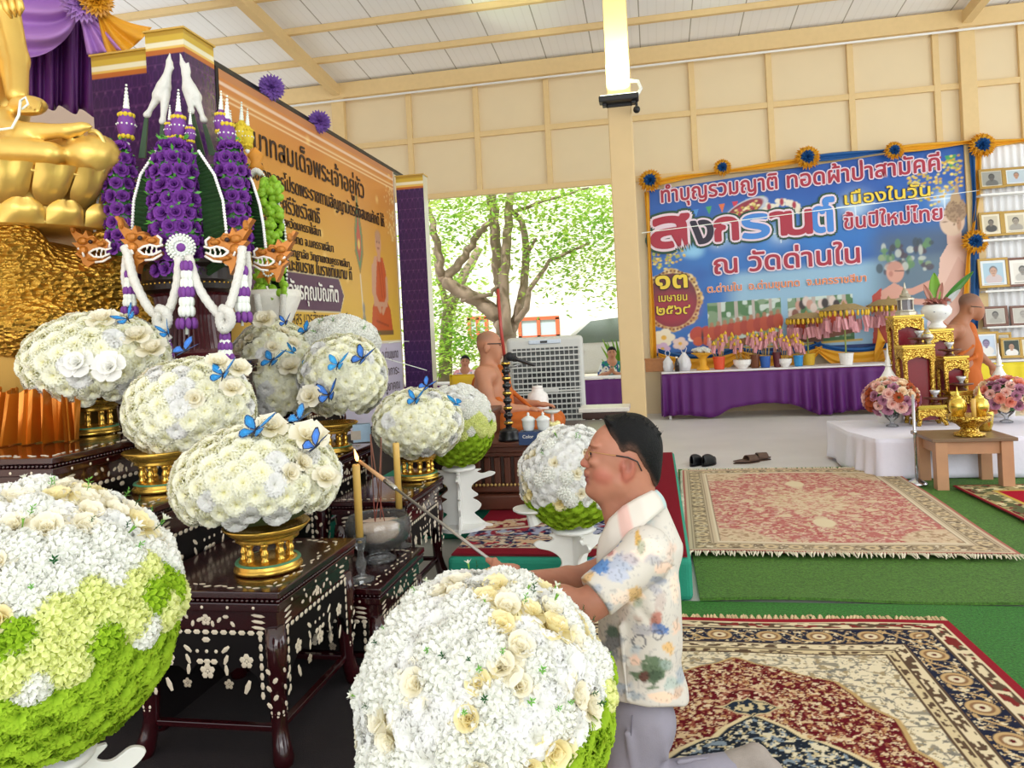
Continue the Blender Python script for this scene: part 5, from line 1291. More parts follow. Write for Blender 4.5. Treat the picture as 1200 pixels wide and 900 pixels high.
def naga(P, x, y, s_, flip, parent, off):
 """dragon-serpent head in profile: crest, open jaws with teeth, eye"""
 g = lambda u, v: (x + flip * u * s_, y + v * s_)
 prof = [(-30, -30), (-26, -31), (-18, -18), (-10, -14), (-6, -20), (-3, -12), (4, -13), (8, -8), (14, -6), (20, -9), (24, -4), (22, 1), (27, 2), (24, 6), (12, 2), (4, 4), (-2, 8), (6, 14), (16, 14), (24, 10), (26, 14), (18, 20), (6, 21), (-2, 26), (-4, 36), (-9, 26), (-12, 16), (-20, 10), (-14, 6), (-24, -4), (-17, -4), (-26, -18), (-21, -16)]
 t = .055
 mb = MB(); n = len(prof); front = [P(*g(u, v), off) for u, v in prof]; back = [q + FW * t for q in front]
 # rounded body: a raised inner outline
 cu, cv_ = sum(p[0] for p in prof) / n, sum(p[1] for p in prof) / n
 mb.add(front + back, [tuple(range(n)), tuple(range(2 * n - 1, n - 1, -1))] + [((i + 1) % n, i, n + i, n + (i + 1) % n) for i in range(n)])
 for (u, v, ru, rv) in ((-10, -6, 7, 5), (2, -7, 6, 4), (14, -2, 6, 3.4), (-10, 6, 7, 6), (4, 17, 9, 3), (-22, -22, 3, 6)):
  q = P(*g(u, v), off); mb.ell(q, (ru * s_ * 4 / FPX, .02, rv * s_ * 4 / FPX), 10, 8)
 o = obj('naga_head', mb, naga_or, parent, world=True, label='orange gilt naga head with open jaws')
 loc = Vector(parent.location)
 w_ = MB()
 for L in ([(27, 3), (20, 5), (12, 3), (4, 5), (-2, 9)], [(-2, 9), (5, 14.5), (15, 14.5), (25, 10)], [(-16, 3), (-10, 8), (-8, 14)], [(20, -8), (25, -4), (24, 2)], [(6, 21), (16, 20), (26, 14)]):
  pts = [P(*g(u, v), off + .012) for u, v in L]; w_.tube(pts, .0065 * s_, n=6)
 for u, v, dv in ((20, 4, 5), (15, 4, 6), (9, 4, 5), (20, 12, -5), (14, 14, -6), (8, 14, -5)):
  a, b = P(*g(u, v), off + .01), P(*g(u - 1, v + dv), off + .01); w_.tube([a, (a + b) / 2, b], [.007 * s_, .005 * s_, .001], n=6)
 w_.v = [tuple(Vector(q) - loc) for q in w_.v]; obj('jaw_trim', w_, naga_wh, o, smooth=True)
 e = MB(); e.ell(P(*g(0, -5), off + .02), .012 * s_, 10, 8); e.v = [tuple(Vector(q) - loc) for q in e.v]; obj('eye', e, naga_dk, o, smooth=True)
def purple_offering():
 D = 4.0; P = lambda px, py, off=0.: Q(px, py, D - off)
 base = P(228, 425); base.z = 1.332; rt = thing('flower_offering', 'tall purple rose offering with naga heads and white garlands on maroon pedestal', 'flower offering', base)
 # ribbed maroon pedestal
 mar = mat('maroon_pedestal', '4A1218', .35, var=.2, vscale=20, coat=.3)
 zr = P(222, 335).z - base.z
 b = MB(); b.lathe([(0, 0), (.23, 0), (.235, .03), (.2, .05), (.19, .07), (0, .07)], n=40); obj('foot', b, mar, rt, smooth=False)
 b = MB(); b.lathe([(.19, .06), (.17, .18), (.165, zr * .6), (.18, zr - .06), (.2, zr - .04)], n=96, wob=lambda a, z: 1 + .03 * (1 if int(a / (2 * PI) * 96 + .5) % 2 else -1)); obj('ribbed_body', b, mar, rt)
 b = MB(); b.lathe([(.18, zr - .05), (.25, zr - .03), (.255, zr - .0), (.235, zr + .02), (.235, zr + .08), (.255, zr + .1), (.25, zr + .12), (0, zr + .12)], n=48); obj('rim', b, mat('black_rim', '241A16', .4), rt, smooth=False)
 e = MB()
 for k in range(60): a = 2 * PI * k / 60; e.ell((.256 * math.cos(a), .256 * math.sin(a), zr + .0), .006, 6, 4)
 obj('bead_band', e, gold, rt, smooth=True, kind='stuff')
 off_ = .1
 flower_column(P, 212, 165, 325, 29, rt, D, 10, 12, 1, .14)
 flower_column(P, 145, 165, 300, 17, rt, D, 9, 8, 2, .04); flower_column(P, 276, 165, 300, 19, rt, D, 9, 9, 3, .04)
 palm_fan(P, ([0, 0], [(157, 310), (156, 270), (158, 235), (166, 205), (184, 178)], [(182, 325), (184, 280), (188, 240), (190, 210), (189, 185)]), rt, .19)
 palm_fan(P, ([0, 0], [(266, 310), (266, 270), (262, 235), (252, 205), (234, 178)], [(242, 325), (240, 280), (237, 240), (233, 210), (231, 185)]), rt, .19)
 palm_fan(P, ([0, 0], [(112, 285), (113, 250), (119, 222), (130, 200), (146, 180)], [(135, 290), (136, 260), (138, 230), (142, 205), (148, 185)]), rt, .0)
 palm_fan(P, ([0, 0], [(312, 290), (309, 262), (305, 240), (297, 215), (284, 190)], [(285, 290), (286, 262), (286, 235), (284, 212), (281, 192)]), rt, .0)
 for x, a, b_ in ((148, 97, 168), (209, 103, 168), (199, 122, 166), (223, 128, 170), (266, 110, 178), (259, 105, 160)): spire(P, x, a, b_, rt, off=.12 if x > 190 and x < 230 else 0)
 # dark blades carrying the two white carved figures
 bl = MB()
 for a, b_ in (((171, 138), (166, 185)), ((190, 145), (188, 182)), ((225, 133), (236, 182)), ((239, 145), (249, 182))):
  p0, p1 = P(*a, .0), P(*b_, .0); sd = RT * .018; bl.add([p0 - sd * .5, p0 + sd * .5, p1 + sd, p1 - sd] + [q + FW * .012 for q in (p0 - sd * .5, p0 + sd * .5, p1 + sd, p1 - sd)], [(0, 1, 2, 3), (7, 6, 5, 4), (0, 4, 5, 1), (1, 5, 6, 2), (2, 6, 7, 3), (3, 7, 4, 0)])
 obj('blade_stem', bl, palm_m, rt, world=True, kind='stuff')
 wf = mat('white_carving', 'D2D1CB', .55, var=.04, vscale=50, bump=.4, bscale=60)
 s1 = .00455
 B = Body(.007)
 B.chain([P(199, 62), P(198, 72), P(197, 84)], [.004, .014, .018], .008); B.cap(P(197, 84), P(192, 102), .017, .036, .01); B.cap(P(192, 102), P(186, 112), .036, .034, .01); B.cap(P(186, 112), P(174, 132), .024, .012, .008); B.ball(P(172, 135), (.02, .02, .016)); B.cap(P(194, 110), P(191, 140, .03), .026, .013, .008); B.ball(P(190, 143, .03), .016); B.cap(P(200, 74), P(203, 80), .009, .006)
 body_obj('white_bird_figure', B, wf, rt)
 B = Body(.007)
 B.chain([P(211, 62), P(214, 75), P(217, 86)], [.004, .014, .018], .008); B.cap(P(217, 86), P(222, 104), .017, .036, .01); B.cap(P(222, 104), P(229, 114), .036, .034, .01); B.cap(P(229, 114), P(238, 138), .024, .012, .008); B.ball(P(239, 141), (.02, .02, .016)); B.cap(P(221, 110), P(224, 128, .03), .026, .013, .008); B.ball(P(224, 131, .03), .016); B.cap(P(221, 74), P(221, 84), .006, .011)
 body_obj('white_bird_figure', B, wf, rt)
 for a in ((164, 284, 1.0, 1, .3), (266, 286, 1.0, -1, .3), (106, 288, .92, 1, .12), (320, 298, .9, -1, .12)): naga(P, a[0], a[1], a[2], a[3], rt, a[4])
 # garlands
 rope('garland', [P(210, 300, .36), P(207, 335, .38), P(197, 366, .4), P(190, 372, .4), P(175, 362, .4), P(158, 330, .36), P(150, 300, .32), P(146, 290, .3)], .021, rt)
 rope('garland', [P(221, 300, .36), P(232, 335, .38), P(250, 362, .4), P(262, 370, .4), P(272, 350, .38), P(281, 315, .34), P(284, 290, .3)], .021, rt)
 for x in (190, 264): rope('garland_knot', [P(x - 5, 362, .42), P(x + 4, 366, .43), P(x + 6, 378, .42), P(x - 2, 386, .42), P(x - 6, 374, .42), P(x, 366, .42)], .024, rt); 
 rope('garland_tail', [P(186, 372, .4), P(190, 388, .38), P(198, 398, .36)], .02, rt); rope('garland_tail', [P(148, 300, .28), P(146, 325, .28), P(150, 345, .27)], .018, rt); rope('garland_tail', [P(289, 295, .26), P(291, 325, .26), P(288, 350, .26)], .018, rt)
 tassel(P, 219, 312, 392, .62, rt, .4); tassel(P, 152, 322, 372, .5, rt, .3); tassel(P, 284, 318, 382, .62, rt, .32); tassel(P, 264, 395, 425, .55, rt, .38); tassel(P, 195, 398, 420, .45, rt, .36)
 ro = MB(); c = P(212, 290, .36); R = (CAM - c).normalized().to_track_quat('Z', 'Y').to_matrix().to_4x4(); T = Matrix.Translation(c) @ R
 for ring, n, r in ((0, 24, .062), (1, 20, .05), (2, 16, .038)):
  for k in range(n): a = 2 * PI * (k + .5 * (ring % 2)) / n; ro.ell((r * math.cos(a), r * math.sin(a), .008 * ring), (.008, .008, .012), 6, 4, M=T)
 ro.lathe([(0, 0), (.055, 0), (.055, .012), (0, .016)], n=20, M=T); o = obj('rosette', ro, white_bud, rt, smooth=True, world=True)
 q = MB(); q.ell((0, 0, .02), (.022, .022, .012), 8, 6, M=T); q.v = [tuple(Vector(p) - base) for p in q.v]; obj('rosette_centre', q, purple_bud, o, smooth=True)
purple_offering()
def green_offering():
 D = 5.0; P = lambda px, py, off=0.: Q(px, py, D - off)
 base = P(318, 372); base.z = 1.082; rt = thing('flower_offering', 'lime green leaf offering with orange star half hidden behind the purple one', 'flower offering', base)
 b = MB(); z1 = P(318, 350).z - base.z; b.lathe([(0, 0), (.16, 0), (.1, .04), (.09, z1 * .6), (.2, z1), (.2, z1 + .05), (0, z1 + .05)], n=28); obj('pedestal', b, mat('white_pedestal', 'E9E6DC', .5), rt, smooth=True)
 lf = MB(); rnd = random.Random(4)
 for k in range(150):
  t = rnd.random(); x = 318 + rnd.uniform(-20, 16) * (1 - .4 * t); y = 350 - t * 140; p = P(x, y, .12 + .05 * rnd.random()); lf.ell(p, (.034, .02, .028), 7, 5, R=Euler((rnd.random(), rnd.random() * 3, 0)).to_matrix())
 obj('folded_leaves', lf, limeleaf, rt, smooth=True, world=True, kind='stuff')
 palm_fan(P, ([0, 0], [(336, 345), (337, 300), (334, 265), (326, 235), (309, 205)], [(318, 345), (318, 300), (316, 270), (312, 240), (307, 212)]), rt, .1)
 palm_fan(P, ([0, 0], [(308, 300), (307, 270), (303, 245), (298, 225)], [(296, 300), (295, 270), (294, 250), (294, 230)]), rt, .12)
 for x, a, b_ in ((270, 128, 180), (283, 118, 172), (290, 126, 176)): spire(P, x, a, b_, rt, yellowfl if x > 275 else None)
 ro = MB(); c = P(299, 187, .1)
 pet = MB(); cs = P(314, 318, .22); R = (CAM - cs).normalized().to_track_quat('Z', 'Y').to_matrix().to_4x4(); T = Matrix.Translation(cs) @ R
 st = []
 for k in range(12): a = PI / 6 * k; r = .085 if k % 2 else .045; st.append((r * math.cos(a), r * math.sin(a)))
 n = 12; v = [(x, y, 0) for x, y in st] + [(0, 0, .03)]; pet.add(v, [(i, (i + 1) % n, n) for i in range(n)], M=T); o = obj('star_flower', pet, mat('orange_petal', 'D08A2A', .6, var=.15), rt, world=True)
 q = MB()
 for k in range(12): a = PI / 6 * k; q.ell((.03 * math.cos(a), .03 * math.sin(a), .025), .008, 6, 4, M=T)
 q.v = [tuple(Vector(p) - base) for p in q.v]; obj('white_ring', q, white_bud, o, smooth=True)
 tp = MB(); tp.lathe([(0, -.06), (.05, -.04), (.03, .0), (.055, .04), (.02, .08), (0, .1)], n=10, c=P(300, 190, .1)); obj('orange_finial', tp, MATS['orange_petal'], rt, smooth=True, world=True)
 rope('garland', [P(294, 205, .12), P(300, 200, .14), P(306, 204, .12)], .02, rt); rope('garland', [P(300, 345, .22), P(302, 358, .22), P(304, 372, .2)], .024, rt); rope('garland', [P(332, 345, .18), P(331, 360, .18), P(330, 374, .16)], .02, rt)
green_offering()

# ------------------------------------------------------------------ golden Buddha on lotus base and rock
bgold = mat('statue_gold', 'EAC468', .36, .65, var=.06, vscale=6)
def statue():
 D = 4.2; P = lambda px, py, off=0.: Q(px, py, D - off)
 base = P(10, 455); base.z = 1.25
 rt = thing('seated_buddha', 'large golden seated Buddha statue on lotus throne above the gilded rock', 'statue', P(10, 215))
 B = Body(.016)
 # torso, shoulders, neck and head (mostly above and left of the frame)
 B.ball(P(-35, 60), (.24, .2, .42), .06); B.ball(P(-45, 0), (.34, .22, .16), .06); B.cap(P(-40, -40), P(-40, -75), .1, .1, .05); B.ball(P(-40, -120), (.15, .17, .2), .03); B.ball(P(-40, -160), (.09, .09, .09), .03); B.cap(P(-40, -165), P(-40, -210), .05, .012, .02)
 B.ball(P(-34, 130), (.3, .26, .2), .06)
 # left thigh and knee to the right, sole and shin over it
 B.cap(P(10, 170, .1), P(110, 184, .3), .115, .12, .04); B.ball(P(114, 184, .28), (.125, .16, .105), .03)
 B.cap(P(10, 178, .45), P(60, 180, .45), .075, .06, .04)
 B.cap(P(14, 156, .4), P(78, 153, .43), .06, .034, .012); B.cap(P(78, 153, .43), P(98, 149, .43), .036, .03, .012); B.cap(P(98, 149, .43), P(107, 148, .42), .026, .014, .012)
 # right side knee, forearm, hand in the lap
 B.cap(P(-10, 170, .1), P(-130, 165, .2), .13, .13, .05)
 B.chain([P(-60, 0, .05), P(-80, 70, .15), P(0, 145, .35), P(28, 160, .42)], [.1, .085, .07, .05], .03)
 B.chain([P(4, 15, 0.02), P(16, 70, .05), P(20, 112, .2)], [.085, .075, .055], .03)
 B.ball(P(33, 124, .3), (.10, .08, .05), .03)
 for k in range(4): B.cap(P(28 + k * 6, 122 - k, .36), P(24 + k * 7, 132, .4), .016, .013, .008)
 body_obj('figure', B, bgold, rt)
 # robe fold over the shoulder and hems
 f_ = MB(); f_.tube([P(-34, -20, .24), P(-26, 20, .3), P(-22, 60, .3), P(-28, 90, .34)], [.03, .035, .03, .02], n=10); obj('robe_fold', f_, bgold, rt, smooth=True, world=True)
 f_ = MB(); pts = []
 for k in range(15): t = k / 14; a = -1.9 + 2.6 * t; pts.append(P(112 + 16 * math.cos(a * 1.0) - 4, 183 + 30 * math.sin(a) , .38 - .04 * t))
 f_.tube(pts, .012, n=8); obj('hem', f_, mat('hem_gold', 'E9CF7A', .3, .6), rt, smooth=True, world=True)
 f_ = MB()
 for sx in (0, 9, 18): f_.tube([P(2 + sx, -10, .30), P(8 + sx * .9, 10, .31), P(14 + sx * .5, 22 - sx * .2, .28)], [.016, .02, .006], n=8)
 obj('shoulder_plate', f_, bgold, rt, smooth=True, world=True)
 s_ = MB(); s_.tube([P(24, 118, .46), P(22, 135, .47), P(14, 150, .48), P(0, 152, .5), P(-20, 150, .5)], .007, n=6); s_.tube([P(24, 118, .46), P(30, 114, .46), P(33, 122, .46), P(26, 128, .46)], .006, n=6)
 tag(obj('sacred_thread', s_, white_bud, smooth=True), 'white sacred thread looped through the hand of the golden statue', 'thread')
 # lotus petals: two rows around an oval seat
 lt = thing('lotus_throne', 'golden lotus petal throne under the seated statue', 'throne', P(-5, 235))
 C_ = P(-10, 215, .05); C_.z = 2.14
 ax, ay = .74, .60
 ed = P(126, 212, .1)
 def ring(n, zt, zb, k0, k1, name, curl):
  for j in range(n):
   a = 2 * PI * (j + .5 * (curl < 0)) / n
   if not (-3.6 < a - 2 * PI * (a > PI + .6) < 1.2): continue
   mb = MB(); hw = PI / n * .95
   def PP(u, v):
    aa = a + (u - .5) * 2 * hw * (1 - .55 * (max(0, (v if curl < 0 else 1 - v) - .55) / .45) ** 2) ; kk = k0 + (k1 - k0) * v + .05 * math.sin(PI * u) * math.sin(PI * min(1, v * 1.05)) + .025 * abs(math.sin(2 * PI * u)) * v
    return C_ + V(ax * kk * math.cos(aa), ay * kk * math.sin(aa), zb + (zt - zb) * v)
   mb.grid(PP, 10, 8); obj(name, mb, bgold, lt, smooth=True, world=True)
 z0 = 0.
 sd = MB(); sd.lathe([(0, -.08), (.78, -.08), (.80, -.07), (.74, -.04), (.72, .1), (.86, .16), (.88, .17), (0, .17)], n=48, sx=ax / .8, sy=ay / .8); sd.v = [tuple(Vector(q) + C_) for q in sd.v]; obj('seat', sd, bgold, lt, smooth=True, world=True)
 ring(24, .2, .02, .93, 1.12, 'upper_petal', 1); ring(22, .04, -.08, 1.0, 1.03, 'lower_petal', -1)
 # rock base covered in gold leaf
 v = []; B = Body(.03); rnd = random.Random(6)
 B.ball(C_ + V(0, 0, -.38), (.74, .62, .3), .1)
 for k in range(26):
  a = rnd.uniform(-3.4, .9); r = rnd.uniform(.5, .72); B.ball(C_ + V(r * math.cos(a), r * .85 * math.sin(a), -.16 - .46 * rnd.random()), (rnd.uniform(.1, .2), rnd.uniform(.1, .2), rnd.uniform(.08, .18)), .06)
 B.ball(C_ + V(0, 0, -.58), (.78, .66, .14), .08)
 rk = thing('gilded_rock', 'rugged rock base covered in crumpled gold leaf under the lotus throne', 'rock base', C_ + V(0, 0, -.7))
 rm = bpy.data.materials.new('crumpled_gold_leaf'); rm.use_nodes = True; nt = rm.node_tree; b_ = nt.nodes['Principled BSDF']; b_.inputs['Base Color'].default_value = (*rgb('E0AE48'), 1); b_.inputs['Metallic'].default_value = .85; b_.inputs['Roughness'].default_value = .28
 tc = nt.nodes.new('ShaderNodeTexCoord'); vo = nt.nodes.new('ShaderNodeTexVoronoi'); vo.inputs['Scale'].default_value = 26; n_ = nt.nodes.new('ShaderNodeTexNoise'); n_.inputs['Scale'].default_value = 34; n_.inputs['Detail'].default_value = 4
 nt.links.new(tc.outputs['Object'], n_.inputs['Vector']); nt.links.new(n_.outputs['Color'], vo.inputs['Vector'])
 mp = nt.nodes.new('ShaderNodeMapping'); mp.inputs['Scale'].default_value = (1, 1, 1.8); nt.links.new(tc.outputs['Object'], mp.inputs[0]); nt.links.new(mp.outputs[0], vo.inputs['Vector'])
 ad = nt.nodes.new('ShaderNodeMath'); ad.operation = 'ADD'; nt.links.new(vo.outputs['Distance'], ad.inputs[0]); nt.links.new(n_.outputs['Fac'], ad.inputs[1])
 bp = nt.nodes.new('ShaderNodeBump'); bp.inputs['Strength'].default_value = 1.; bp.inputs['Distance'].default_value = .045; nt.links.new(ad.outputs[0], bp.inputs['Height']); nt.links.new(bp.outputs['Normal'], b_.inputs['Normal'])
 body_obj('rock_body', B, rm, rk)
 pl_ = thing('gold_plinth', 'plain dull gold round plinth behind the orange pleated cloth', 'plinth', V(C_.x - .05, C_.y + .14, 0))
 zt = C_.z - .66; m = MB(); m.lathe([(0, 0), (.80, 0), (.80, zt - .05), (.84, zt - .03), (.84, zt), (0, zt)], n=64, sx=.86, sy=.72); obj('drum', m, mat('dull_gold', 'A07A34', .42, .6, var=.12, vscale=4), pl_)
 return C_, zt
SC, SZT = statue()
# orange pleated cloth wrapped along the plinth, standing on the upper table
cl_ = MB()
N_ = 64
P3 = lambda px, py, d: Q(px, py, d)
pth = []
for k in range(N_ + 1):
 t = k / N_; px = -60 + 155 * t; dd = 3.42 - .12 * math.sin(t * 2.2); p = Q(px, 500, dd); pth.append(V(p.x, p.y, 0))
def clp(u, v):
 k = u * N_; i = min(int(k), N_ - 1); p = pth[i].lerp(pth[i + 1], k - i); d = (pth[min(i + 1, N_)] - pth[max(i - 1, 0)]).normalized(); n = V(d.y, -d.x, 0)
 tri = abs((k * .13 % 1) * 2 - 1); amp = (.07 * (1 - v) + .09) * (.6 + .4 * math.sin(i * 1.7))
 return V(p.x, p.y, 1.035 + .25 * v - .04 * u * v + .012 * math.sin(k * 1.9) * v) + n * (tri * amp + .01) + d * .02 * math.sin(k * .8) * v
cl_.grid(clp, 256, 10)
tag(obj('pleated_cloth', cl_, mat('orange_satin', 'C8761E', .28, metal=.5, var=.15, vscale=10), solid=.003), 'shiny orange pleated cloth standing folded on the upper altar table', 'cloth')

# ------------------------------------------------------------------ curtain and swags behind the statue
CD = 5.4; P = lambda px, py, off=0.: Q(px, py, CD - off)
lav, dpur, gsw = mat('lavender_satin', 'B080CC', .45, var=.08, vscale=5), mat('deep_purple_cloth', '5A1E6C', .5, var=.1, vscale=5), mat('golden_satin', 'D99A22', .42, var=.08, vscale=5)
cu = MB()
def cup(u, v):
 x = -120 + 245 * u; fold = math.sin(u * 62) * (.6 + .4 * math.sin(u * 17)); yb = 112 + .17 * (x + 20) + 4 * math.sin(u * 62)
 return P(x + 3 * fold * v, -40 + (yb + 40) * v, .05 * fold + .02 * math.sin(u * 140))
cu.grid(cup, 220, 16)
tag(obj('curtain', cu, dpur, smooth=True, solid=.004), 'deep purple pleated curtain hanging behind the golden statue', 'curtain')
sw = thing('swag', 'lavender satin swag draped in folds over the purple curtain', 'swag', P(60, 0, .15))
s1 = MB()
def swp(u, v):
 x = -40 + 133 * u; w_ = (4 * u * (1 - u)) ** .55; lb = 8 + 60 * w_; y = -75 + (lb + 75) * (v ** (.8 + .3 * w_))
 f = math.sin(v * 30 + 1.6 * math.sin(u * 4)) * (.25 + .75 * w_)
 return P(x, y, .2 + .06 * f + .12 * v * w_)
s1.grid(swp, 60, 70); obj('draped_fold', s1, lav, sw, smooth=True, world=True, solid=.003)
s2 = MB()
def tl(u, v):
 x = 92 + (10 + 42 * u) * v + 3 * u; y = 8 + 56 * v - 6 * u * v; return P(x, y, .24 + .03 * math.sin(u * 16) * v)
s2.grid(tl, 40, 14); obj('tail', s2, lav, sw, smooth=True, world=True, solid=.003)
def ruffle(name, label, px, py, r, m, off=.35, d=None, group=None):
 c = Q(px, py, (d or CD) - off); rt = tag(link(name, None), label, 'rosette', group) if False else None
 mb = MB(); rnd = random.Random(int(px * 7 + py)); R = (CAM - c).normalized().to_track_quat('Z', 'Y').to_matrix().to_4x4(); T = Matrix.Translation(c) @ R
 for lay, (n, tilt, L) in enumerate(((5, .2, .6), (8, .7, .8), (11, 1.1, 1.), (12, 1.45, 1.05))):
  for k in range(n):
   pm = MB(); petal(pm, (0, 0, 0), 6.28 * k / n + lay, tilt, L, .3, .2, (1, 1, 1), (1, 1, 1), rnd, 4, 2, .22); mb.join(pm, T @ Matrix.Scale(r, 4))
 mb.col = [(1, 1, 1)] * len(mb.v)
 o = obj(name, mb, m, smooth=True); return tag(o, label, 'rosette', group)
ruffle('fabric_rosette', 'lavender fabric rosette tying the swag above the patterned columns', 95, 5, .11, lav)
ruffle('fabric_rosette', 'golden fabric rosette at the top beside the lavender one', 112, 0, .1, gsw)
s3 = MB()
def gt(u, v):
 x0, y0 = 112, 6; x1 = 126 + 52 * u; y1 = 66 - 34 * u * u; return P(x0 + (x1 - x0) * v, y0 + (y1 - y0) * v + 5 * math.sin(PI * v), .26 + .03 * math.sin(u * 18) * v)
s3.grid(gt, 44, 14); tag(obj('swag', s3, gsw, smooth=True, solid=.003), 'golden satin swag tail beside the purple columns', 'swag')
rl = MB(); rl.span((-2.9, 4.5, 3.335), (-2.85, 8.6, 3.365)); tag(obj('curtain_rail', rl, mat('dark_rail', '1C1A1C', .4)), 'dark rail running above the orange notice board', 'rail')
for px, py, k in ((318, 103, 'nearer'), (374, 143, 'farther')):
 p = onX(px, py, -2.78); d_ = (p - CAM).dot(FW); ruffle('fabric_rosette', k + ' purple fabric rosette on the rail above the orange board', px, py, .09, mat('violet_cloth', '7A52A8', .6, var=.2), 0, d_)
# sacred threads strung across the hall
th = MB(); th.tube([onX(455, 402, -2.3), Q(470, 400, 8.2), Q(505, 400, 9.5)], .004, n=5); tag(obj('sacred_thread', th, white_bud), 'thin white thread stretched across the slim purple column', 'thread')
th = MB(); th.tube([Q(452, 420, 6.5), Q(500, 434, 7)], .004, n=5); tag(obj('sacred_thread', th, white_bud), 'thin white thread sloping down past the board towards the monk', 'thread')
th = MB(); th.tube([Q(752, 273, 9.0), Q(940, 249, 9.3), Q(1080, 232, 9.9), Q(1148, 223, 11.05)], .005, n=5); tag(obj('sacred_thread', th, white_bud), 'white thread crossing in front of the blue banner towards the portraits', 'thread')
# ------------------------------------------------------------------ people
skin_m = vmat('skin', .5, sss=.12, spec=.35); hair_m = mat('black_hair', '070708', .55, var=.3, vscale=120, bump=.5, bscale=220, spec=.2)
RM = Matrix((RT, FW, UP)).transposed()
cloth_m = vmat('printed_cotton', .85, bump=.15, bscale=500, spec=.15)
sat_orange = mat('saffron_cloth', 'B85C16', .8, var=.12, vscale=8, bump=.25, bscale=40)
def fold_noise(v, s_, amp): return amp * (vnoise(v[:, 0] * s_ + v[:, 2] * 3, v[:, 1] * s_ + v[:, 2] * s_ * .4, 5) - .5)

def kneeling_man():
 D = 2.35; m_ = D / FPX
 P = lambda px, py, off=0.: Q(px, py, D - off)
 rt = thing('person', 'kneeling man in floral shirt and grey trousers lighting a candle with a long stick', 'person', V(*P(760, 925)[:2], .03))
 sk, lip, red = rgb('AA735C'), rgb('7E4240'), rgb('AC6654')
 B = Body(.0042)
 B.ball(P(736, 529), (38 * m_, .077, 41 * m_), .02, sk, R=RM); B.ball(P(713, 537), (24 * m_, .066, 37 * m_), .025, sk, R=RM)
 B.ball(P(709, 562), (20 * m_, .056, 21 * m_), .025, sk, R=RM); B.ball(P(708, 579), (16 * m_, .04, 10 * m_), .02, sk, R=RM); B.ball(P(692, 575), (6 * m_, .024, 6.5 * m_), .014, sk, R=RM)
 for s_ in (1, -1):
  B.ball(P(708, 556, .036 * s_), .03, .02, red); B.ball(P(697, 521, .03 * s_), (.016, .028, .008), .012, sk, R=RM); B.ball(P(696, 541, .036 * s_), (.018, .02, .014), .014, sk, R=RM)
 B.cap(P(692, 527), P(686, 541), .0085, .0115, .012, sk); B.ball(P(684, 543.5), (.0115, .012, .0105), .01, red, R=RM)
 for s_ in (1, -1): B.ball(P(688, 545.5, .011 * s_), (.0095, .008, .0075), .006, red, R=RM); B.ball(P(691.5, 531.5, .031 * s_), (.010, .016, .009), .010, None, True, R=RM); B.ball(P(695.5, 531.5, .031 * s_), (.0105, .0125, .0105), .003, rgb('A87260'), R=RM); B.ball(P(686.5, 548, .008 * s_), (.003, .003, .003), .003, None, True)
 B.ball(P(688, 553), (.011, .022, .008), .008, sk, R=RM); B.ball(P(687, 557), (.0085, .019, .0055), .004, lip, R=RM); B.ball(P(688.5, 562), (.0085, .018, .0062), .004, lip, R=RM)
 B.cap(P(683, 559.6, .02), P(683, 559.6, -.02), .0026, .0026, .002, rgb('54282A'), True)
 # ears
 for s_ in (1, -1):
  B.ball(P(736, 547, .074 * s_), (8.5 * m_, .011, 13 * m_), .005, red, R=RM); B.ball(P(735.5, 545, .085 * s_), (5 * m_, .009, 8.5 * m_), .003, rgb('8A5040'), True, R=RM); B.ball(P(731, 548, .079 * s_), (.006, .006, .009), .004, red, R=RM); B.ball(P(734, 558, .072 * s_), (.010, .009, .012), .006, red, R=RM)
 # neck and hidden trunk
 B.cap(P(742, 565), P(748, 622), .066, .064, .03, sk); B.cap(P(719, 590), P(734, 640), .041, .05, .03, sk); B.ball(P(705, 570), (15 * m_, .052, 14 * m_), .02, sk, R=RM); B.ball(P(722, 565), (14 * m_, .066, 18 * m_), .03, sk, R=RM)
 B.cap(P(756, 645, .15), P(756, 645, -.15), .05, .05, .03, sk); B.cap(P(752, 640), P(755, 800), .1, .1, .03, sk)
 # arms
 B.chain([P(748, 655, .16), P(700, 702, .205), P(688, 711, .21)], [.055, .046, .042], .02, sk); B.chain([P(688, 711, .21), P(660, 703, .19), P(625, 694, .15)], [.042, .039, .027], .02, sk)
 B.chain([P(745, 650, -.16), P(692, 675, -.18)], [.055, .043], .02, sk); B.chain([P(692, 675, -.18), P(665, 678, -.12), P(608, 680, .02)], [.042, .037, .026], .02, sk)
 # hands closed around the stick: far hand in front, near hand behind it
 def hand(wr, palm, dirv, upv, side, sgn):
  d = Vector(dirv).normalized(); u = Vector(upv).normalized(); s2 = Vector(side).normalized()
  B.cap(wr, palm, .024, .027, .015, sk); B.ball(palm, (.034, .02, .03), .012, sk, R=Matrix((d, s2, u)).transposed())
  for k in range(4):
   base = palm + u * (.020 - .002 * k) + d * (.026 - .017 * k) + s2 * .0
   L = (.034, .038, .036, .028)[k]
   a = base + s2 * sgn * .016 + u * .012; b = a + s2 * sgn * L * .55 - u * .012; c = b - u * L * .75 - s2 * sgn * .004; e = c - s2 * sgn * .022 - u * .006
   B.chain([base, a, b, c, e], [.0095, .0095, .009, .0085, .0075], .004, sk)
  t0 = palm + d * .02 - s2 * sgn * .012; B.chain([t0, t0 + d * .028 + u * .008 - s2 * sgn * .004, t0 + d * .048 + s2 * sgn * .008 + u * .006], [.012, .0105, .009], .005, sk)
 st = (P(440, 548, -.55) - P(575, 676, .08)).normalized()
 hand(P(608, 680, .02), P(586, 672, .06), st, V(0, 0, 1), FW, -1)
 hand(P(625, 694, .15), P(602, 690, .12), st, V(0, 0, 1), FW, 1)
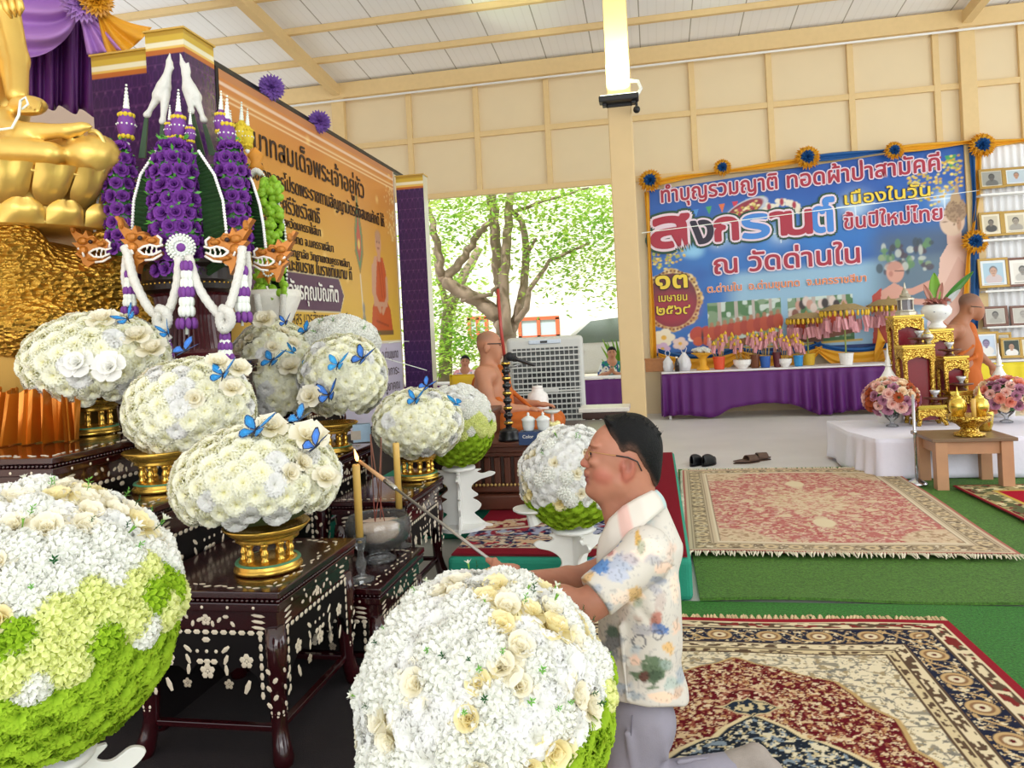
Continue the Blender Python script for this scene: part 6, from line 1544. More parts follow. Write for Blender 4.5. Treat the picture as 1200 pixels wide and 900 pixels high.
 def colfn(v, c):
  n = vnoise(v[:, 0] * 60 + v[:, 2] * 40, v[:, 1] * 60 + v[:, 2] * 70, 3)[:, None]; return np.clip(c * (.95 + .1 * n), 0, 1)
 body_obj('body', B, skin_m, rt, colfn=colfn)
 # image-plane coordinates of points, for hems and pattern
 R_, U_, F_ = np.array(RT), np.array(UP), np.array(FW)
 def uv(X):
  q = X - np.array(CAM); d = q @ F_; return 600 + (q @ R_) / d * FPX, 391 - (q @ U_) / d * FPX, d
 # hair with a shaved side and combed-up front
 H = Body(.004)
 H.ball(P(739, 525), (37.5 * m_, .082, 41.5 * m_), .01, R=RM); H.ball(P(726, 504), (22 * m_, .062, 17 * m_), .02, R=RM); H.ball(P(714, 495), (8 * m_, .05, 7 * m_), .012, R=RM); H.ball(P(764, 548), (10 * m_, .06, 24 * m_), .02, R=RM)
 for k in range(9): H.cap(P(716 + k * 2, 496, .05 - .0125 * k), P(706 + k * 1.2, 488 - (k % 3), .05 - .0125 * k), .008, .002, .006)
 for k in range(26):
  a = k / 25; H.cap(P(722 + 46 * a, 496 + 20 * a * a, .04 * math.sin(k * 2.3)), P(728 + 50 * a, 484 + 22 * a * a + 2 * math.sin(k * 1.7), .05 * math.sin(k * 2.3)), .007, .002, .005)
 bx = [690, 706, 710, 716, 722, 727, 731, 737, 746, 752, 758, 764, 771, 790]; by = [480, 489, 499, 511, 520, 530, 531, 528, 531, 542, 553, 565, 577, 578]
 def cut(X):
  u, v, d = uv(X); return (v - np.interp(u, bx, by)) * m_ * .7
 def hcol(v, c):
  u, w_, d = uv(v); k = (smoothstep(14, 1, np.interp(u, bx, by) - w_) * smoothstep(712, 722, u) * (.4 + .6 * vnoise(u * .6, w_ * .6, 4)))[:, None]; return np.array(rgb('09090A')) * (1 - k) + np.array(rgb('5A4034')) * k
 H2 = body_obj('hair', H, vmat('cropped_hair', .6, bump=.5, bscale=220, spec=.2), rt, cut=cut, colfn=hcol)
 # glasses
 gl = MB()
 for s_ in (1, -1):
  c = P(687.5, 532.5, .032 * s_); pts = [c + FW * (.023 * math.cos(a)) + UP * (.017 * math.sin(a)) + RT * .006 * (math.cos(a) * -s_ ) for a in [2 * PI * k / 24 for k in range(25)]]; gl.tube(pts, .0013, n=6, caps=False)
  gl.tube([P(689.5, 529.5, .055 * s_), P(692, 529.5, .068 * s_), P(715, 533, .078 * s_), P(734, 535.5, .083 * s_)], .0014, n=6)
 gl.tube([P(686, 530, .009), P(685, 529.5, 0), P(686, 530, -.009)], .0013, n=6); 
 g = obj('glasses', gl, mat('thin_gold_frame', 'B88A5A', .3, .8), rt, smooth=True, world=True)
 tp = MB()
 for s_ in (1, -1): tp.tube([P(722, 534, .08 * s_), P(736, 536, .084 * s_), P(747, 541, .083 * s_), P(752, 552, .078 * s_)], .0024, n=6)
 tp.v = [tuple(Vector(q) - Vector(rt.location)) for q in tp.v]; obj('temple_tip', tp, MATS['black_plastic'], g, smooth=True)
 ey = MB()
 for s_ in (1, -1): ey.ell(P(691.6, 531.6, .034 * s_), (.0065, .0095, .0042), 10, 8, R=RM)
 obj('eye', ey, mat('eye_dark', '1E1614', .15), rt, smooth=True, world=True)
 bw = MB()
 for s_ in (1, -1): bw.tube([P(690.5, 522.5, .014 * s_), P(692.5, 521, .03 * s_), P(698, 522, .05 * s_)], [.002, .0032, .0015], n=6)
 obj('eyebrow', bw, mat('brow_dark', '4A3428', .8), rt, smooth=True, world=True)
 # shirt
 T = Body(.0055)
 T.cap(P(757, 645, .14), P(757, 645, -.14), .068, .068, .04); T.ball(P(748, 690), (47 * m_, .185, 62 * m_), .05, R=RM); T.ball(P(750, 745), (48 * m_, .17, 66 * m_), .05, R=RM); T.ball(P(752, 800), (50 * m_, .175, 44 * m_), .04, R=RM)
 T.ball(P(738, 617), (26 * m_, .09, 20 * m_), .03, R=RM); T.cap(P(763, 592), P(768, 640), .045, .085, .04); T.ball(P(785, 812), (18 * m_, .12, 22 * m_), .03, R=RM)
 for s_ in (1, -1):
  q = 9 if s_ < 0 else 0
  T.cap(P(758, 650, .15 * s_), P(700, 697 - 2.2 * q, .205 * s_), .072, .066, .03)
  a, b = P(705, 692 - 2.2 * q, .2 * s_), P(655, 733 - 2.2 * q, .245 * s_)
 # folds in the back and side
 for (a, b, r) in (((770, 628, .12), (790, 660, .14), .012), ((762, 640, .16), (778, 668, .17), .012), ((727, 735, .16), (735, 820, .16), .008), ((760, 700, .17), (772, 730, .165), .009), ((735, 700, .17), (765, 690, .175), .010), ((775, 760, .12), (790, 800, .12), .012)): T.cap(P(*a), P(*b), r, r * .5, .022)
 for (a, b, r) in (((768, 640, .165), (786, 668, .16), .008), ((742, 705, .19), (775, 745, .18), .008), ((722, 720, .2), (726, 800, .19), .007)): T.cap(P(*a), P(*b), r, r, .014, None, True)
 sl_n = [(P(*c), Vector(n_).normalized()) for c, n_ in (((696, 697, .205), P(650, 735, .24) - P(745, 655, .15)), ((694, 676, -.205), P(650, 705, -.24) - P(745, 655, -.15)))]
 def cutT(X):
  u, v, d = uv(X)
  hem = (v - np.interp(u, [690, 705, 760, 803, 812], [815, 818, 829, 828, 820])) * m_
  out = hem
  for c, n_ in sl_n:
   c = np.array(c); n_ = np.array(n_); t = (X - c) @ n_; far = np.linalg.norm(X - c, axis=-1)
   out = np.maximum(out, np.where(far < .16, t, -1))
  # open neck
  nc = np.array(P(738, 600)); out = np.maximum(out, np.where(v < 640, (np.interp(u, [690, 712, 728, 745, 772, 790], [650, 622, 602, 582, 568, 560]) - v) * m_, -1))
  return out
 iv = np.array(rgb('CFC9BF'))
 def shirt(v, c):
  u, w_, d = uv(v); off = D - d; c = np.ones((len(v), 3)) * iv
  n = vnoise(u * .12, w_ * .12, 3); n2 = vnoise(u * .35, w_ * .35, 8); n3 = vnoise(u * .06, w_ * .06, 17)
  def blob(x, y, rx, ry, col, soft=.35, rot=0., dens=1.):
   dx, dy = u - x, w_ - y; a, b = dx * math.cos(rot) + dy * math.sin(rot), -dx * math.sin(rot) + dy * math.cos(rot)
   k = smoothstep(1.0, 1.0 - soft, np.hypot(a / rx, b / ry) + (n - .5) * .7 + (n2 - .5) * .5) * dens
   c[:] = c * (1 - k[:, None]) + np.array(rgb(col)) * k[:, None]
  blob(760, 645, 22, 14, 'EFD9C8'); blob(735, 700, 20, 10, 'EAD6C4'); blob(712, 640, 14, 16, 'E8CFC6'); blob(775, 665, 12, 8, 'E9CDB8')
  blob(716, 628, 16, 20, '5E86BC', .3, .5); blob(705, 663, 22, 13, '5F87BE', .25, .2); blob(728, 662, 18, 15, 'A9B0C0', .4); blob(710, 646, 11, 7, 'B58480', .4); blob(722, 675, 20, 10, 'B5BACA', .4); blob(690, 676, 13, 5, 'D8B070', .5, -.6, .8)
  blob(747, 630, 4, 16, 'D0A860', .3, .15); blob(752, 643, 7, 10, '8E9E84', .5, 0, .7); blob(765, 655, 14, 10, 'B0AEB4', .5, .4, .8); blob(772, 680, 12, 6, '8C94A6', .5, .1, .8)
  blob(742, 697, 9, 12, 'CFA868', .5, .5, .85); blob(748, 707, 8, 7, '8FA08A', .5, .5, .6)
  blob(768, 728, 8, 16, 'B0604E', .4, .3, .8); blob(772, 737, 11, 7, '5C7CB4', .35); blob(758, 738, 20, 9, '9A9AA8', .5, 0, .6)
  ring = np.abs(np.hypot(u - 749, w_ - 752) - 7.5); k = (ring < 1.3)[:, None] * .8; c[:] = c * (1 - k) + np.array(rgb('4A4A58')) * k
  ring = np.abs(np.hypot(u - 771, w_ - 744) - 5.5); k = (ring < 1.1)[:, None] * .6; c[:] = c * (1 - k) + np.array(rgb('4A4A58')) * k
  blob(718, 752, 15, 22, '72777E', .5, 0, .85); blob(718, 740, 10, 7, '58705E', .4, 0, .8); blob(722, 770, 14, 6, '8A9098', .5, 0, .7); blob(704, 760, 8, 14, '9AA0A8', .5, 0, .7)
  blob(763, 786, 22, 20, '66785E', .3); blob(755, 795, 6, 11, '6A4A42', .4); blob(768, 790, 9, 8, '3E4E3E', .5, 0, .6); blob(745, 775, 8, 9, 'EBC9B4', .4)
  blob(783, 760, 8, 12, 'DDB67E', .4); blob(787, 800, 13, 10, 'A9B8B0', .5, 0, .8); blob(778, 818, 18, 7, 'EACBB0', .4); blob(725, 805, 20, 9, 'A5B2C2', .5, 0, .8); blob(715, 790, 12, 8, 'D5DAE0', .5); blob(790, 690, 7, 18, 'E6D2BE', .5); blob(793, 735, 6, 14, 'E2C6B0', .4); blob(797, 790, 7, 12, '8FA0B0', .5, 0, .6)
  for x, y, a, b, q in ((775, 705, 9, 14, 'B9A8A0'), (738, 655, 14, 9, 'C2B4B4'), (760, 610, 12, 10, 'B4C6C4'), (786, 645, 8, 14, 'D9BFAE'), (730, 720, 8, 16, 'C9B8AC'), (700, 690, 8, 8, '9FA8B8'), (742, 815, 14, 8, '8E9AA4'), (796, 812, 9, 10, 'C9A890'), (712, 712, 8, 6, 'A8B0BC'), (745, 760, 9, 8, 'B7C0C6'), (780, 780, 10, 7, '9FB0A6'), (765, 690, 12, 7, 'A8A6B0'), (748, 725, 10, 6, 'BFA79A')): blob(x, y, a, b, q, .6, .3, .75)
  # fine drawn lines inside the pictures
  tint = np.abs(c - iv).sum(1) > .12; ln = np.abs(np.mod(n * 4 + n3, 1) - .5) < .07; c[tint & ln] *= .7; c[(~tint) & ln & (n3 > .5)] *= np.array([.8, .8, .83])
  return np.clip(c * (.97 + .06 * n3[:, None]), 0, 1)
 body_obj('shirt', T, cloth_m, rt, cut=cutT, colfn=shirt)
 # collar: a folded band round the open neck
 co = MB()
 for s_ in (1, -1):
  top = [P(768, 576, .0), P(762, 577, .045 * s_), P(748, 584, .078 * s_), P(731, 594, .076 * s_), P(716, 608, .055 * s_), P(705, 630, .025 * s_)]
  low = [P(777, 597, .0), P(772, 600, .07 * s_), P(757, 612, .115 * s_), P(739, 628, .112 * s_), P(721, 642, .085 * s_), P(703, 660, .032 * s_)]
  def cp(u, v):
   k = u * 5; i = min(int(k), 4); t = k - i; a, b = top[i].lerp(top[i + 1], t), low[i].lerp(low[i + 1], t); q = a.lerp(b, v); return q + (q - P(740, 615)).normalized() * (.010 * math.sin(PI * min(1, v * .8)) + .006)
  pat = rgb('D6D0C6')
  co.grid(cp, 30, 6, cf=lambda u, v: rgb('D8B4AA') if .55 < u < .7 else rgb('BBD0D0') if u < .12 else pat)
 obj('collar', co, cloth_m, rt, smooth=True, world=True, solid=.004)
 # trousers
 G = Body(.007)
 G.ball(P(752, 835), (36 * m_, .165, 40 * m_), .04, R=RM)
 for s_ in (1, -1):
  G.cap(P(754, 845, .085 * s_), P(738, 918, .1 * s_), .088, .072, .04); G.cap(P(742, 922, .1 * s_), P(866, 899, .08 * s_), .06, .046, .03)
 for (a, b, r) in (((770, 850, .16), (782, 890, .15), .012), ((735, 860, .17), (742, 900, .17), .01), ((795, 893, .13), (830, 888, .13), .01)): G.cap(P(*a), P(*b), r, r * .5, .02)
 trm = mat('grey_trousers', '8C8894', .85, var=.07, vscale=30, bump=.15, bscale=300)
 cutG = lambda X: np.maximum((uv(X)[0] - 866) * m_, .028 - X[..., 2])
 body_obj('trousers', G, trm, rt, cut=cutG)
 wb = MB(); pk = MB(); pk.tube([P(741, 838, .165), P(739, 865, .172)], .0025, n=6); obj('pocket_seam', pk, mat('seam_grey', '6E6A78', .9), rt, smooth=True, world=True)
 sock = mat('brown_grey_sock', '9A9088', .95, var=.1, vscale=60, bump=.4, bscale=350)
 for s_ in (1, -1):
  F = Body(.005); F.cap(P(858, 897, .08 * s_), P(884, 889, .08 * s_), .042, .04, .02); F.ball(P(886, 888, .08 * s_), (.034, .036, .036), .02); F.chain([P(890, 893, .08 * s_), P(903, 906, .08 * s_), P(902, 921, .08 * s_), P(893, 926, .08 * s_)], [.036, .036, .03, .024], .02)
  body_obj('sock', F, sock, rt, cut=lambda X: .028 - X[..., 2])
 # long lighter with a taper in its ferrule
 a, b = P(612, 677, .06), P(418, 529, -1.1)
 tip = Vector(pc1) + V(0, 0, .155 + .345 + .018)
 b = tip + V(.012, -.004, .0)
 a = P(606, 680, .10); L = b - a
 lt = thing('candle_lighter', 'long thin metal stick with wooden taper held out to the candle', 'lighter', a)
 r1 = MB(); r1.tube([V(0, 0, 0), L * .70], .0055, n=10); obj('rod', r1, mat('dull_steel', 'B0ACA8', .3, .7), lt, smooth=True)
 r1 = MB(); r1.tube([L * .69, L * .70, L * .77, L * .775], [.007, .0105, .0105, .009], n=12); obj('ferrule', r1, mat('bright_steel', 'C9C8C6', .2, .9), lt, smooth=True)
 r1 = MB(); r1.tube([L * .77, L * .985], [.009, .0075], n=10); obj('taper', r1, mat('tan_taper', 'D2A274', .6), lt, smooth=True)
 r1 = MB(); r1.tube([L * -.04, L * .0, L * .02], [.010, .012, .006], n=12); obj('end_cap', r1, mat('aged_brass', '8A6A3A', .3, .8), lt, smooth=True)
 fl = MB(); fl.lathe([(0, -.012), (.006, -.006), (.0085, .004), (.007, .016), (.0035, .03), (0, .044)], n=14); fl.v = [(x - .25 * max(0, z) , y, z) for x, y, z in fl.v]
 f_ = tag(obj('flame', fl, mat('flame_glow', 'FFB860', .5, emit=6.), smooth=True), 'small bright flame between the lighter taper and the nearest candle', 'flame'); f_.location = b + V(-.004, 0, .006)
kneeling_man()

def small_head(B, P, px, py, r, d, sk, face):
 pass
def seated_monk():
 D = 6.0; m_ = D / FPX; P = lambda px, py, off=0.: Q(px, py, D - off)
 b0 = P(585, 500); rt = thing('person', 'seated elderly monk in orange robe with glasses facing the microphone', 'person', V(b0.x, b0.y, .62))
 sk, shv, lip = rgb('B88062'), rgb('8A6854'), rgb('8A4E42')
 B = Body(.0062)
 B.ball(P(573, 403), (14.5 * m_, .076, 15 * m_), .02, sk, R=RM); B.ball(P(580, 411), (9 * m_, .06, 13 * m_), .02, sk, R=RM); B.ball(P(581, 419), (6 * m_, .045, 6 * m_), .02, sk, R=RM)
 B.cap(P(587, 404), P(590.5, 411), .010, .014, .006, sk); B.ball(P(590, 410.5), .015, .006, sk); B.ball(P(587.5, 416), (.014, .024, .008), .005, lip, R=RM); B.ball(P(587, 419), (.013, .02, .006), .006, lip, R=RM); B.ball(P(584, 424), .02, .01, sk)
 for s_ in (1, -1): B.ball(P(570, 408, .078 * s_), (3.4 * m_, .012, 6 * m_), .008, sk, R=RM)
 B.ball(P(571, 397), (12.5 * m_, .068, 8.5 * m_), .01, shv, R=RM)
 B.cap(P(571, 418), P(572, 434), .058, .07, .03, sk)
 B.cap(P(572, 440, .15), P(572, 440, -.15), .075, .075, .05, sk); B.ball(P(573, 460), (19 * m_, .17, 30 * m_), .05, sk, R=RM); B.ball(P(577, 485), (21 * m_, .17, 20 * m_), .05, sk, R=RM)
 B.chain([P(565, 438, .19), P(569, 458, .24), P(574, 475, .26)], [.062, .055, .05], .03, sk); B.chain([P(574, 475, .26), P(595, 479, .24), P(616, 479, .2)], [.05, .042, .028], .03, sk)
 B.chain([P(585, 440, -.19), P(592, 465, -.22), P(615, 474, -.12), P(630, 473, -.05)], [.06, .05, .04, .028], .03, sk)
 for s_, c in ((1, P(624, 480, .19)), (-1, P(637, 474, -.03))):
  B.ball(c, (.05, .035, .022), .012, sk, R=RM)
  for k in range(4): B.chain([c + RT * .035 + FW * (.012 * k - .02), c + RT * (.07 - .004 * abs(k - 1)) + FW * (.013 * k - .02) - UP * .008, c + RT * (.088 - .006 * abs(k - 1)) + FW * (.013 * k - .02) - UP * .022], [.011, .0105, .009], .004, sk)
  B.chain([c + FW * -.03 * s_, c + RT * .03 - FW * .045 * s_ - UP * .006], [.013, .010], .005, sk)
 body_obj('body', B, skin_m, rt)
 gl = MB()
 for s_ in (1, -1): gl.tube([P(588, 403, .03 * s_), P(586, 402.5, .066 * s_), P(571, 403, .084 * s_)], .004, n=6); c = P(588.5, 404, .034 * s_); gl.tube([c + FW * .026 * math.cos(a) + UP * .018 * math.sin(a) for a in [2 * PI * k / 16 for k in range(17)]], .0025, n=5, caps=False)
 obj('glasses', gl, MATS['black_plastic'], rt, smooth=True, world=True)
 ey = MB()
 for s_ in (1, -1): ey.ell(P(586, 404.5, .034 * s_), (.006, .012, .006), 8, 6); ey.tube([P(587.5, 398.5, .015 * s_), P(586.5, 397.5, .05 * s_)], .004, n=5)
 obj('eye_and_brow', ey, mat('eye_dark', '1E1614', .15), rt, smooth=True, world=True)
 R2 = Body(.012)
 # robe: over the far shoulder, round the waist, over the crossed legs
 R2.cap(P(582, 438, -.2), P(577, 452, -.16), .085, .1, .05); R2.ball(P(581, 462, -.06), (17 * m_, .15, 30 * m_), .05, R=RM); R2.ball(P(579, 487), (23 * m_, .19, 20 * m_), .05, R=RM); R2.ball(P(560, 470, -.05), (10 * m_, .13, 32 * m_), .04, R=RM)
 R2.cap(P(583, 498, .2), P(648, 497, .24), .12, .09, .06); R2.cap(P(583, 498, -.2), P(650, 492, -.12), .12, .09, .06); R2.cap(P(600, 500, 0), P(640, 500, .05), .1, .09, .06)
 for a, b in (((562, 448, .1), (590, 478, .16)), ((568, 452, .08), (598, 480, .15)), ((585, 440, -.1), (600, 485, .1)), ((590, 462, .0), (612, 490, .12)), ((596, 455, -.1), (625, 480, 0)), ((590, 492, .3), (640, 490, .32)), ((590, 503, .31), (640, 500, .33))): R2.cap(P(*a), P(*b), .022, .016, .03)
 R2.cap(P(592, 432, -.16), P(598, 470, .02), .03, .03, .03)
 def cutR(X): return .625 - X[..., 2]
 body_obj('robe', R2, sat_orange, rt, cut=cutR)
seated_monk()
def standing_monk():
 D = 7.9; m_ = D / FPX; P = lambda px, py, off=0.: Q(px, py, D - off)
 g = P(1125, 480); rt = thing('person', 'monk in orange robe leaning over the tables by the framed portraits', 'person', V(g.x, g.y, 0))
 sk, shv, lip = rgb('A06A4C'), rgb('6A4E42'), rgb('7A4840')
 B = Body(.011); x0 = 1137
 B.ball(P(1138, 358), (12.5 * m_, .08, 13 * m_), .02, sk, R=RM); B.ball(P(1145, 364), (8 * m_, .065, 11 * m_), .02, sk, R=RM); B.ball(P(1146, 371), (5 * m_, .045, 5 * m_), .02, sk, R=RM); B.cap(P(1151.5, 361), P(1152.5, 366), .01, .014, .01, sk); B.ball(P(1136, 353), (12 * m_, .075, 9.5 * m_), .015, shv, R=RM)
 for s_ in (1, -1): B.ball(P(1138, 363, .08 * s_), (2.6 * m_, .012, 4.6 * m_), .008, sk, R=RM)
 B.ball(P(1149.5, 371), (.012, .02, .007), .008, lip, R=RM)
 B.cap(P(1133, 368), P(1124, 380), .065, .08, .04, sk)
 B.cap(P(1120, 388, .16), P(1126, 388, -.16), .085, .085, .05, sk); B.ball(P(1122, 405), (18 * m_, .18, 26 * m_), .06, sk, R=RM); B.ball(P(1125, 432), (16 * m_, .17, 22 * m_), .06, sk, R=RM)
 B.chain([P(1112, 388, .18), P(1107, 410, .22), P(1112, 432, .24), P(1122, 446, .2)], [.07, .06, .05, .04], .03, sk); B.chain([P(1130, 388, -.18), P(1142, 410, -.22), P(1158, 425, -.2)], [.065, .052, .035], .03, sk)
 for c in (P(1126, 450, .19), P(1163, 430, -.19)):
  B.ball(c, (.04, .03, .045), .015, sk, R=RM)
  for k in range(4): B.chain([c - UP * .03 + RT * (.014 * k - .02), c - UP * .075 + RT * (.015 * k - .02), c - UP * .095 + RT * (.013 * k - .012)], [.012, .011, .010], .005, sk)
  B.chain([c + RT * .03, c + RT * .05 - UP * .035], [.013, .010], .005, sk)
 B.cap(P(1127, 440), P(1127, 520), .15, .12, .05, sk)
 body_obj('body', B, skin_m, rt)
 gl = MB()
 for s_ in (1, -1): gl.tube([P(1152, 360.5, .035 * s_), P(1150, 360, .07 * s_), P(1138, 359, .086 * s_)], .0045, n=6)
 obj('glasses', gl, MATS['black_plastic'], rt, smooth=True, world=True)
 R2 = Body(.014)
 R2.cap(P(1133, 386, -.17), P(1133, 402, -.1), .09, .12, .05); R2.ball(P(1134, 415, -.03), (13 * m_, .19, 26 * m_), .06, R=RM); R2.cap(P(1104, 383, .0), P(1100, 400, -.05), .05, .06, .05)
 R2.ball(P(1128, 440), (17 * m_, .19, 24 * m_), .05, R=RM); R2.cap(P(1127, 450), P(1127, 545), .2, .22, .05)
 for a, b in (((1113, 425, .16), (1140, 405, .16)), ((1112, 432, .18), (1143, 418, .17)), ((1125, 440, .2), (1133, 500, .22)), ((1112, 440, .19), (1116, 505, .22)), ((1140, 435, .14), (1143, 500, .16))): R2.cap(P(*a), P(*b), .025, .022, .03)
 body_obj('robe', R2, sat_orange, rt, cut=lambda X: .03 - X[..., 2])
standing_monk()
def onlooker(label, px, py, d, shirt, sk, hair_, seed, hands=False):
 """person sitting outside behind the long table, seen from the front"""
 m_ = d / FPX; P = lambda x, y, off=0.: Q(px + x, py + y, d - off); k = .105 / m_ / 10
 p0 = P(0, 60); rt = thing('person', label, 'person', V(p0.x, p0.y, 0)); B = Body(.012)
 S_ = lambda x, y, o=0.: P(x * k * 1.0, y * k, o)
 B.ball(S_(0, 0), (.074, .085, .105), .02, sk, R=RM); B.ball(S_(0, 5, .015), (.055, .07, .06), .02, sk, R=RM); B.cap(S_(0, 1, .09), S_(0, 3, .1), .01, .014, .01, sk); B.ball(S_(0, 5.6, .085), (.022, .012, .007), .006, rgb('9A5048'), R=RM)
 gz = S_(0, 60); gz.z = .1; B.cap(S_(0, 45), gz, .15, .2, .05, sk); B.cap(S_(0, 8), S_(0, 15), .05, .055, .03, sk); B.cap(S_(0, 18), S_(0, 45), .11, .12, .04, sk)
 for s_ in (1, -1):
  B.chain([S_(15 * s_, 22, 0), S_(19 * s_, 38, .05), S_(4 * s_, 33, .2)], [.05, .045, .03], .03, sk)
  c = S_(2.2 * s_, 29, .22); B.ball(c, (.022, .03, .05), .012, sk, R=RM)
  for q in range(4): B.cap(c + UP * .03 - FW * (.012 * q - .018), c + UP * .10 - FW * (.012 * q - .018), .010, .008, .005, sk)
  B.cap(c - FW * .02, c + UP * .04 - FW * .045, .012, .009, .006, sk)
  B.ball(S_(7.4 * s_, 1), (.012, .02, .028), .008, sk, R=RM)
 body_obj('body', B, skin_m, rt)
 ey = MB()
 for s_ in (1, -1): ey.ell(S_(3 * s_, -1, .078), (.012, .008, .006), 8, 6); ey.tube([S_(1.5 * s_, -3.2, .08), S_(5 * s_, -3.2, .074)], .004, n=5)
 obj('eye_and_brow', ey, MATS['eye_dark'], rt, smooth=True, world=True)
 Hh = Body(.012); Hh.ball(S_(0, -2.5, -.02), (.086, .095, .1), .02, R=RM); fz = np.array(S_(0, -5, .0))
 def cutH(X):
  q = X - np.array(CAM); dd = q @ np.array(FW); v = 391 - (q @ np.array(UP)) / dd * FPX; return np.where(dd < d + .02, (v - (py - 4.5 * k)) * m_, (v - (py + 6 * k)) * m_)
 body_obj('hair', Hh, hair_m if hair_ else mat('grey_hair', '4A4444', .6), rt, cut=cutH)
 T = Body(.014); T.cap(S_(11, 20), S_(-11, 20), .07, .07, .05); T.ball(S_(0, 32), (.17, .13, .2), .06, R=RM); T.cap(S_(0, 40), S_(0, 55), .15, .15, .05)
 for s_ in (1, -1): T.cap(S_(14 * s_, 21), S_(18.5 * s_, 35, .04), .068, .062, .03)
 c1, c2, c3 = [np.array(rgb(x)) for x in shirt]
 def cf(v, c):
  n = vnoise(v[:, 0] * 26, v[:, 2] * 26, seed); n2 = vnoise(v[:, 0] * 30 + 9, v[:, 2] * 30, seed + 3); c = np.ones((len(v), 3)) * c1; c[n > .55] = c2; c[n2 > .62] = c3; return c
 body_obj('patterned_shirt', T, cloth_m, rt, colfn=cf)
onlooker('woman in green and blue patterned shirt with palms together behind the purple table', 717, 414, 13.4, ('E8ECEA', '2E8A7A', '3A5A9A'), rgb('C08A6E'), 1, 4)
onlooker('person in pink flowered shirt sitting outside behind the monk', 545, 424, 13.6, ('E9A8B4', 'F2DCE0', '7AA0C8'), rgb('B57E62'), 1, 9)
# ------------------------------------------------------------------ furniture round the seated monk
wood = mat('dark_teak', '3A2016', .38, var=.25, vscale=16, coat=.2); wood2 = mat('red_teak', '5A2E1E', .35, var=.25, vscale=16, coat=.2); trimg = mat('gilt_trim', 'C9A868', .4, .5)
def teak_table(name, label, cat, x0, x1, y0, y1, z0, h, slats, m, top_m=None):
 cx, cy, w_, d = (x0 + x1) / 2, (y0 + y1) / 2, x1 - x0, y1 - y0; rt = thing(name, label, cat, (cx, cy, z0))
 t = MB(); t.box((0, 0, h - .015), (w_, d, .03)); obj('top', t, top_m or m, rt, bevel=.006)
 t = MB(); t.box((0, 0, h - .05), (w_ - .06, d - .06, .04)); t.box((0, 0, h - .085), (w_ - .1, d - .1, .03)); obj('moulding', t, m, rt, bevel=.006)
 t = MB(); t.box((0, 0, h * .5), (w_ - .2, d - .2, h - .2)); obj('core', t, wood, rt)
 n = slats
 for k in range(n):
  s_ = MB(); x = -(w_ - .22) / 2 + (w_ - .22) * (k + .5) / n; s_.box((x, -d / 2 + .09, h * .55), (.6 * (w_ - .2) / n, .035, h - .26)); obj('slat', s_, m, rt, bevel=.006)
 for k in range(max(3, n // 2)):
  s_ = MB(); y = -(d - .22) / 2 + (d - .22) * (k + .5) / max(3, n // 2); s_.box((w_ / 2 - .09, y, h * .55), (.035, .06, h - .26)); obj('slat', s_, m, rt, bevel=.006)
 t = MB(); t.box((0, 0, .13), (w_ - .12, d - .12, .05)); t.box((0, 0, .05), (w_ - .03, d - .03, .1)); obj('plinth', t, m, rt, bevel=.012)
 g = MB(); k_ = int(w_ / .03)
 for k in range(k_): g.ell((-w_ / 2 + .06 + (w_ - .12) * k / (k_ - 1), -d / 2 + .058, .16), .011, 6, 4)
 obj('gilt_row', g, trimg, rt, smooth=True, kind='stuff')
 return rt
teak_table('monk_dais', 'wide dark teak dais on which the elderly monk sits', 'dais', -2.0, -.42, 5.42, 6.5, .232, .39, 12, wood)
teak_table('tea_table', 'low red teak table with slatted front before the seated monk', 'table', -1.5, -.66, 4.86, 5.36, .232, .45, 9, wood2)
sb = thing('teak_armrest', 'dark carved wooden armrest beside the seated monk', 'armrest', Q(578, 505, 5.55)); sb.location.z = .623
m = MB(); m.box((0, 0, .10), (.05, .4, .2)); obj('side_board', m, wood, sb, bevel=.012)
m = MB(); m.box((0, 0, .22), (.08, .46, .04)); obj('rail', m, wood, sb, bevel=.012)
pt_ = onZ(597, 516, .683); mp = thing('microphone_stand', 'turned black and gold pole on round base rising to a red rod before the monk', 'stand', V(pt_.x, pt_.y, .683))
dd = (mp.location - CAM).dot(FW); zof = lambda y: Q(593, y, dd).z - .683
m = MB(); m.lathe([(0, 0), (.072, 0), (.075, .015), (.066, .025), (.07, .035), (.06, .05), (.066, .06), (.05, .075), (.03, .085), (0, .085)], n=28); obj('round_base', m, MATS['black_plastic'], mp, smooth=True)
prof = [(.022, .08)]
for k in range(9): z = .1 + .05 * k; prof += [(.02, z), (.03, z + .01), (.03, z + .028), (.018, z + .034)]
m = MB(); m.lathe(prof + [(.012, .58), (.012, zof(425))], n=16); obj('turned_pole', m, mat('black_lacquer', '1A1616', .25, coat=.4), mp, smooth=True)
m = MB()
for k in range(0, 9, 2): m.lathe([(.0305, .112 + .05 * k), (.033, .118 + .05 * k), (.0305, .126 + .05 * k)], n=16)
obj('gold_band', m, gold, mp, smooth=True)
m = MB(); m.tube([(0, 0, zof(428)), (-.02, 0, zof(385)), (-.028, 0, zof(338))], .011, n=10); obj('red_rod', m, mat('red_rod', 'A83A30', .4), mp, smooth=True)
a, b = Q(597, 418, dd - .1), Q(626, 428, dd + .02)
mc = thing('microphone', 'black handheld microphone held on the arm in front of the monk', 'microphone', a); L = b - a
m = MB(); m.tube([L * .22, L * .3, L * .95, L], [.018, .014, .011, .009], n=12); obj('handle', m, MATS['black_plastic'], mc, smooth=True)
m = MB(); m.ell((0, 0, 0), (.03, .03, .03), 12, 10); m.tube([L * .0, L * .2], [.028, .02], n=12); obj('grille', m, mat('mic_mesh', '26282C', .5, .5, bump=.6, bscale=400), mc, smooth=True)
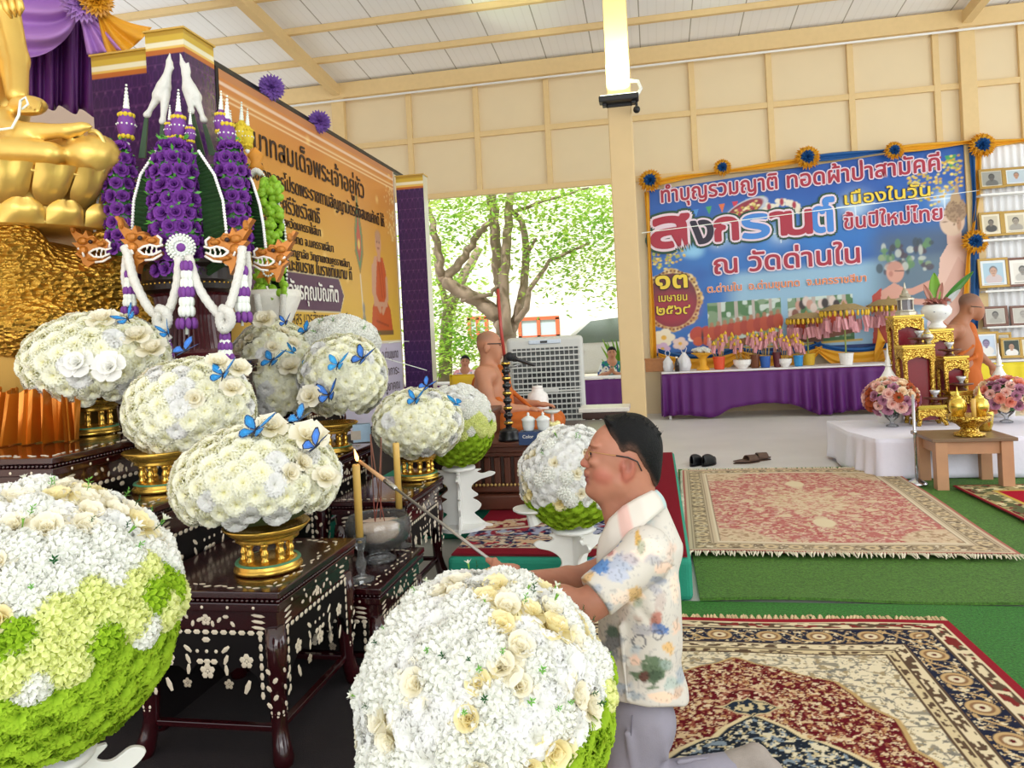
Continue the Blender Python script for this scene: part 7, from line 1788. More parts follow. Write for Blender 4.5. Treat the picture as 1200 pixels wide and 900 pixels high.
m = MB(); m.tube([Vector(mp.location) + V(0, 0, zof(432)), Q(612, 426, dd - .02)], .006, n=8); obj('boom_arm', m, mat('grey_metal', 'A8AAAC', .3, .7), mp, smooth=True, world=True)
# blue box, tea cups, flower tray
bx_ = thing('gift_box', 'dark blue box with white lettering under the lidded tea cups', 'box', onZ(628, 521, .683)); bx_.location.z = .683
m = MB(); m.box((0, .04, .042), (.215, .12, .084)); obj('box_body', m, mat('navy_card', '1C3660', .5), bx_, bevel=.003)
m = MB(); letters(m, 'Color', -.045, .045, .07, lambda x, y, l: V(x, -.0215, y)); obj('lettering', m, white_ink, bx_)
porc = mat('porcelain', 'D8DBD8', .2, var=.05, vscale=120, coat=.3)
for i, px in enumerate((623.5, 640.5)):
 c = thing('tea_cup', ('left', 'right')[i] + ' of the two lidded porcelain tea cups on the blue box', 'cup', V(bx_.location.x + (-.048, .048)[i], bx_.location.y + .04, .768), 0, 'lidded tea cups')
 m = MB(); m.lathe([(0, 0), (.03, 0), (.034, .01), (.04, .03), (.042, .065), (.044, .068), (0, .066)], n=24); obj('cup_body', m, porc, c, smooth=True)
 m = MB(); m.lathe([(.045, .068), (.046, .074), (.03, .088), (.012, .096), (.006, .1), (.01, .108), (.004, .118), (0, .12)], n=24); obj('lid', m, porc, c, smooth=True)
ft = thing('flower_tray', 'small footed tray with yellow petals and pale pink candle at the table edge', 'tray', onZ(658, 510, .683)); ft.location.z = .683; ft.location.x = -.72
m = MB(); m.lathe([(0, 0), (.05, 0), (.05, .01), (.03, .02), (.03, .05), (.055, .06), (.055, .065), (0, .065)], n=24); obj('foot', m, mat('amber_wood', '9A5A3A', .4), ft, smooth=True)
m = MB(); rnd = random.Random(2)
for k in range(26): a = k * 2.4; m.ell((.04 * math.cos(a), .04 * math.sin(a), .075 + .01 * rnd.random()), .016, 6, 5)
obj('petals', m, mat('pale_yellow_petal', 'E8E0A0', .7), ft, smooth=True, kind='stuff')
m = MB(); m.tube([(0, 0, .07), (0, 0, .155)], .012, n=10); obj('stem', m, mat('pale_pink', 'D8B8B0', .5), ft, smooth=True)
m = MB(); m.lathe([(0, .15), (.04, .155), (.06, .17), (.055, .175), (0, .165)], n=24); obj('dish', m, porc, ft, smooth=True)
cs = thing('seat_cushion', 'yellow satin cushion leaning behind the back of the monk', 'cushion', Q(549, 470, 6.4)); cs.location.z = .63
m = MB(); m.grid(lambda u, v: V(.15 * (u * 2 - 1), .09 * math.sin(PI * u) ** .5 * math.sin(PI * v) ** .5, .01 + .43 * v), 16, 14); m.grid(lambda u, v: V(.15 * (u * 2 - 1), -.09 * math.sin(PI * u) ** .5 * math.sin(PI * v) ** .5, .01 + .43 * v), 16, 14); obj('cover', m, mat('yellow_satin', 'D8B520', .45, var=.12, vscale=8), cs, smooth=True)
m = MB(); m.tube([(.15 * (u * 2 - 1), 0, z) for u, z in ((0, .01), (1, .01), (1, .44), (0, .44), (0, .01))], .008, n=6); obj('piping', m, MATS['yellow_satin'], cs, smooth=True)
ju = thing('white_jar', 'plain white rounded jar on the dais beyond the knees of the monk', 'jar', V(*Q(631, 480, 6.35)[:2], .623))
m = MB(); m.lathe([(0, 0), (.08, 0), (.09, .02), (.09, .22), (.08, .26), (.05, .28), (.05, .3), (.02, .31), (0, .31)], n=28); obj('jar_body', m, mat('white_plastic', 'E9E6E2', .35), ju, smooth=True)
m = MB(); m.lathe([(.0, .3), (.045, .3), (.045, .325), (0, .33)], n=24); obj('lid', m, MATS['white_plastic'], ju, smooth=True)
# air cooler
D = 7.55; a, b = Q(600, 496, D), Q(683, 390, D); ac = thing('air_cooler', 'large pale grey evaporative air cooler with louvred grille behind the monk', 'air cooler', V((a.x + b.x) / 2, a.y, .232 if a.y < 7.1 else 0), math.radians(9)); W_ = (b - a).x * 1.03; zt = b.z - ac.location.z - .02
cg = mat('cooler_plastic', 'C4C5C0', .45, var=.03)
m = MB(); m.box((0, .22, zt / 2 + .03), (W_, .44, zt - .06)); obj('cabinet', m, cg, ac, bevel=.04, segs=4)
m = MB(); m.box((0, -.005, zt - .05), (W_ * .42, .02, .04)); obj('control_panel', m, mat('pale_blue_panel', 'C8D4E2', .4), ac, bevel=.008)
m = MB(); m.box((-.01, -.018, zt - .05), (.07, .006, .022)); obj('display', m, MATS['black_plastic'], ac)
z0, z1 = .28, zt - .11
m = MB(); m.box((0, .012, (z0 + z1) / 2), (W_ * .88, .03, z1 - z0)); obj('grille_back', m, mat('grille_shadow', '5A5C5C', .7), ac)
m = MB(); m.lathe([(0, -.01), (W_ * .33, -.01), (W_ * .34, 0), (0, 0)], n=36, M=Matrix.Translation((0, -.008, (z0 + z1) / 2 + .02)) @ Matrix.Rotation(PI / 2, 4, 'X')); obj('fan_opening', m, mat('fan_dark', '1E2022', .6), ac)
m = MB()
for k in range(18): m.box((0, -.022, z0 + (z1 - z0) * (k + .5) / 18), (W_ * .88, .03, .014), M=None)
for k in range(15): m.box((-W_ * .43 + W_ * .86 * k / 14, -.012, (z0 + z1) / 2), (.008, .02, z1 - z0))
obj('louvre_grille', m, cg, ac)
m = MB(); m.box((0, -.03, (z0 + z1) / 2 + .06), (W_ * .3, .03, .05)); m.box((0, -.025, (z0 + z1) / 2 + .05), (W_ * .88, .028, .02)); obj('middle_bar', m, cg, ac, bevel=.01)
for s_ in (-1, 1): m = MB(); m.tube([(s_ * W_ * .38, .1, .03), (s_ * W_ * .38 + .03, .1, .03)], .03, n=14); obj('caster', m, MATS['black_plastic'], ac, smooth=True)
# small dark stand with white top
D = 6.75; a, b = Q(678, 480, D), Q(738, 480, D); sz = a.z; st = thing('side_stand', 'small dark wooden stand with pale marble top right of the air cooler', 'stand', V((a.x + b.x) / 2, a.y, .232)); h_ = sz - .232 + .01; W_ = (b - a).x
m = MB(); m.box((0, .15, h_ - .02), (W_, .34, .04)); obj('marble_top', m, mat('pale_marble', 'D8D4CA', .25), st, bevel=.008)
m = MB(); m.box((0, .15, h_ - .07), (W_ - .06, .3, .06)); m.box((0, .15, .05), (W_ - .04, .32, .1)); m.box((0, .25, h_ / 2), (W_ - .08, .02, h_ - .1)); obj('frame', m, wood, st, bevel=.006)
for k in range(6): m = MB(); m.box((-W_ * .36 + W_ * .72 * k / 5, .02, h_ * .55), (.02, .025, h_ - .24)); obj('baluster', m, wood if k in (0, 5) else white_board, st, bevel=.003)

# ------------------------------------------------------------------ shoes and sandals on the concrete
def shoe(label, px, py, rz, m, kind):
 p = onZ(px, py, .004); rt = thing('shoe' if kind else 'sandal', label, 'shoe' if kind else 'sandal', p, rz, 'footwear left by the rug')
 s_ = MB(); out = lambda u: .045 + .012 * math.sin(PI * u) - .006 * math.cos(2 * PI * u)
 s_.grid(lambda u, v: V(-.14 + .28 * u, out(u) * (math.sin(PI * min(1, max(0, u * .98 + .01)))) ** .35 * (2 * v - 1), 0.0), 16, 6); s_.grid(lambda u, v: V(-.14 + .28 * u, out(u) * (math.sin(PI * min(1, max(0, u * .98 + .01)))) ** .35 * (2 * v - 1), .022), 16, 6); obj('sole', s_, m, rt, solid=.01)
 u_ = MB()
 if kind: u_.grid(lambda u, v: V(-.135 + .27 * u, out(u) * .95 * (math.sin(PI * (u * .96 + .02))) ** .35 * -math.cos(PI * v), .022 + (.085 - .05 * smoothstep(.35, .95, u)) * math.sin(PI * v) ** .6 * (1 if u > .3 or True else 0)), 18, 12); obj('upper', u_, m, rt, smooth=True, solid=.004)
 else: u_.grid(lambda u, v: V(.0 + .10 * u, out(.5) * -math.cos(PI * v), .025 + .045 * math.sin(PI * v)), 6, 12); obj('strap', u_, m, rt, smooth=True, solid=.006)
bs = mat('black_shoe', '101214', .45); br = mat('brown_sandal', '5A4236', .6)
shoe('left of the pair of black shoes on the concrete', 816, 544, 1.2, bs, 1); shoe('right of the pair of black shoes on the concrete', 831, 544, 1.1, bs, 1); shoe('nearer brown sandal lying on the concrete by the rug', 875, 542, .4, br, 0); shoe('farther brown sandal lying behind the other', 887, 539, .2, br, 0)
# ------------------------------------------------------------------ long purple tables at the back
pcl = mat('purple_table_cloth', '581468', .6, var=.1, vscale=4); wtop = mat('white_cloth', 'E6E4E6', .7, var=.03)
def skirt_table(label, x0, x1, y0, y1, h, zb, m=pcl):
 rt = thing('long_table', label, 'table', ((x0 + x1) / 2, (y0 + y1) / 2, 0)); w_ = x1 - x0; d = y1 - y0
 t = MB(); t.box((0, 0, h - .012), (w_, d, .024)); obj('white_top', t, wtop, rt, bevel=.004)
 for sx in (-1, 1):
  for sy in (-1, 1): t = MB(); t.box((sx * (w_ / 2 - .1), sy * (d / 2 - .06), h / 2 - .01), (.035, .035, h - .03)); obj('leg', t, white_board, rt)
 s_ = MB()
 def f(u, v):
  x = -w_ / 2 + w_ * u; pl = math.sin(x * 34 + 2.4 * math.sin(x * 3.1)) * (.55 + .45 * math.sin(x * 2.3 + 1)); z = zb(x + (x0 + x1) / 2)
  return V(x, -d / 2 - .012 - (.045 * pl + .03) * v - .014 * pl, h - .03 + (z - h + .03) * v)
 s_.grid(f, int(w_ * 45), 8); obj('skirt', s_, m, rt, smooth=True, solid=.003)
 e = MB()
 for sx in (-1, 1): e.grid(lambda u, v: V(sx * (w_ / 2 + .008 + .02 * v * math.sin(u * 14)), -d / 2 + d * u, h - .03 - (h - .08) * v), 20, 6)
 obj('side_drop', e, m, rt, smooth=True, solid=.003)
 return rt
skirt_table('long table with deep purple skirt and white top under the blue banner', .08, 4.35, 11.42, 12.02, .71, lambda x: .04 + .14 * float(smoothstep(.75, 1.1, x) * smoothstep(2.35, 1.9, x)) + .03 * math.sin(x * 5))
skirt_table('purple skirted table standing in the wall opening left of the column', -4.3, -.42, 11.75, 12.2, .65, lambda x: .06)
skirt_table('table with bright yellow cloth holding framed portraits', 4.42, 6.4, 11.5, 12.0, .69, lambda x: .08, mat('yellow_cloth', 'E0CC1E', .6, var=.06, vscale=5))
# swags and rosettes round the blue banner
bl_, ye_ = mat('royal_blue_cloth', '1E5A9A', .6, var=.1, vscale=6), mat('golden_yellow_cloth', 'E0A526', .6, var=.08, vscale=6)
def band(name, label, pts, w0, m, seed=0, group=None, cat='cloth'):
 mb = MB(); n = len(pts) - 1
 def f(u, v):
  k = u * n; i = min(int(k), n - 1); p = pts[i].lerp(pts[i + 1], k - i); d = (pts[i + 1] - pts[i]).normalized(); s_ = V(-d.z, 0, d.x); ww = w0 * (.75 + .25 * math.sin(k * 2.5 + seed) )
  return p + s_ * ww * (v - .5) + V(0, -.03 * math.sin(v * 9 + seed + u * 2) - .01, 0)
 mb.grid(f, n * 8, 10); return tag(obj(name, mb, m, smooth=True, solid=.003), label, cat, group)
Yb = 12.16
W3 = lambda px, py: onY(px, py, Yb)
band('cloth_border', 'yellow cloth strip along the left top edge of the blue banner', [W3(762, 216), W3(800, 208), W3(845, 202), W3(900, 194), W3(945, 187)], .10, ye_)
band('cloth_border', 'blue and slack cloth strip along the top between the third and fourth rosettes', [W3(945, 187), W3(1000, 181), W3(1046, 176)], .12, bl_)
band('cloth_border', 'yellow cloth strip along the right top edge of the blue banner', [W3(1046, 176), W3(1095, 171), W3(1148, 165)], .12, ye_)
band('cloth_border', 'yellow cloth strip from the corner rosette over the portraits', [W3(1148, 170), W3(1175, 167), W3(1210, 163)], .11, ye_)
band('cloth_border', 'vertical blue cloth strip beside the right edge of the banner', [W3(1139, 168), W3(1142, 230), W3(1142, 300), W3(1141, 385)], .13, bl_, 2); band('cloth_border', 'vertical yellow cloth strip beside the right edge of the banner', [W3(1146, 172), W3(1146, 230), W3(1135, 300), W3(1132, 372)], .10, ye_, 1)
band('cloth_border', 'yellow cloth strip down the left edge of the blue banner', [W3(758, 225), W3(762, 320), W3(766, 420)], .1, ye_, 3)
def rosette2(label, px, py, r=.16):
 c = W3(px, py) + V(0, -.08, 0); rt = thing('cloth_rosette', label, 'rosette', c, 0, 'blue and yellow rosettes of the banner'); R = V(-.1, -1, .1).to_track_quat('Z', 'Y').to_matrix().to_4x4(); rnd = random.Random(int(px))
 for nm, m, lays in (('yellow_ruffle', ye_, ((13, 1.3, 1.), (12, 1.0, .95))), ('blue_ruffle', bl_, ((6, .2, .5), (8, .6, .6), (9, .95, .66)))):
  mb = MB()
  for n, tilt, L in lays:
   for k in range(n): pm = MB(); petal(pm, (0, 0, .05 if m is bl_ else 0), 6.283 * k / n + tilt, tilt, L, .3, .2, (1, 1, 1), (1, 1, 1), rnd, 4, 2, .2); mb.join(pm, R @ Matrix.Scale(r, 4))
  mb.col = [(1, 1, 1)] * len(mb.v); obj(nm, mb, m, rt)
for px, py, l in ((762, 213, 'rosette at the top left corner of the banner beside the column'), (846, 198, 'second rosette from the left along the banner top'), (945, 186, 'middle rosette along the banner top'), (1046, 178, 'fourth rosette along the banner top'), (1148, 172, 'rosette at the top right corner of the banner'), (1140, 284, 'rosette low on the right edge above the orange leaves')): rosette2('blue and yellow ' + l, px, py, .17 if px not in (846, 1046) else .13)
for k, (x0, x1, m_, nm) in enumerate(((.05, 1.3, bl_, 'blue'), (1.2, 2.5, bl_, 'blue'), (2.4, 3.7, bl_, 'blue'), (.05, 1.35, ye_, 'yellow'), (1.25, 2.5, ye_, 'yellow'), (2.4, 3.65, ye_, 'yellow'))):
 mb = MB(); mb.grid(lambda u, v: V(x0 + (x1 - x0) * u, 12.17 - (.06 if k > 2 else .02) - .02 * math.sin(v * 14), (1.05 if k < 3 else .98) - .05 * v - (4 * u * (1 - u)) * (.12 + (.2 if k < 3 else .28) * v)), 30, 16); tag(obj('wall_swag', mb, m_, smooth=True, solid=.003), nm + ' cloth swag below the banner, ' + ('left', 'middle', 'right')[k % 3] + ' one above the table', 'swag', 'swags below the banner')
bow = MB(); c = W3(1036, 400) + V(0, -.12, 0)
for s_ in (-1, 1): bow.grid(lambda u, v: c + V(s_ * (.02 + .09 * u + .1 * u * v), -.03 * math.sin(v * 8), .22 * u * (1 - 2.0 * v) - .2 * u * v), 10, 12)
tag(obj('cloth_bow', bow, ye_, smooth=True, solid=.003), 'golden cloth bow tied at the right end of the table swags', 'bow')
# offerings on the long table
TY = 11.62; TZ = .712
note_m = mat('pink_note', 'D49AA0', .7, var=.15, vscale=30); note_y = mat('yellow_petal', 'E0B82E', .6, var=.15); stick = mat('bamboo_stick', 'B89A5A', .6)
def at(px): return onY(px, 430, TY).x
def money_pot(label, px, pm, r, h, n, hh, seed, form='pot', tops=note_y):
 rnd = random.Random(seed); rt = thing('money_tree', label, 'offering', (at(px), TY, TZ), 0, 'offering pots on the purple table')
 m = MB(); m.lathe([(0, 0), (r * .72, 0), (r * .8, .01), (r, h - .015), (r * 1.06, h - .015), (r * 1.06, h), (0, h)] if form == 'pot' else [(0, 0), (r * .5, 0), (r * .55, .01), (r * .95, h * .5), (r, h), (r * .94, h), (0, h * .8)], n=24); obj('pot', m, pm, rt, smooth=False)
 for k in range(n):
  a = rnd.random() * 6.28; q = rnd.random() ** .5; x, y = r * .7 * q * math.cos(a), r * .7 * q * math.sin(a); tx, ty, tz = x * 2.2, y * 1.6 - .02, hh * rnd.uniform(.72, 1.05)
  s_ = MB(); s_.tube([(x, y, h * .7), (tx, ty, tz)], .004, n=4); S_ = obj('stick', s_, stick, rt)
  b = MB(); R = Euler((rnd.uniform(-.4, .4), rnd.uniform(-.3, .3), rnd.uniform(-.8, .8))).to_matrix().to_4x4(); T = Matrix.Translation((tx, ty - .01, tz - .07)) @ R
  b.grid(lambda u, v: V(.055 * (u - .5), .012 * math.sin(u * 9), .13 * (v - .5)), 6, 3, M=T); obj('banknote', b, note_m, S_)
  t_ = MB(); t_.lathe([(0, 0), (.022, .012), (.016, .035), (0, .065)], n=8, M=Matrix.Translation((tx, ty, tz - .01))); obj('paper_bud', t_, tops, S_, smooth=True)
 return rt
def umbrella_tree(label, px, pytop, pybot, rpx, Y, pm, seed, tiers=1):
 top, bot = onY(px, pytop, Y), onY(px, pybot, Y); d = (top - CAM).dot(FW); r = rpx * d / FPX; rnd = random.Random(seed); rt = thing('umbrella_tree', label, 'offering', V(bot.x, Y, TZ), 0, 'umbrella money trees'); H = top.z - TZ
 m = MB(); m.lathe([(0, 0), (.08, 0), (.1, .16), (.105, .16), (.105, .17), (0, .17)], n=20); obj('pot', m, pm, rt)
 m = MB(); m.tube([(0, 0, .1), (0, 0, H - .02)], .012, n=8); obj('pole', m, mat('green_stem', '8A9A4A', .6), rt)
 m = MB(); hz = H * .86 if tiers == 1 else H * .8; m.lathe([(0, H), (.012, H - .02), (.03, H - .05), (r * .45, H - .4 * (H - hz)), (r, hz), (r * .98, hz - .012), (0, hz + .03)], n=32); obj('canopy', m, mat('straw_canopy', 'A58E5E', .75, var=.25, vscale=50, bump=.5, bscale=120), rt)
 g = MB()
 for k in range(26): a = 2 * PI * k / 26; g.lathe([(0, .03), (.016, .01), (.02, -.03), (.008, -.06), (0, -.062)], n=8, M=Matrix.Translation((r * .96 * math.cos(a), r * .96 * math.sin(a), hz - .035)))
 obj('gold_bell_row', g, note_y, rt, smooth=True, kind='stuff')
 for k in range(22):
  a = 2 * PI * k / 22 + rnd.uniform(-.1, .1); rr = r * rnd.uniform(.55, 1.0); b = MB(); T = Matrix.Translation((rr * math.cos(a), rr * math.sin(a), hz - .17 - .09 * rnd.random())) @ Euler((rnd.uniform(-.2, .2), rnd.uniform(-.2, .2), rnd.uniform(-1, 1))).to_matrix().to_4x4()
  b.grid(lambda u, v: V(.075 * (u - .5), .014 * math.sin(u * 9), .16 * (v - .5)), 6, 3, M=T); b.tube([T @ V(0, 0, .08), T @ V(0, 0, .2)], .002, n=4); obj('banknote', b, note_m, rt)
red_p, whp, blp, brn, ylp = mat('red_pot', 'D8502E', .4), mat('white_pot', 'ECEAE6', .3), mat('blue_tin', '2A5AA8', .4), mat('brown_jar', '6A3A20', .3), mat('yellow_bucket', 'D8B02E', .4)
money_pot('red flower pot full of banknote sticks on the purple table', 843, red_p, .09, .19, 14, .5, 1); money_pot('wide white bowl with pink banknote sticks', 870, whp, .13, .13, 12, .48, 2, 'bowl'); money_pot('brown jar of banknote sticks behind the white bowls', 885, brn, .07, .2, 8, .5, 3); money_pot('blue tin with white label holding banknotes', 897, blp, .08, .17, 8, .52, 4); money_pot('dark red cup with tall orange tipped sticks', 911, mat('maroon_cup', '5A1A20', .4), .06, .22, 6, .55, 5); money_pot('second white bowl with pink banknotes, under the umbrella', 920, whp, .1, .12, 10, .42, 6, 'bowl'); money_pot('bright blue vase holding yellow paper buds', 936, mat('azure_vase', '2E8AC8', .35), .07, .16, 10, .42, 7)
umbrella_tree('straw umbrella tree with pink banknotes in a yellow bucket', 948, 363, 430, 23, 11.84, ylp, 1); umbrella_tree('wide grey umbrella tree of banknotes in a small white pot', 992, 352, 426, 27, 11.52, whp, 2); umbrella_tree('straw umbrella tree partly behind the golden altar set', 1045, 346, 424, 25, 11.84, whp, 3)
def bag(label, px, w_, h, seed):
 rnd = random.Random(seed); rt = thing('plastic_bag', label, 'bag', (at(px), TY - .05, TZ), 0, 'white plastic bags')
 m = MB(); m.lathe([(0, 0), (w_ * .8, .0), (w_, h * .25), (w_ * .85, h * .5), (w_ * .3, h * .72), (w_ * .18, h * .78)], n=22, wob=lambda a, z: 1 + .12 * math.sin(a * 5 + z * 30) + .06 * math.sin(a * 9)); obj('bag_body', m, mat('thin_white_plastic', 'DDDDE2', .3, var=.1, vscale=20), rt, smooth=True)
 m = MB()
 for s_ in (-1, 1): m.tube([(s_ * w_ * .2, 0, h * .74), (s_ * w_ * .45, 0, h * .95), (s_ * w_ * .2, 0, h * 1.05)], [.02, .016, .012], n=6, flat=.4)
 obj('knot_ears', m, MATS['thin_white_plastic'], rt, smooth=True)
bag('smaller white plastic bag on the purple table next to the column', 783, .08, .3, 1); bag('larger white plastic bag beside the dark bottle', 802, .1, .36, 2)
bt = thing('bottle', 'small dark brown bottle between the two plastic bags', 'bottle', (at(793), TY - .15, TZ)); m = MB(); m.lathe([(0, 0), (.032, 0), (.034, .12), (.014, .17), (.014, .21), (0, .21)], n=18); obj('glass_body', m, mat('dark_bottle', '2A1A14', .2), bt, smooth=True); m = MB(); m.lathe([(.016, .2), (.016, .225), (0, .226)], n=14); obj('cap', m, white_m, bt)
wbx = thing('wooden_box', 'plain wooden box at the left end of the purple table', 'box', (at(768), TY + .1, TZ)); m = MB(); m.box((0, 0, .09), (.3, .2, .18)); obj('box_body', m, mat('plain_wood', 'A86E3C', .5, var=.2, vscale=20), wbx, bevel=.005); m = MB(); m.box((0, 0, .19), (.32, .22, .02)); obj('lid', m, MATS['plain_wood'], wbx, bevel=.004)
gt = thing('footed_tray', 'gold footed tray heaped with white flowers on the purple table', 'tray', (at(824), TY, TZ)); m = MB(); m.lathe([(0, 0), (.1, 0), (.09, .03), (.05, .07), (.06, .12), (.05, .17), (.1, .22), (.17, .25), (.165, .26), (0, .24)], n=24); obj('tray', m, ye_, gt, smooth=True)
for k in range(12): a = k * 2.4; r = .13 * ((k + .5) / 12) ** .5; link('flower', FM['hyd_w'][k % 2], gt, (r * math.cos(a), r * math.sin(a), .28 + .04 * (1 - r / .13)), (.3 * math.sin(a), .3 * math.cos(a), a), (.055,) * 3)
# white blind, ledges and framed portraits
bd = MB(); bd.grid(lambda u, v: V(4.86 + 2.4 * u, 12.2 - .025 * math.sin(u * 150) * (.7 + .3 * math.sin(u * 31)), .6 + 3.2 * v), 260, 2)
tag(obj('window_curtain', bd, mat('white_pleated_curtain', 'ECEDEE', .6, var=.03), smooth=True), 'white pleated curtain hanging behind the framed portraits', 'curtain')
for i, z in enumerate((3.08, 2.42, 1.68, 1.155)): m = MB(); m.span((4.74, 11.96, z - .03), (6.9, 12.14, z)); tag(obj('wall_shelf', m, white_board, bevel=.004), ('topmost', 'second', 'third', 'lowest')[i] + ' white ledge carrying framed portraits on the curtain', 'shelf', 'portrait ledges')
def portrait(label, px0, py0, px1, py1, Y, look, fr=None, tilt=-.1):
 a, b = onY(px0, py1, Y), onY(px1, py0, Y); W, H = b.x - a.x, b.z - a.z; t_ = .035
 rt = thing('framed_portrait', label, 'picture frame', (a.x, Y, a.z), 0, 'framed portraits'); rt.rotation_euler = (tilt, 0, 0)
 m = MB()
 for p, q in (((0, 0), (W, t_)), ((0, H - t_), (W, H)), ((0, t_), (t_, H - t_)), ((W - t_, t_), (W, H - t_))): m.span((p[0], -.012, p[1]), (q[0], .018, q[1]))
 obj('frame', m, fr or frg, rt, bevel=.004)
 w_, h = W - 2 * t_, H - 2 * t_; cv = Canvas(w_, h, 44, 56, rgb(look[0])); bgc, sk, hr, cl = [rgb(x) for x in look[1:5]]; mt = look[5] * min(w_, h); cv.rect(mt, mt * 1.1, w_ - mt, h - mt, bgc); cx, cy, r = w_ / 2, h * .56, (min(w_, h) - 2 * mt) * .2
 cv.ell(cx, cy - r * 2.2, r * 2.1, r * 1.5, cl); cv.rect(cx - r * .4, cy - r * 1.4, cx + r * .4, cy, sk); cv.ell(cx, cy + r * .35, r * 1.02, r * 1.15, hr); cv.ell(cx, cy, r * .85, r * 1.08, sk)
 for s_ in (-1, 1): cv.ell(cx + s_ * r * .34, cy + r * .12, r * .13, r * .07, rgb('2A2624'))
 cv.line([(cx - r * .22, cy - r * .55), (cx + r * .22, cy - r * .55)], r * .1, rgb('7A5A50')); cv.rect(0, 0, w_, mt * .99, rgb(look[0])); cv.rect(mt, mt * .4, w_ - mt, mt * .6, rgb('8A8478')) if mt > .03 else None
 link('photograph', cv.mesh('photograph', print_m, lambda x, y: (x + t_, -.002 + 0 * x, y + t_)), rt)
 m = MB(); m.span((t_ * .5, .005, t_ * .5), (W - t_ * .5, .012, H - t_ * .5)); obj('back_board', m, brn, rt)
frg = mat('frame_gilt', 'A8863E', .4, .35)
G1 = ('E2DCC8', 'B8B4A8', '8E8880', '2E2C2A', 'CFCBC0', .1); G2 = ('DCE2E4', 'B9C8CE', 'B88A70', '6A6460', 'B8C4D0', .08)
for l, a in (('faded grey photograph of a dark haired person', (1148, 196, 1177, 222, 12.05, ('D8D2BC', '9A9A92', '5A5A56', '3A3A38', '6A6A66', .05))), ('colour photograph of a grey haired person', (1177, 194, 1206, 219, 12.05, G2)), ('sepia portrait with white caption strip, short hair', (1149, 247, 1175, 278, 12.05, ('E4DCC4', 'C9C0A8', '7A7266', '2E2A28', '4A4844', .12))), ('sepia portrait with white caption strip, long dark hair', (1176, 245, 1206, 276, 12.05, ('E4DCC4', 'C9C0A8', '9A9082', '1E1C1C', 'A09A90', .12))), ('pale blue portrait in a wide gold frame', (1148, 301, 1182, 338, 12.04, ('DDE4E8', 'A8C4D4', 'C29A84', '6A6A6E', 'C8B8B8', .1))), ('black and white portrait in a dark frame cut by the picture edge', (1182, 300, 1216, 336.5, 12.04, ('EDE9E0', 'E0DCD2', '8A8680', '2A2A2A', 'C0BCB4', .14), brn)), ('grey portrait in a thin dark frame on the lowest ledge', (1153, 358, 1181, 383, 12.02, ('D9D4C6', 'B5B2A8', '7E7A74', '1E1E1E', 'A8A49A', .05), brn)), ('second grey portrait on the lowest ledge at the picture edge', (1185, 357, 1214, 382, 12.02, ('DDD9CE', 'BFBCB2', 'A5A19A', '8A8680', 'B8B4AA', .05), brn)), ('large gold framed portrait of a person in dark glasses with white panel', (1142, 388, 1171, 421, 11.72, ('E9ECEE', 'C2D2E4', '8A7A9A', '4A4A6A', 'E2E0DC', .08))), ('gold framed portrait of a person in white before dark green', (1174, 395, 1198, 420, 11.66, ('E8DFB8', '2E3A2E', 'B08A70', '1A1A1A', 'E4E2DE', .03))), ('gold framed portrait partly hidden behind two others on the yellow table', (1168, 389, 1186, 418, 11.78, G1)), ('gold framed portrait at the right edge of the yellow table', (1196, 394, 1220, 420, 11.74, G1))): portrait(l, *a)
# ------------------------------------------------------------------ golden altar set on the low white table
a1, a2 = V(1.78, 6.73, 0), V(1.67, 7.22, 0); lw = thing('low_table', 'low table under a white cloth carrying the golden altar set', 'table', (3.0, 7.1, 0)); HT = .364
cl_ = MB(); outl = [(1.78, 6.73), (4.6, 6.73), (4.6, 8.0), (1.66, 8.0), (1.67, 7.22)]
def side(u, v):
 n = len(outl); k = u * n; i = int(k) % n; t = k - int(k); x = outl[i][0] * (1 - t) + outl[(i + 1) % n][0] * t; y = outl[i][1] * (1 - t) + outl[(i + 1) % n][1] * t
 cx, cy = 3.1, 7.35; o = V(x - cx, y - cy, 0).normalized() * (.02 * v * (1 + math.sin(u * 60 + math.sin(u * 21) * 2))); return V(x, y, HT - (HT - .036) * v) + o
cl_.grid(side, 200, 8, wrapu=True); obj('cloth_sides', cl_, mat('lilac_white_cloth', 'E2E0EE', .75, var=.03, bump=.25, bscale=25), lw, smooth=True, world=True, solid=.003)
t = MB(); t.add([(x, y, HT) for x, y in outl], [(0, 1, 2, 3, 4)]); obj('cloth_top', t, MATS['lilac_white_cloth'], lw, world=True, solid=.004)
t = MB(); t.span((1.85, 6.8, .04), (4.5, 7.9, HT - .01)); obj('board', t, mat('plywood', 'B89A6E', .6), lw, world=True)
gcar = bpy.data.materials.new('carved_gilt'); gcar.use_nodes = True; nt = gcar.node_tree; b_ = nt.nodes['Principled BSDF']; b_.inputs['Metallic'].default_value = .8; b_.inputs['Roughness'].default_value = .28
tc = nt.nodes.new('ShaderNodeTexCoord'); vo = nt.nodes.new('ShaderNodeTexVoronoi'); vo.inputs['Scale'].default_value = 80; vo.feature = 'SMOOTH_F1'; nt.links.new(tc.outputs['Object'], vo.inputs['Vector'])
r = nt.nodes.new('ShaderNodeValToRGB'); r.color_ramp.elements[0].position = .25; r.color_ramp.elements[1].position = .5; r.color_ramp.elements[0].color = (*rgb('F0D060'), 1); r.color_ramp.elements[1].color = (*rgb('9A6E22'), 1)
nt.links.new(vo.outputs['Distance'], r.inputs[0]); nt.links.new(r.outputs[0], b_.inputs['Base Color'])
bp = nt.nodes.new('ShaderNodeBump'); bp.inputs['Strength'].default_value = 1; bp.inputs['Distance'].default_value = .008; bp.invert = True; nt.links.new(vo.outputs['Distance'], bp.inputs['Height']); nt.links.new(bp.outputs['Normal'], b_.inputs['Normal'])
mar2 = mat('crimson_lacquer', '7A1220', .3, var=.12, coat=.3)
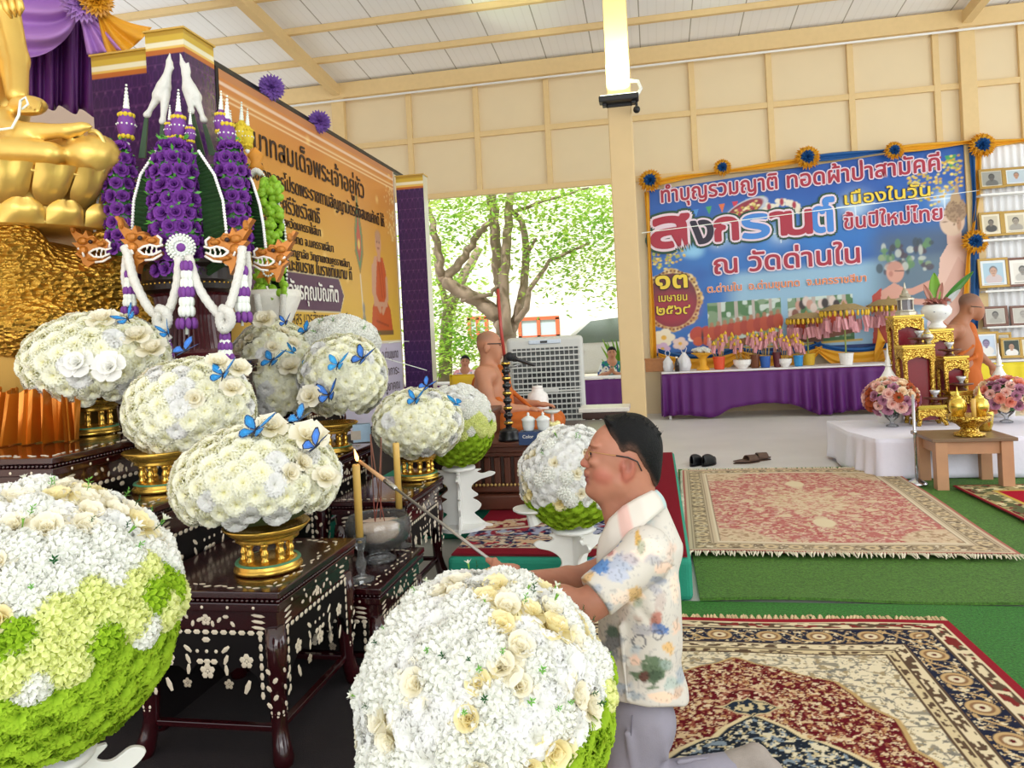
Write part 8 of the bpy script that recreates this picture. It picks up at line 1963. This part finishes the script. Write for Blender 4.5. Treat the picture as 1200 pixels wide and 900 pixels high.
def gilt_table(label, px0, px1, pyt, d, dp=.2):
 a, b = Q(px0, pyt, d), Q(px1, pyt, d); W = (b - a).length; h = a.z - HT - .003; rt = thing('gilt_table', label, 'altar table', V((a.x + b.x) / 2, (a.y + b.y) / 2 + dp / 2, HT + .003), math.radians(6), 'gilt altar tables')
 t = MB(); t.box((0, 0, h - .012), (W, dp, .024)); t.box((0, 0, h - .032), (W - .03, dp - .03, .016)); obj('top', t, gold_bright, rt, bevel=.003)
 for M, ww in ((Matrix.Translation((0, -dp / 2 + .012, 0)), W), (Matrix.Translation((W / 2 - .012, 0, 0)) @ Matrix.Rotation(PI / 2, 4, 'Z'), dp), (Matrix.Translation((-W / 2 + .012, 0, 0)) @ Matrix.Rotation(PI / 2, 4, 'Z'), dp)):
  hw = ww / 2 - .006; z1 = h - .04; fh = min(.12, h * .45); poly = [(-hw, z1), (hw, z1)]
  for k in range(13): u = 1 - k / 12; poly.append((-hw + 2 * hw * u, z1 - fh * (.55 + .45 * abs(2 * u - 1) ** 1.5) - .012 * abs(math.sin(u * PI * 5))))
  p = MB(); p.prism(poly, .018, M); obj('carved_apron', p, gcar, rt)
 for sx in (-1, 1):
  for sy in (-1, 1):
   l_ = MB(); x, y = sx * (W / 2 - .025), sy * (dp / 2 - .025); o = .012
   pts = [(x, y, h - .04), (x - sx * .004, y - sy * .004, h * .6), (x - sx * .01, y - sy * .01, h * .25), (x + sx * o, y + sy * o, .03), (x + sx * o * 1.6, y + sy * o * 1.6, 0)]; l_.tube(pts, [.026, .022, .018, .022, .018], n=8); obj('leg', l_, gcar, rt, smooth=True)
 c = MB(); c.box((0, .02, h * .5), (W - .06, dp - .06, h - .1)); obj('crimson_panel', c, mar2, rt)
 return rt, h + HT + .003
gt1 = gilt_table('tallest gilt altar table, at the left back of the golden set', 1046, 1081, 370, 7.35); gt3 = gilt_table('gilt altar table under the white vase of leaves', 1088, 1116, 386, 7.45); gt2 = gilt_table('wide gilt altar table with crimson panels in front of the tallest', 1057, 1094, 405, 7.1); gt4 = gilt_table('gilt altar table at right, lower than the vase table', 1105, 1134, 418, 7.15); gt6 = gilt_table('low gilt altar table behind the gold domed set', 1113, 1146, 459, 7.0, .16); gt5 = gilt_table('lowest gilt altar table at the front between the bouquets', 1075, 1108, 476, 6.85, .16)
def on(g, px, dy=0): p = g[0].location; q = Q(px, 400, (p - CAM).dot(FW)); return V(q.x, p.y + dy, g[1])
# casket, vase, small urns and trays
c = thing('reliquary', 'silver and glass spired reliquary on the tallest gilt table', 'reliquary', on(gt1, 1063))
silv = mat('antique_silver', 'B9B2A2', .3, .8, bump=.4, bscale=120)
m = MB(); m.lathe([(0, 0), (.1, 0), (.1, .03), (.085, .04), (.085, .05), (0, .05)], n=8); obj('base', m, silv, c)
m = MB(); m.lathe([(.062, .05), (.062, .15), (0, .15)], n=8); obj('glass_case', m, mat('smoky_glass', '6A6468', .1, coat=.5), c)
m = MB(); m.lathe([(.09, .15), (.085, .165), (.05, .18), (.055, .19), (.03, .22), (.032, .23), (.012, .26), (.014, .265), (.004, .32), (0, .325)], n=8); obj('spire_roof', m, silv, c)
m = MB()
for k in range(4): a = PI / 4 + k * PI / 2; m.tube([(.075 * math.cos(a), .075 * math.sin(a), .05), (.075 * math.cos(a), .075 * math.sin(a), .15)], .008, n=6)
obj('post', m, silv, c, kind='stuff')
v_ = thing('vase', 'large white porcelain vase with pink petals and tall leaves', 'vase', on(gt3, 1099)); k = 1.05
m = MB(); m.lathe([(0, 0), (.075, 0), (.085, .02), (.06, .05), (.05, .07), (.09, .1), (.135, .15), (.14, .19), (.12, .23), (.1, .245), (.09, .24), (0, .22)], n=36); obj('vase_body', m, mat('blue_white_porcelain', 'E6E8E6', .15, var=.04, vscale=30, coat=.4), v_, smooth=True)
m = MB()
for i, (x, z) in enumerate(((-.05, .17), (-.02, .16), (.01, .175), (-.035, .19), (.03, .16))): m.ell((x, -.133 + abs(x) * .25, z), (.02, .006, .007), 8, 5, R=Matrix.Rotation(i, 3, 'Y'))
obj('blue_motif', m, mat('slate_blue', '5A6A80', .3), v_, smooth=True)
pk = carnation_mesh('petal_pink', 31, rgb('C87A74'), rgb('E2A89C'), ((5, .2, .8), (7, .7, .9)))
for i in range(14): a = i * 2.4; r = .1 * (i / 14) ** .5; link('lotus_bud', pk, v_, (r * math.cos(a), r * math.sin(a), .26 + .02 * math.cos(i)), (.5 * math.sin(a), .5 * math.cos(a), a), (.05, .05, .07))
def blade(rt, p0, p1, w_, m_):
 mb = MB(); d = p1 - p0; s_ = d.cross(V(0, 1, 0)).normalized(); mb.grid(lambda u, v: p0 + d * v + s_ * w_ * (u - .5) * 2 * math.sin(PI * min(.999, v * .95 + .04)) ** .7 + V(0, -.02 * abs(u - .5) - .04 * v * v, 0), 6, 14); obj('leaf_blade', mb, m_, rt, smooth=True, solid=.003)
lf_ = mat('banana_leaf', '6FA02E', .4, var=.2, vscale=12); blade(v_, V(0, 0, .24), V(-.02, 0, .56), .055, lf_); blade(v_, V(.04, 0, .24), V(.33, -.02, .55), .035, mat('deep_leaf', '3E7A24', .35, var=.2, vscale=12)); blade(v_, V(-.02, 0, .24), V(-.12, 0, .45), .03, mat('rosy_leaf', 'B07A6A', .5)); blade(v_, V(.02, 0, .24), V(.05, 0, .46), .03, MATS['rosy_leaf']); blade(v_, V(.04, 0, .2), V(.2, -.03, .38), .03, mat('clear_wrap', 'C8D0D0', .15))
for i, (px, g, dy, l) in enumerate(((1078, gt2, .02, 'on the wide gilt table'), (1112, gt4, 0, 'at the right upper level'), (1124, gt6, 0, 'above the gold domes'), (1092, gt5, 0, 'lowest, in front between the bouquets'))):
 t = thing('footed_bowl', 'dark wooden footed tray with glass cup ' + l, 'footed tray', on(g, px, dy), 0, 'footed offering trays')
 m = MB(); m.lathe([(0, 0), (.045, 0), (.045, .01), (.02, .02), (.018, .035), (.07, .05), (.1, .055), (.1, .065), (0, .06)], n=28); obj('tray', m, mat('brown_lacquer', '5A2C1E', .3, coat=.3), t, smooth=True)
 m = MB(); m.lathe([(0, .066), (.02, .066), (.014, .08), (.03, .1), (.045, .13), (.04, .13), (.02, .1), (0, .095)], n=20); obj('glass_cup', m, mat('frosted_silver', 'C9CACC', .2, .3), t, smooth=True)
ur = thing('urn', 'small silver lidded urn beside the wide gilt table', 'urn', on(gt2, 1084)+V(.02,0,0)); m = MB(); m.lathe([(0, 0), (.03, 0), (.02, .02), (.045, .05), (.05, .08), (.03, .1), (.03, .11), (.012, .13), (.004, .16), (0, .16)], n=22); obj('urn_body', m, silv, ur, smooth=True); m = MB(); m.lathe([(.033, .1), (.033, .107), (.012, .128), (0, .128)], n=22); obj('lid_band', m, gold_bright, ur, smooth=True)
# white bell covers above rose bouquets
rp = [rose_mesh('rose_coral', 41, rgb('DE7A62'), rgb('F0A48E')), rose_mesh('rose_blush', 42, rgb('E6A69A'), rgb('F4CFC4')), rose_mesh('rose_mauve', 43, rgb('A8607E'), rgb('C890A8')), rose_mesh('rose_peach', 44, rgb('EBC08E'), rgb('F6E2C4')), carnation_mesh('flower_rust', 45, rgb('8A3A1E'), rgb('C0603A'), ((6, .4, .8), (8, 1., .9)))]
def bouquet(label, px, py, rpx, d, mix, lv):
 c = Q(px, py, d); r = rpx * d / FPX; rt = thing('rose_bouquet', label, 'bouquet', V(c.x, c.y, HT + .002), 0, 'rose bouquets in glass vases'); off = c.z - HT - .002; rnd = random.Random(px)
 m = MB(); m.ell((0, 0, off), (r * .85, r * .8, r * .6), 14, 10); obj('foliage_core', m, leaf_m, rt, smooth=True)
 for k in range(70):
  z = 1 - 1.7 * (k + .5) / 70; a = k * 2.39996; q = math.sqrt(1 - z * z); u = V(q * math.cos(a), q * math.sin(a), z); n_ = (u + V(rnd.uniform(-.3, .3), rnd.uniform(-.3, .3), .1)).normalized()
  if u.y > .5: continue
  link('rose', rp[rnd.choice(mix)], rt, V(u.x * r * .95, u.y * r * .9, off + u.z * r * .72), n_.to_track_quat('Z', 'Y').to_euler(), (r * rnd.uniform(.22, .3),) * 3)
  if k % 3 == 0: link('leaf_sprig', FM['dark'][0], rt, V(u.x * r * .9, u.y * r * .85, off + u.z * r * .68), n_.to_track_quat('Z', 'Y').to_euler(), (r * .16,) * 3)
 g = MB(); zv = off - r * .55; g.lathe([(0, 0), (.055, 0), (.05, .015), (.018, .03), (.018, .05), (.06, .09), (.07, zv), (.062, zv), (.052, .1), (0, .07)], n=28); obj('glass_vase', g, glass, rt, smooth=True)
bouquet('mixed rose bouquet with rust and yellow blooms in front of the left white bell cover', 1044, 466, 30, 6.95, (1, 2, 3, 3, 4, 4, 2, 1), 0); bouquet('coral and blush rose bouquet in front of the right white bell cover', 1178, 464, 30, 6.85, (0, 0, 1, 1, 3, 2), 0)
for l, px in (('left white bell shaped cover with tall finial behind the mixed bouquet', 1042), ('right white bell shaped cover with tall finial behind the coral bouquet', 1172)):
 d = 7.25; top, bot = Q(px, 402, d), Q(px, 456, d); zb = HT + .003; H = top.z - zb; z0 = bot.z - zb; rt = thing('bell_cover', l, 'cover', V(bot.x, bot.y, zb), 0, 'white bell covers'); m = MB(); m.lathe([(0, 0), (.11, 0), (.12, z0 * .4), (.125, z0), (.13, z0 + .03), (.115, z0 + .07), (.07, z0 + .12), (.035, z0 + .18), (.022, z0 + .22)], n=32); obj('bell', m, whp, rt, smooth=True)
 m = MB(); m.lathe([(.022, z0 + .22), (.035, z0 + .225), (.035, z0 + .235), (.02, z0 + .24), (.026, z0 + .27), (.016, z0 + .3), (.018, z0 + .31), (.008, z0 + .34), (.003, H), (0, H)], n=20); obj('finial', m, whp, rt, smooth=True)
# wooden side table with gold domed set
wt = thing('side_table', 'plain light wooden side table in front of the white clothed table', 'table', (2.36, 6.52, 0)); oak = mat('light_wood', 'B98A66', .45, var=.15, vscale=9); oak2 = mat('brown_top', '7A6048', .4, var=.12, vscale=9)
t = MB(); t.box((0, 0, .413), (.6, .5, .026)); obj('top', t, oak2, wt, bevel=.003)
for sx in (-1, 1):
 for sy in (-1, 1): t = MB(); t.box((sx * .23, sy * .19, .2), (.085, .085, .4)); obj('leg', t, oak, wt, bevel=.003)
t = MB(); t.box((0, -.19, .35), (.38, .03, .1)); t.box((0, .19, .35), (.38, .03, .1)); t.box((.23, 0, .35), (.03, .3, .1)); t.box((-.23, 0, .35), (.03, .3, .1)); obj('apron', t, oak, wt, bevel=.002)
gd = thing('gold_altar_tray', 'gold engraved footed tray on the wooden side table', 'tray', (2.38, 6.42, .428))
m = MB(); m.lathe([(0, 0), (.11, 0), (.11, .02), (.07, .03), (.06, .06), (.09, .09), (.15, .12), (.16, .16), (.15, .16), (0, .13)], n=32); obj('tray', m, gcar, gd, smooth=True)
for i, (dx, dy) in enumerate(((-.075, 0), (.075, -.02))):
 q = thing('gold_dome_jar', ('left', 'right')[i] + ' gold domed jar standing in the engraved tray', 'jar', (2.38 + dx, 6.42 + dy, .572), 0, 'gold domed jars'); m = MB(); m.lathe([(0, 0), (.05, 0), (.045, .03), (.06, .05), (.066, .09), (.055, .13), (.025, .155)], n=26); obj('jar_body', m, gold_bright, q, smooth=True)
 m = MB(); m.lathe([(.03, .15), (.03, .16), (.014, .17), (.016, .18), (.006, .2), (.003, .24), (0, .24)], n=16); obj('finial', m, gold_bright, q, smooth=True)
q = thing('gold_candle', 'short yellow candle between the gold domed jars', 'candle', (2.385, 6.33, .574)); m = MB(); m.tube([(0, 0, 0), (0, 0, .15)], .016, n=12); obj('wax', m, wax, q, smooth=True); m = MB(); m.tube([(0, 0, .15), (0, 0, .165)], .002, n=5); obj('wick', m, MATS['butterfly_black'], q)
q = thing('gold_cup_vase', 'ribbed gold vase beside the tray near the coral bouquet', 'vase', on((wt, .428), 1157)); q.location = (2.62, 6.72, .428); q.location = (2.58, 6.66, .428)
m = MB(); m.lathe([(0, 0), (.05, 0), (.05, .02), (.06, .05), (.07, .14), (.06, .15), (0, .14)], n=30, wob=lambda a, z: 1 + .04 * math.cos(a * 15)); obj('vase_body', m, gold_bright, q, smooth=True)
m = MB(); m.lathe([(.062, .145), (.075, .15), (.062, .156)], n=30); obj('rim', m, gold_bright, q, smooth=True)
# chrome stand
p = onZ(1075, 573, .0); cs_ = thing('chrome_stand', 'thin chrome stand with round foot by the corner of the white table', 'stand', V(p.x, p.y, .036)); chm = mat('chrome', 'C4C4C8', .15, .95)
m = MB(); m.lathe([(0, 0), (.075, 0), (.08, .01), (.05, .03), (.02, .05), (0, .05)], n=28); obj('foot', m, chm, cs_, smooth=True); zt = Q(1075, 462, (p - CAM).dot(FW)).z - .036
m = MB(); m.tube([(0, 0, .04), (0, 0, zt)], .011, n=12); obj('pole', m, chm, cs_, smooth=True); m = MB(); m.lathe([(.012, zt * .55), (.018, zt * .56), (.018, zt * .6), (.012, zt * .61)], n=14); obj('collar', m, chm, cs_, smooth=True)
# ------------------------------------------------------------------ the courtyard beyond the opening
bark = mat('grey_bark', '9A8878', .9, var=.25, vscale=9, bump=.6, bscale=40); lfm = bpy.data.materials.new('fresh_leaf'); lfm.use_nodes = True; nt = lfm.node_tree; b_ = nt.nodes['Principled BSDF']; t_ = nt.nodes.new('ShaderNodeBsdfTranslucent'); mx = nt.nodes.new('ShaderNodeMixShader'); mx.inputs[0].default_value = .5
oi = nt.nodes.new('ShaderNodeTexNoise'); oi.inputs['Scale'].default_value = 1.2; tc = nt.nodes.new('ShaderNodeTexCoord'); nt.links.new(tc.outputs['Object'], oi.inputs['Vector']); cr = nt.nodes.new('ShaderNodeValToRGB'); cr.color_ramp.elements[0].position = .35; cr.color_ramp.elements[1].position = .65; cr.color_ramp.elements[0].color = (*rgb('86BE44'), 1); cr.color_ramp.elements[1].color = (*rgb('CBE070'), 1); nt.links.new(oi.outputs['Fac'], cr.inputs[0])
nt.links.new(cr.outputs[0], b_.inputs['Base Color']); nt.links.new(cr.outputs[0], t_.inputs['Color']); nt.links.new(b_.outputs[0], mx.inputs[1]); nt.links.new(t_.outputs[0], mx.inputs[2]); nt.links.new(mx.outputs[0], nt.nodes['Material Output'].inputs[0])
def leaves(pts, r, n, size, seed, up=.5):
 rnd = random.Random(seed); v = []; f = []
 for c in pts:
  for k in range(n):
   p = c + V(rnd.gauss(0, r), rnd.gauss(0, r), rnd.gauss(0, r * .55)); d = V(rnd.uniform(-1, 1), rnd.uniform(-1, 1), rnd.uniform(-.5, .3)).normalized() * size * rnd.uniform(.6, 1.3); s_ = d.cross(V(rnd.uniform(-.4, .4), rnd.uniform(-.4, .4), 1)).normalized() * size * .3
   i = len(v); v += [p, p + d * .5 + s_, p + d, p + d * .5 - s_]; f.append((i, i + 1, i + 2, i + 3))
 mb = MB(); mb.add(v, f); return mb
def tree(label, D, limbs, r0, clusters, seed, n=170, size=.16, spread=.62, cat='tree'):
 P = lambda x, y, o=0: Q(x, y, D - o); base = P(*limbs[0][0][:2]); rt = thing('tree', label, cat, V(base.x, base.y, -.05))
 for i, (pts, ra, rb) in enumerate([(l[0:], r0[j][0], r0[j][1]) for j, l in enumerate(limbs)]):
  pp = [P(*q) for q in pts]; nn = len(pp)
  if i == 0: pp[0].z = -.05
  mb = MB(); out = []
  for a, b in zip(pp, pp[1:]):
   for k in range(4): out.append(a.lerp(b, k / 4) + V(.03 * math.sin(k * 3 + a.x), .05 * math.sin(k * 2 + a.z), 0))
  out.append(pp[-1]); mb.tube(out, [ra + (rb - ra) * k / (len(out) - 1) for k in range(len(out))], n=9); obj('trunk' if i == 0 else 'branch', mb, bark, rt, smooth=True, world=True)
 mb = leaves([P(*c) for c in clusters], spread, n, size, seed); obj('foliage', mb, lfm, rt, world=True, kind='stuff')
tree('leafy tree with forked grey trunk standing just outside the opening', 18., (
 [(596, 430), (594, 392), (585, 372), (560, 352), (528, 335), (518, 322)], [(518, 325), (512, 285), (500, 236), (492, 215)], [(522, 328), (545, 300), (560, 275), (572, 262, 1)], [(592, 392), (588, 345), (584, 325), (580, 270), (576, 225), (572, 195)], [(594, 392, .3), (590, 335, .3), (594, 285, .4), (597, 240, .4), (600, 200, .4)],
 [(597, 395), (606, 370), (614, 335), (617, 290), (612, 260), (598, 245)], [(603, 380), (617, 362, .5), (620, 340, .5), (645, 305, .6), (690, 285, .8)], [(578, 365), (572, 358)], [(617, 298), (628, 280, .5)], [(597, 250), (640, 235, .6), (690, 220, 1)], [(540, 352), (575, 345, .3), (588, 328)]),
 ((.24, .14), (.11, .05), (.12, .06), (.15, .11), (.14, .08), (.13, .06), (.09, .03), (.08, .06), (.06, .03), (.05, .02), (.06, .04)),
 [(x, y, o) for x, y, o in ((510, 250, 1), (530, 240, 0), (545, 265, -1), (560, 235, 1), (640, 240, 1), (665, 255, 0), (690, 235, 1), (715, 250, -.5), (720, 275, 1), (700, 300, .5), (675, 285, 0), (650, 285, 1), (640, 315, 0), (725, 330, 0), (715, 230, 0), (620, 225, -1), (665, 225, -1), (690, 320, -1), (525, 280, -1), (600, 215, 1), (745, 260, 0), (580, 205, 0), (540, 215, 0))], 3, 330, .15, .7)
tree('bushy green tree farther left beyond the forked trunk', 23., ([(520, 425), (524, 370), (540, 330), (562, 290)], [(526, 365), (515, 330), (508, 290)]), ((.22, .12), (.12, .05)), [(508, 300, 0), (525, 330, 1), (515, 370, 0), (540, 385, 1), (505, 400, 1), (550, 400, 0), (530, 415, 1), (545, 360, -1), (510, 345, 0), (560, 420, 1), (505, 430, 0)], 7, 330, .19, .62)
bsh = thing('garden_shrub', 'low green shrub of long leaves by the seated onlooker', 'shrub', V(*Q(730, 430, 14.5)[:2], -.05)); mb = MB(); rnd = random.Random(3)
for k in range(26): a = rnd.random() * 6.28; h = rnd.uniform(.6, 1.3); mb.tube([(0.1 * math.cos(a), .1 * math.sin(a), 0), (.15 * math.cos(a), .15 * math.sin(a), h * .6), (.4 * math.cos(a), .4 * math.sin(a), h)], [.02, .05, .005], n=4, flat=.2)
obj('leaf_blades', mb, lfm, bsh, kind='stuff')
# white building with orange shutters
bd = thing('building', 'pale house with light roof and orange framed windows across the yard', 'building', V(*Q(620, 420, 31)[:2], -.05)); P = lambda x, y, o=0: Q(x, y, 31 - o); c = bd.location; hw = 9.
m = MB(); m.box((0, 2, 4.8), (2 * hw, 4, 9.6)); obj('wall', m, mat('pale_render', 'E6E2D6', .8, var=.04), bd)
m = MB(); m.add([(-hw - .6, -.6, 9.5), (hw + .6, -.6, 9.5), (hw + .6, 2, 11), (-hw - .6, 2, 11), (hw + .6, 4.6, 9.5), (-hw - .6, 4.6, 9.5)], [(0, 1, 2, 3), (3, 2, 4, 5)]); obj('roof', m, mat('pale_tiles', 'D9CFC4', .7, var=.2, vscale=6), bd, solid=.12)
for px, wpx in ((632, 44), (558, 20), (722, 36)):
 p0, p1 = P(px - wpx / 2, 396), P(px + wpx / 2, 372); w_ = p1.x - p0.x; x = (p0.x + p1.x) / 2 - c.x; z0, z1 = p0.z + .05, p1.z + .05; m = MB()
 for k in range(3): m.box((x - w_ / 2 + w_ * k / 2, -.06, (z0 + z1) / 2), (.14, .12, z1 - z0))
 m.box((x, -.06, z0), (w_ + .14, .12, .14)); m.box((x, -.06, z1), (w_ + .14, .12, .14)); f_ = obj('window', m, mat('orange_shutter', 'C8643E', .6), bd); m = MB(); m.box((x, -.02, (z0 + z1) / 2), (w_, .04, z1 - z0)); 
 obj('pane', m, mat('pale_pane', 'B8CCD0', .2), f_)
# white pickup
D = 17.5; p = Q(720, 440, D); cr_ = thing('car', 'white pickup car parked outside behind the purple table', 'car', V(p.x, p.y, -.05), math.radians(4)); whc = mat('car_white', 'EEF0F2', .2, coat=.5)
prof = [(-2.0, .45), (-2.05, .85), (-1.95, 1.05), (-1.2, 1.12), (-.55, 1.72), (.3, 1.8), (1.4, 1.76), (1.95, 1.15), (2.5, 1.1), (2.55, .5)]
m = MB(); m.prism(prof, 1.7); obj('body', m, whc, cr_, bevel=.08, segs=3)
m = MB(); m.prism([(-1.05, 1.16), (-.48, 1.64), (.25, 1.7), (.25, 1.16)], 1.74); m.prism([(.35, 1.16), (.35, 1.7), (1.3, 1.66), (1.75, 1.16)], 1.74); obj('side_window', m, mat('tinted_glass', '76887F', .1), cr_)
for x in (-1.3, 1.7):
 for y in (-.8, .8): m = MB(); T = Matrix.Translation((x, y, .37)) @ Matrix.Rotation(PI / 2, 4, 'X'); m.lathe([(0, -.11), (.3, -.11), (.37, -.06), (.37, .06), (.3, .11), (0, .11)], n=28, M=T); w_ = obj('wheel', m, MATS['black_plastic'], cr_, smooth=True); m = MB(); m.lathe([(0, -.12), (.2, -.12), (.22, -.1), (.22, .1), (.2, .12), (0, .12)], n=20, M=T); obj('hub', m, mat('alloy', 'A8AAAC', .3, .7), w_)
m = MB(); m.box((-.7, -.87, 1.0), (.2, .03, .04)); obj('door_handle', m, whc, cr_)
